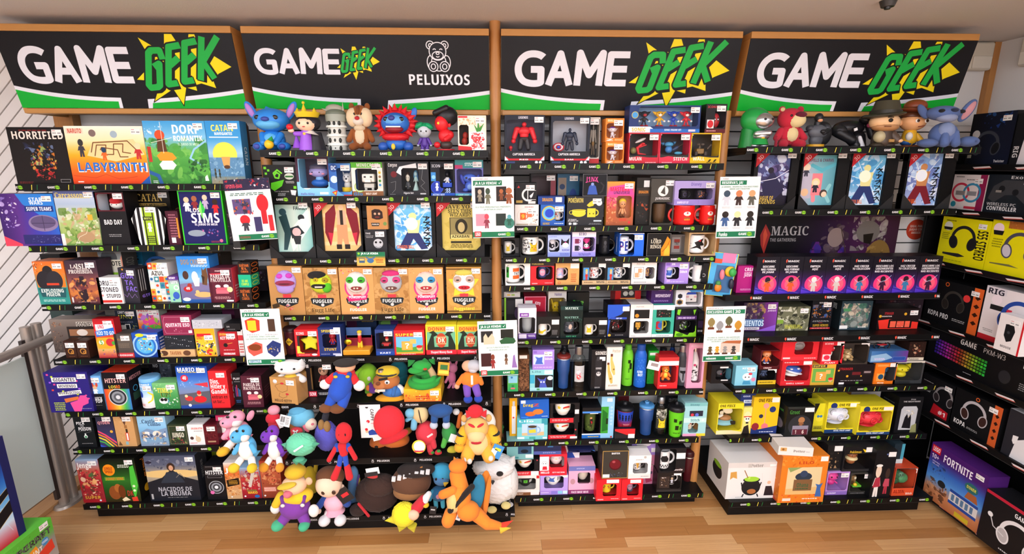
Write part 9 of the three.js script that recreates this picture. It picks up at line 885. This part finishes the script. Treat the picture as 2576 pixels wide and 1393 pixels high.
poster([1201, 809], [1301, 804], [1303, 943], [1206, 946], 0.52, 'white poster stand with bridge and green car pictures', HEAD('JA A LA VENDA!', 'JOGUINES LEGO') + 'R 8 18 30 20 #26282a|P #c8bca0 14 42 14 28 20 22 26 30 36 22 42 30 42 42|R 58 16 32 16 #1f2420|P #2a5a38 54 36 70 30 92 32 96 38 90 42 58 42|T 50 48 2.2 60 #3a7a5a LA CULTURA FETA PECES,|T 50 52.5 2.2 46 #3a7a5a ACONSEGUEIX-LA!|R 6 58 26 24 #3a1c20|F 36 60 14 26 #7a3a2a #8a2a2a|R 56 58 28 24 #dcdad8|F 70 60 10 20 #4a3a30 #6a4a34|P #8a6aa8 84 86 88 64 92 62 94 74 98 86|R 0 90 100 9 #17704a|' + LEGO + 'Q 60 94.5 32', { clip: [1207, 897, 0.46] });
const POPS = [[20, 22, '#3a4a5a', '#c8ccd4'], [50, 22, '#c87a50', '#3a2a28'], [82, 22, '#d0a070', '#5a5a50'], [20, 56, '#2a2220', '#3a5a8a'], [50, 56, '#e0d8a0', '#2a2a2e'], [82, 56, '#2a2420', '#232326']].map(([x, y, a, c]) => `F ${x} ${y} 24 24 ${a} ${c}|C ${x} ${y + 5} 8 ${a}|L ${x - 10} ${y + 26} 20 3 2 #aaa`).join('|');
poster([1807, 446], [1911, 443], [1903, 598], [1805, 598], 0.46, 'white poster stand with six small big-headed figure pictures', `B #e9e9e8|T 14 3.5 2.4 14 #8a8a8a FUNKO|R 2 6 64 7 #17704a|T 31 9.5 4.4 52 #fff RESERVA'L JA!|T 50 16 2.2 90 #3a7a5a JA ARRIBEN... RESERVA ELS TEUS NOUS FUNKO|T 50 19.4 2.2 50 #3a7a5a ABANS QUE S'ESGOTIN!|${POPS}|R 2 89 96 9 #17704a|T 18 93.5 6 22 #fff Funko|Q 56 93.5 36`, { clip: [1880, 531, 0.4] });
poster([1774, 772], [1873, 769], [1868, 907], [1769, 909], 0.5, 'white poster stand with eight bronze and robot statue pictures', `B #e9e9e8|T 24 3.5 2.4 38 #8a8a8a ROBOSEN METAL SLUG|R 2 6 66 7.5 #17704a|T 35 9.8 4.6 62 #fff EXCLUSIVA GAME|R 70 6 28 7.5 #17704a|T 80 9.8 5 14 #fff 30|` + [[16, 20, '#8a7a4a'], [38, 26, '#8d8f90'], [60, 18, '#5a5a3a'], [84, 26, '#b8842a']].map(([x, y, c]) => `E ${x} ${y + 8} 9 7 ${c}|F ${x} ${y} 16 18 ${c} ${c}|R ${x - 8} ${y + 17} 16 4 #6a3a24`).join('|') + '|T 50 56 2.2 82 #3a7a5a CELEBRA AL GAME EL 30è ANIVERSARI|T 50 59.6 2.2 84 #3a7a5a DE NEO GEO AMB AQUESTS FANTÀSTICS|T 50 63.2 2.2 60 #3a7a5a MOIROBOTS DE METAL SLUG!|R 44 66 50 18 #c8b8a8|P #a8603a 44 66 60 62 96 62 94 68|' + [[18, '#5a4a2a'], [36, '#c8922a'], [56, '#8a8a88'], [78, '#3a3a38']].map(([x, c]) => `F ${x} 72 14 12 ${c} ${c}|R ${x - 7} 84 14 3 #4a2a1c`).join('|') + '|R 2 90 96 8.5 #17704a|T 22 94.2 4.4 26 #fff robosen|Q 58 94.2 34', { clip: [1840, 849, 0.44] });
poster([897, 634], [969, 633], [969, 669], [898, 668], 0.43, 'small orange shelf card hanging below the framed pictures', 'G #17704a #17704a #e8963a #f0b85a #e89a4a|T 46 12 14 60 #fff JA A LA VENDA|C 8 12 8 #8ac83a|R 8 44 20 34 #3a5a7a|R 10 48 16 14 #d8b86a|E 48 62 12 18 #3a6a9a|P #3a6a9a 36 50 30 30 44 44|P #3a6a9a 60 50 68 30 52 44|L 66 50 28 30 3 #8a3a1c', { n: 'shelf_card', cat: 'card' });
{ // round sticker on the back wall
  const p = on(2305, 577, 2, 0.0), t = thing('round_sticker', 'round red wall sticker with white capital letters', 'sticker'); t.position.set(p.x, p.y, 0.0012);
  const c = cell(150, 150, (g, a, d) => paint(g, a, d, 'B #c8442c|T 50 34 11 70 #f0d8cc IDEAL PARA|T 50 50 11 74 #f0d8cc JUGAR CON|T 50 66 11 48 #f0d8cc AMIGOS'), '#c8442c'), G = new THREE.CircleGeometry(0.056, 36), u = G.attributes.uv; for (let i = 0; i < u.count; i++) u.setXY(i, c.u0 + (c.u1 - c.u0) * u.getX(i), c.v0 + (c.v1 - c.v0) * u.getY(i)); part('sticker_face', G, c.m, t); part('sticker_edge', new THREE.CylinderGeometry(0.057, 0.057, 0.001, 36).rotateX(Math.PI / 2).translate(0, 0, -0.0007), mat('#b83a26', 'matte'), t);
}

// ---------- headset wall: boxes facing the room, fronts on one plane ----------
const XW = 2.33;
// pixel corners of a front face: near-corner-left bottom, right bottom, and top of the left edge
function e(bl, br, ty, look, print, o = {}) {
  const X = XW + (o.o ?? 0.02), A = on(...bl, 0, X), B = on(...br, 0, X), T = on(bl[0] + (o.tx ?? 0), ty, 0, X), t = thing(o.n || 'headset_box', look + ' on headset wall', o.cat || 'box'), W = Math.abs(B.z - A.z);
  const y = o.y ?? A.y, H = T.y - y; t.position.set(X, y, (A.z + B.z) / 2); t.rotation.y = -Math.PI / 2; t.userData.side = -1;
  carton(t, W, H, o.d ?? 0.12, print, o.k || (/^[BGg] (#\w+)/.exec(print) || [0, '#222'])[1], o); delete t.userData.side;
  if (!o.z) priceLabel(t, W / 2 - 0.04, H - 0.03, 0.0007);
  return { x: X, y, z: (A.z + B.z) / 2, W, H, top: T.y };
}
const wallShelves = [['top', [2430, 413], 0], ['second', [2420, 527], 1], ['third', [2420, 668], 2], ['fourth', [2420, 835], 3], ['fifth', [2420, 942], 4], ['sixth', [2420, 1085], 5], ['lowest', [2400, 1290], 6]].map(([nth, p]) => {
  const q = on(...p, 0, XW), t = thing('shelf', `black headset wall shelf with red and white ticket strip, ${nth} one`, 'shelf'), len = 1.7; t.position.set(XW, q.y - 0.004, 0.1 + len / 2);
  part('board', bx(0.004, XR - XW - 0.004, -0.018, -0.0005, -len / 2, len / 2), black, t);
  part('price_rail', railBox(len, 0.03, 0.005, 'head', rnd()).rotateY(-Math.PI / 2).translate(0.0015, -0.011, 0), rail('head'), t);
  for (const s of [-1, 1]) part('bracket', bx(0.01, XR - XW - 0.004, -0.06, -0.018, s * (len / 2 - 0.008) - 0.002, s * (len / 2 - 0.008) + 0.002), black, t);
  if (nth === 'lowest') part('plinth', bx(0.04, XR - XW - 0.006, 0.001 - q.y, -0.018, -len / 2 + 0.01, len / 2 - 0.01), black, t);
  return q.y - 0.004;
});
{ const t = thing('wall_unit', 'black end and back panels of the headset wall unit in the corner', 'shelving'); t.position.set(XR, 0, 0.085); part('end_panel', new RoundedBoxGeometry(XR - XW - 0.012, 1.86, 0.016, 2, 0.003).translate((XW - XR) / 2, 0.94, 0), black, t); part('back_panel', bx(-0.004, -0.001, 0.06, 1.87, 0.009, 1.72), black, t); }
const wy = wallShelves;
e([2428, 400], [2536, 398], 290, 'black box with blue-lit black headphones', 'g #0c0d12 #141a2c #14182a|A 30 0 60 30 8 #1f3f8a,#23508a|H 44 60 26 #3a3e48 #17181c|T 80 92 5 24 #ddd Twister|C 16 40 9 #c8c8c8|R 4 74 10 12 #8a8a7a', { y: wy[0], cat: 'headset box' });
e([2540, 398], [2640, 398], 288, 'white and black console headset box at the photo edge', 'B #d8d4d8|P #17181c 0 0 34 0 20 100 0 100|V 12 74 14 24 #ccc RIG|H 60 44 26 #8a4a9a #3a3a44', { y: wy[0], cat: 'headset box' });
e([2388, 513], [2471, 516], 438, 'white box with red and blue steering wheels', 'B #e0d8d6|R 80 0 20 100 #8a1f4a|O 28 50 24 6 #c8324a|O 62 50 24 6 #3a8ab0|R 14 46 28 12 #8a8484|R 48 46 28 12 #8a8a90|L 6 5 26 4 1 #444|L 40 12 30 5 1 #666|E 12 84 8 8 #2a8aa0|R 46 88 34 7 #c8344a|C 74 18 7 #3a2a5a', { y: wy[1], n: 'wheel_box', cat: 'game accessory box' });
e([2474, 516], [2600, 520], 438, 'dark wireless controller box with large gamepad picture', 'g #1a2028 #20262c #14181c|P #3a3c40 6 62 14 30 34 14 70 14 92 40 98 80 80 70 60 50 40 52 20 72|C 32 36 8 #1c1d20|C 60 44 8 #1c1d20|R 20 40 12 6 #8d8a84|T 62 7 8 34 #ccc Exon|t 36 76 7 60 #e4e4e4 WIRELESS PC|T 38 87 10 62 #f0f0f0 CONTROLLER', { y: wy[1], n: 'controller_box', cat: 'game accessory box' });
e([2356, 641], [2474, 664], 541, 'bright yellow headset box with black headphones', 'B #dfd80c|H 50 44 25 #232326 #1a1a1d|P #26262a 12 78 46 76 60 80 46 84 12 82|C 15 20 10 #e8e8d8|P #1a1a1a 5 22 25 22 23 28 7 28|V 87 52 20 62 #1a1a14 S55 STEREO|L 4 34 16 16 4 #8a8a10|L 8 6 22 4 1 #55550a|L 6 92 50 2 1 #8a8a10', { y: wy[2], cat: 'headset box' });
e([2476, 664], [2600, 690], 545, 'second yellow headset box with grey and white headphones', 'B #dfd80c|R 34 2 60 14 #a8642a|A 34 2 60 14 10 #c8783a,#8a4a20|H 62 48 27 #4a4a58 #c8c4cc|C 15 18 11 #f0d8e0|P #1a1a1a 5 22 27 22 25 30 7 30|L 6 36 22 18 4 #8a8a10|P #6a6a40 10 82 50 80 70 84 10 84', { y: wy[2], cat: 'headset box' });
e([2322, 790], [2458, 820], 690, 'black headset box with orange side strip', 'B #121214|H 52 44 22 #3a3632 #26221f|R 84 0 16 100 #d8622a|' + [16, 34, 52, 70].map((y) => `P #3a1c10 92 ${y} 97 ${y + 5} 92 ${y + 10} 87 ${y + 5}`).join('|') + '|T 28 80 11 40 #e8e6e4 KOPA PRO|L 54 78 24 7 2 #aaa|C 74 28 8 #d83a3a|O 36 8 4 2 #d8622a', { y: wy[3], cat: 'headset box' });
e([2461, 826], [2590, 872], 711, 'white console headset box with blue and black headphones', 'B #e4dede|R 0 0 40 12 #d8d4d8|T 20 8 10 34 #1d1d2a RIG|C 24 22 10 #f0e4e8|R 14 32 34 9 #222|R 46 34 10 9 #d8344a|H 70 46 30 #2a4a9a #1d1d22|R 0 90 100 10 #b8242c|L 8 78 20 6 2 #999', { y: wy[3], cat: 'headset box' });
e([2505, 845], [2568, 862], 782, 'small white mouse box with red side', 'B #e8e4e2|P #17181a 30 26 60 22 70 40 62 66 44 72 30 56|C 46 46 6 #3a3c40|T 46 86 6 44 #555 MOUSE|R 92 0 8 100 #c8242c', { y: wy[3], o: -0.05, d: 0.05, n: 'mouse_box', cat: 'game accessory box' });
e([2328, 902], [2600, 985], 812, 'long black keyboard box with rainbow-lit keys', 'B #0e0e11|' + Array.from({ length: 5 }, (_, j) => Array.from({ length: 18 }, (_, i) => `R ${8 + i * 2.9} ${30 + j * 9 + i * 0.6} 2.4 6.6 hsl(${250 + i * 14},60%,${34 + (i * j) % 3 * 6}%)`).join('|')).join('|') + '|T 40 14 15 16 #d8d4d0 GAME|t 64 15 13 20 #c8c4c0 PKM-W3|E 76 62 5 17 #26262a|C 95 30 7 #888|L 88 60 10 20 4 #888|L 40 92 8 4 1 #aaa', { y: wy[4], n: 'keyboard_box', cat: 'game accessory box' });
e([2310, 1010], [2392, 1046], 928, 'black gaming headset box with red corner and white number', 'B #131316|P #b81c28 40 100 46 70 90 78 90 100|T 74 88 12 24 #f4e8e8 #1|H 70 42 24 #8a8688 #2c2628|T 20 22 7 30 #c8c8c8 VARIOUS|T 22 33 7 26 #c8c8c8 GAMING|T 20 44 7 20 #c8c8c8 AUDIO', { y: wy[5], cat: 'headset box' });
e([2386, 1062], [2505, 1112], 962, 'black headset box with silver headphones and orange edge', 'B #111113|H 48 46 27 #b8b4b8 #3a2420|R 84 0 16 100 #c85a2a|' + [20, 38, 56, 74].map((y) => `P #2a1510 92 ${y} 96 ${y + 5} 92 ${y + 10} 88 ${y + 5}`).join('|') + '|T 22 84 12 26 #e8e6e4 KOPA|L 38 84 24 6 2 #aaa|O 50 8 4 2 #d8622a', { y: wy[5], cat: 'headset box' });
e([2520, 1120], [2640, 1172], 1015, 'black and white headset box with shield mark at photo edge', 'B #dcdcde|P #26262c 0 0 100 0 60 40 26 60 20 100 0 100|C 66 16 9 #888|P #e4e4e4 18 52 30 50 28 66 22 70 18 64|T 76 84 12 40 #222 GH20', { y: wy[5], cat: 'headset box' });
e([2327, 1206], [2466, 1300], 1098, 'purple brick-built diner set box with desert scene', 'G #4a1f6a #4a1f6a #3a6ac0 #5a9ae0 #c8845a #b06a40|R 2 3 16 13 #d8242c|T 10 9 8 13 #fff LEGO|T 50 16 13 52 #f4f0f8 FORTNITE|T 10 22 8 14 #e8e0f0 10+|L 6 29 14 8 2 #c8b8e0|A 6 30 30 22 12 #2a3a6a,#4a6aa0|E 78 36 11 8 #2f6a6a|T 78 36 5 16 #e8d84a DINER|P #a86038 70 56 74 44 88 44 92 56|R 46 58 48 24 #d8d4d0|R 46 58 48 5 #2a4a9a|R 46 78 48 5 #2a4a9a|' + [50, 58, 66, 74, 82].map((x) => `R ${x} 65 5 11 #5a7a9a`).join('|') + '|A 4 60 38 34 20 #7a4a2a,#d89a6a,#5a3a28|E 30 62 7 6 #2a2a2a|R 60 90 24 8 #c8b02a', { y: wy[6], n: 'building_set_box', cat: 'toy box', s: 'B #4a1f6a', o: -0.02, d: 0.1 });
e([2465, 1310], [2600, 1420], 1215, 'black headset box with white headphones and microphone', 'B #17171a|R 0 0 100 6 #b8243a|T 66 16 8 24 #f0f0f0 GAME|H 66 56 28 #e4e2e2 #b8b4b4|D #d8d8d8 2 44 66 24 60 16 44|C 15 42 5 #e8e8e8|L 40 90 30 5 1 #ccc', { y: wy[6], cat: 'headset box', o: -0.03 });

// ---------- glass balustrade and stacked boxes near the stairs ----------
{
  const t = thing('balustrade', 'frosted glass balustrade with brushed steel posts and tube handrail', 'balustrade'), st = mat('#a59c94', 'metal', { roughness: 0.38, metalness: 0.55 }), X = -2.3, z0 = 0.2;
  const fr = new THREE.MeshPhysicalMaterial({ color: '#dce9e5', transmission: 0.25, roughness: 0.6, thickness: 0 });
  part('glass_pane', bx(X - 0.006, X + 0.006, 0.12, 0.86, z0 + 0.08, 2.4), fr, t);
  for (const z of [z0, z0 + 0.06]) part('post', new THREE.CylinderGeometry(0.021, 0.021, 1.0, 24).translate(X, 0.5, z), st, t);
  part('cross_bracket', bx(X - 0.008, X + 0.008, 0.06, 0.94, z0 + 0.082, z0 + 0.1), mat('#3a3230'), t);
  part('foot_plate', new THREE.CylinderGeometry(0.05, 0.055, 0.012, 28).scale(1, 1, 1.5).translate(X, 0.006, z0 + 0.03), st, t);
  const p0 = on(135, 846, 0, X + 0.05), rail2 = capsule(V(X + 0.05, p0.y, z0 - 0.03), V(X + 0.05, p0.y - 0.02, 2.4), 0.021, 0.021); part('handrail', rail2, st, t);
  part('handrail_bracket', new THREE.TubeGeometry(new THREE.CatmullRomCurve3([V(X, 0.9, z0 + 0.06), V(X + 0.03, 0.9, z0 + 0.05), V(X + 0.05, p0.y - 0.015, z0 + 0.05)]), 12, 0.006, 8), st, t);
}
{ // boxes on the near gondola: faces look across the room
  const XG = -1.95;
  const A = on(128, 1300, 0, XG), y0 = 0.08;
  const low = thing('low_stand', 'dark low display stand under the green block-game box', 'stand'); low.position.set(XG, 0, A.z);
  part('plinth', bx(-0.3, 0.0, 0.001, y0 - 0.0005, 0, 0.9), black, low);
  const H = A.y - y0, t = thing('board_game_box', 'green-topped grey block-building game box at the photo corner', 'game box'); t.position.set(XG - 0.001, y0, A.z + 0.15); t.rotation.y = Math.PI / 2;
  carton(t, 0.3, H, 0.26, 'G #5ab43a #58b038 #8d8a84 #9a958e #a8a098|R 0 0 100 16 #58b43a|A 0 0 100 16 14 #6ac84a,#4a9a2e|T 64 26 15 64 #2a2a2a NECRAFT|T 64 25 14 63 #5a5a58 MINECRAFT|P #e8962a 42 50 70 38 74 56 46 70|T 66 54 14 26 #e8e0d8 HUNT|P #d8402c 70 62 94 50 96 76 74 84|C 84 44 9 #4a8ac0|L 79 41 10 6 2 #fff', '#57b238'); priceLabel(t, 0.11, H - 0.014, 0.0007);
  const Bq = on(60, 1310, 0, XG - 0.03), T = on(34, 1080, 0, XG - 0.03), t2 = thing('board_game_box', 'tall dark blue web-patterned game box behind the green one', 'game box'); t2.position.set(XG - 0.03, y0 + H + 0.0006, Math.max(A.z + 0.02, Bq.z) + 0.12); t2.rotation.y = Math.PI / 2;
  const h2 = T.y - y0 - H; carton(t2, 0.24, h2, 0.17, 'G #1f2470 #1d2a80 #2a6ac0 #6ab0e8 #c8e0f4 #c82a3a|D #c8e4f8 0.6 0 40 60 60 100 48|D #c8e4f8 0.6 20 20 50 50 80 90|D #c8e4f8 0.6 0 70 50 60 100 70|E 30 40 22 14 #1c2030|P #17151a 30 62 96 46 96 52 34 70|D #d8c08a 0.8 30 62 96 46 96 52 34 70 30 62|R 40 12 56 8 #ece8e4|P #17151a 40 74 96 58 96 70 50 84|D #d8c08a 0.8 40 74 96 58 96 70 50 84 40 74|R 86 0 14 100 #1f2258', '#1f2470');
}
S = null; for (const s of sheets) s.m.map.needsUpdate = true;
scene.traverse((o) => { if (o.isMesh) o.castShadow = o.receiveShadow = true; if (o.isLight && o.shadow) o.castShadow = true; });
renderer.render(scene, camera);
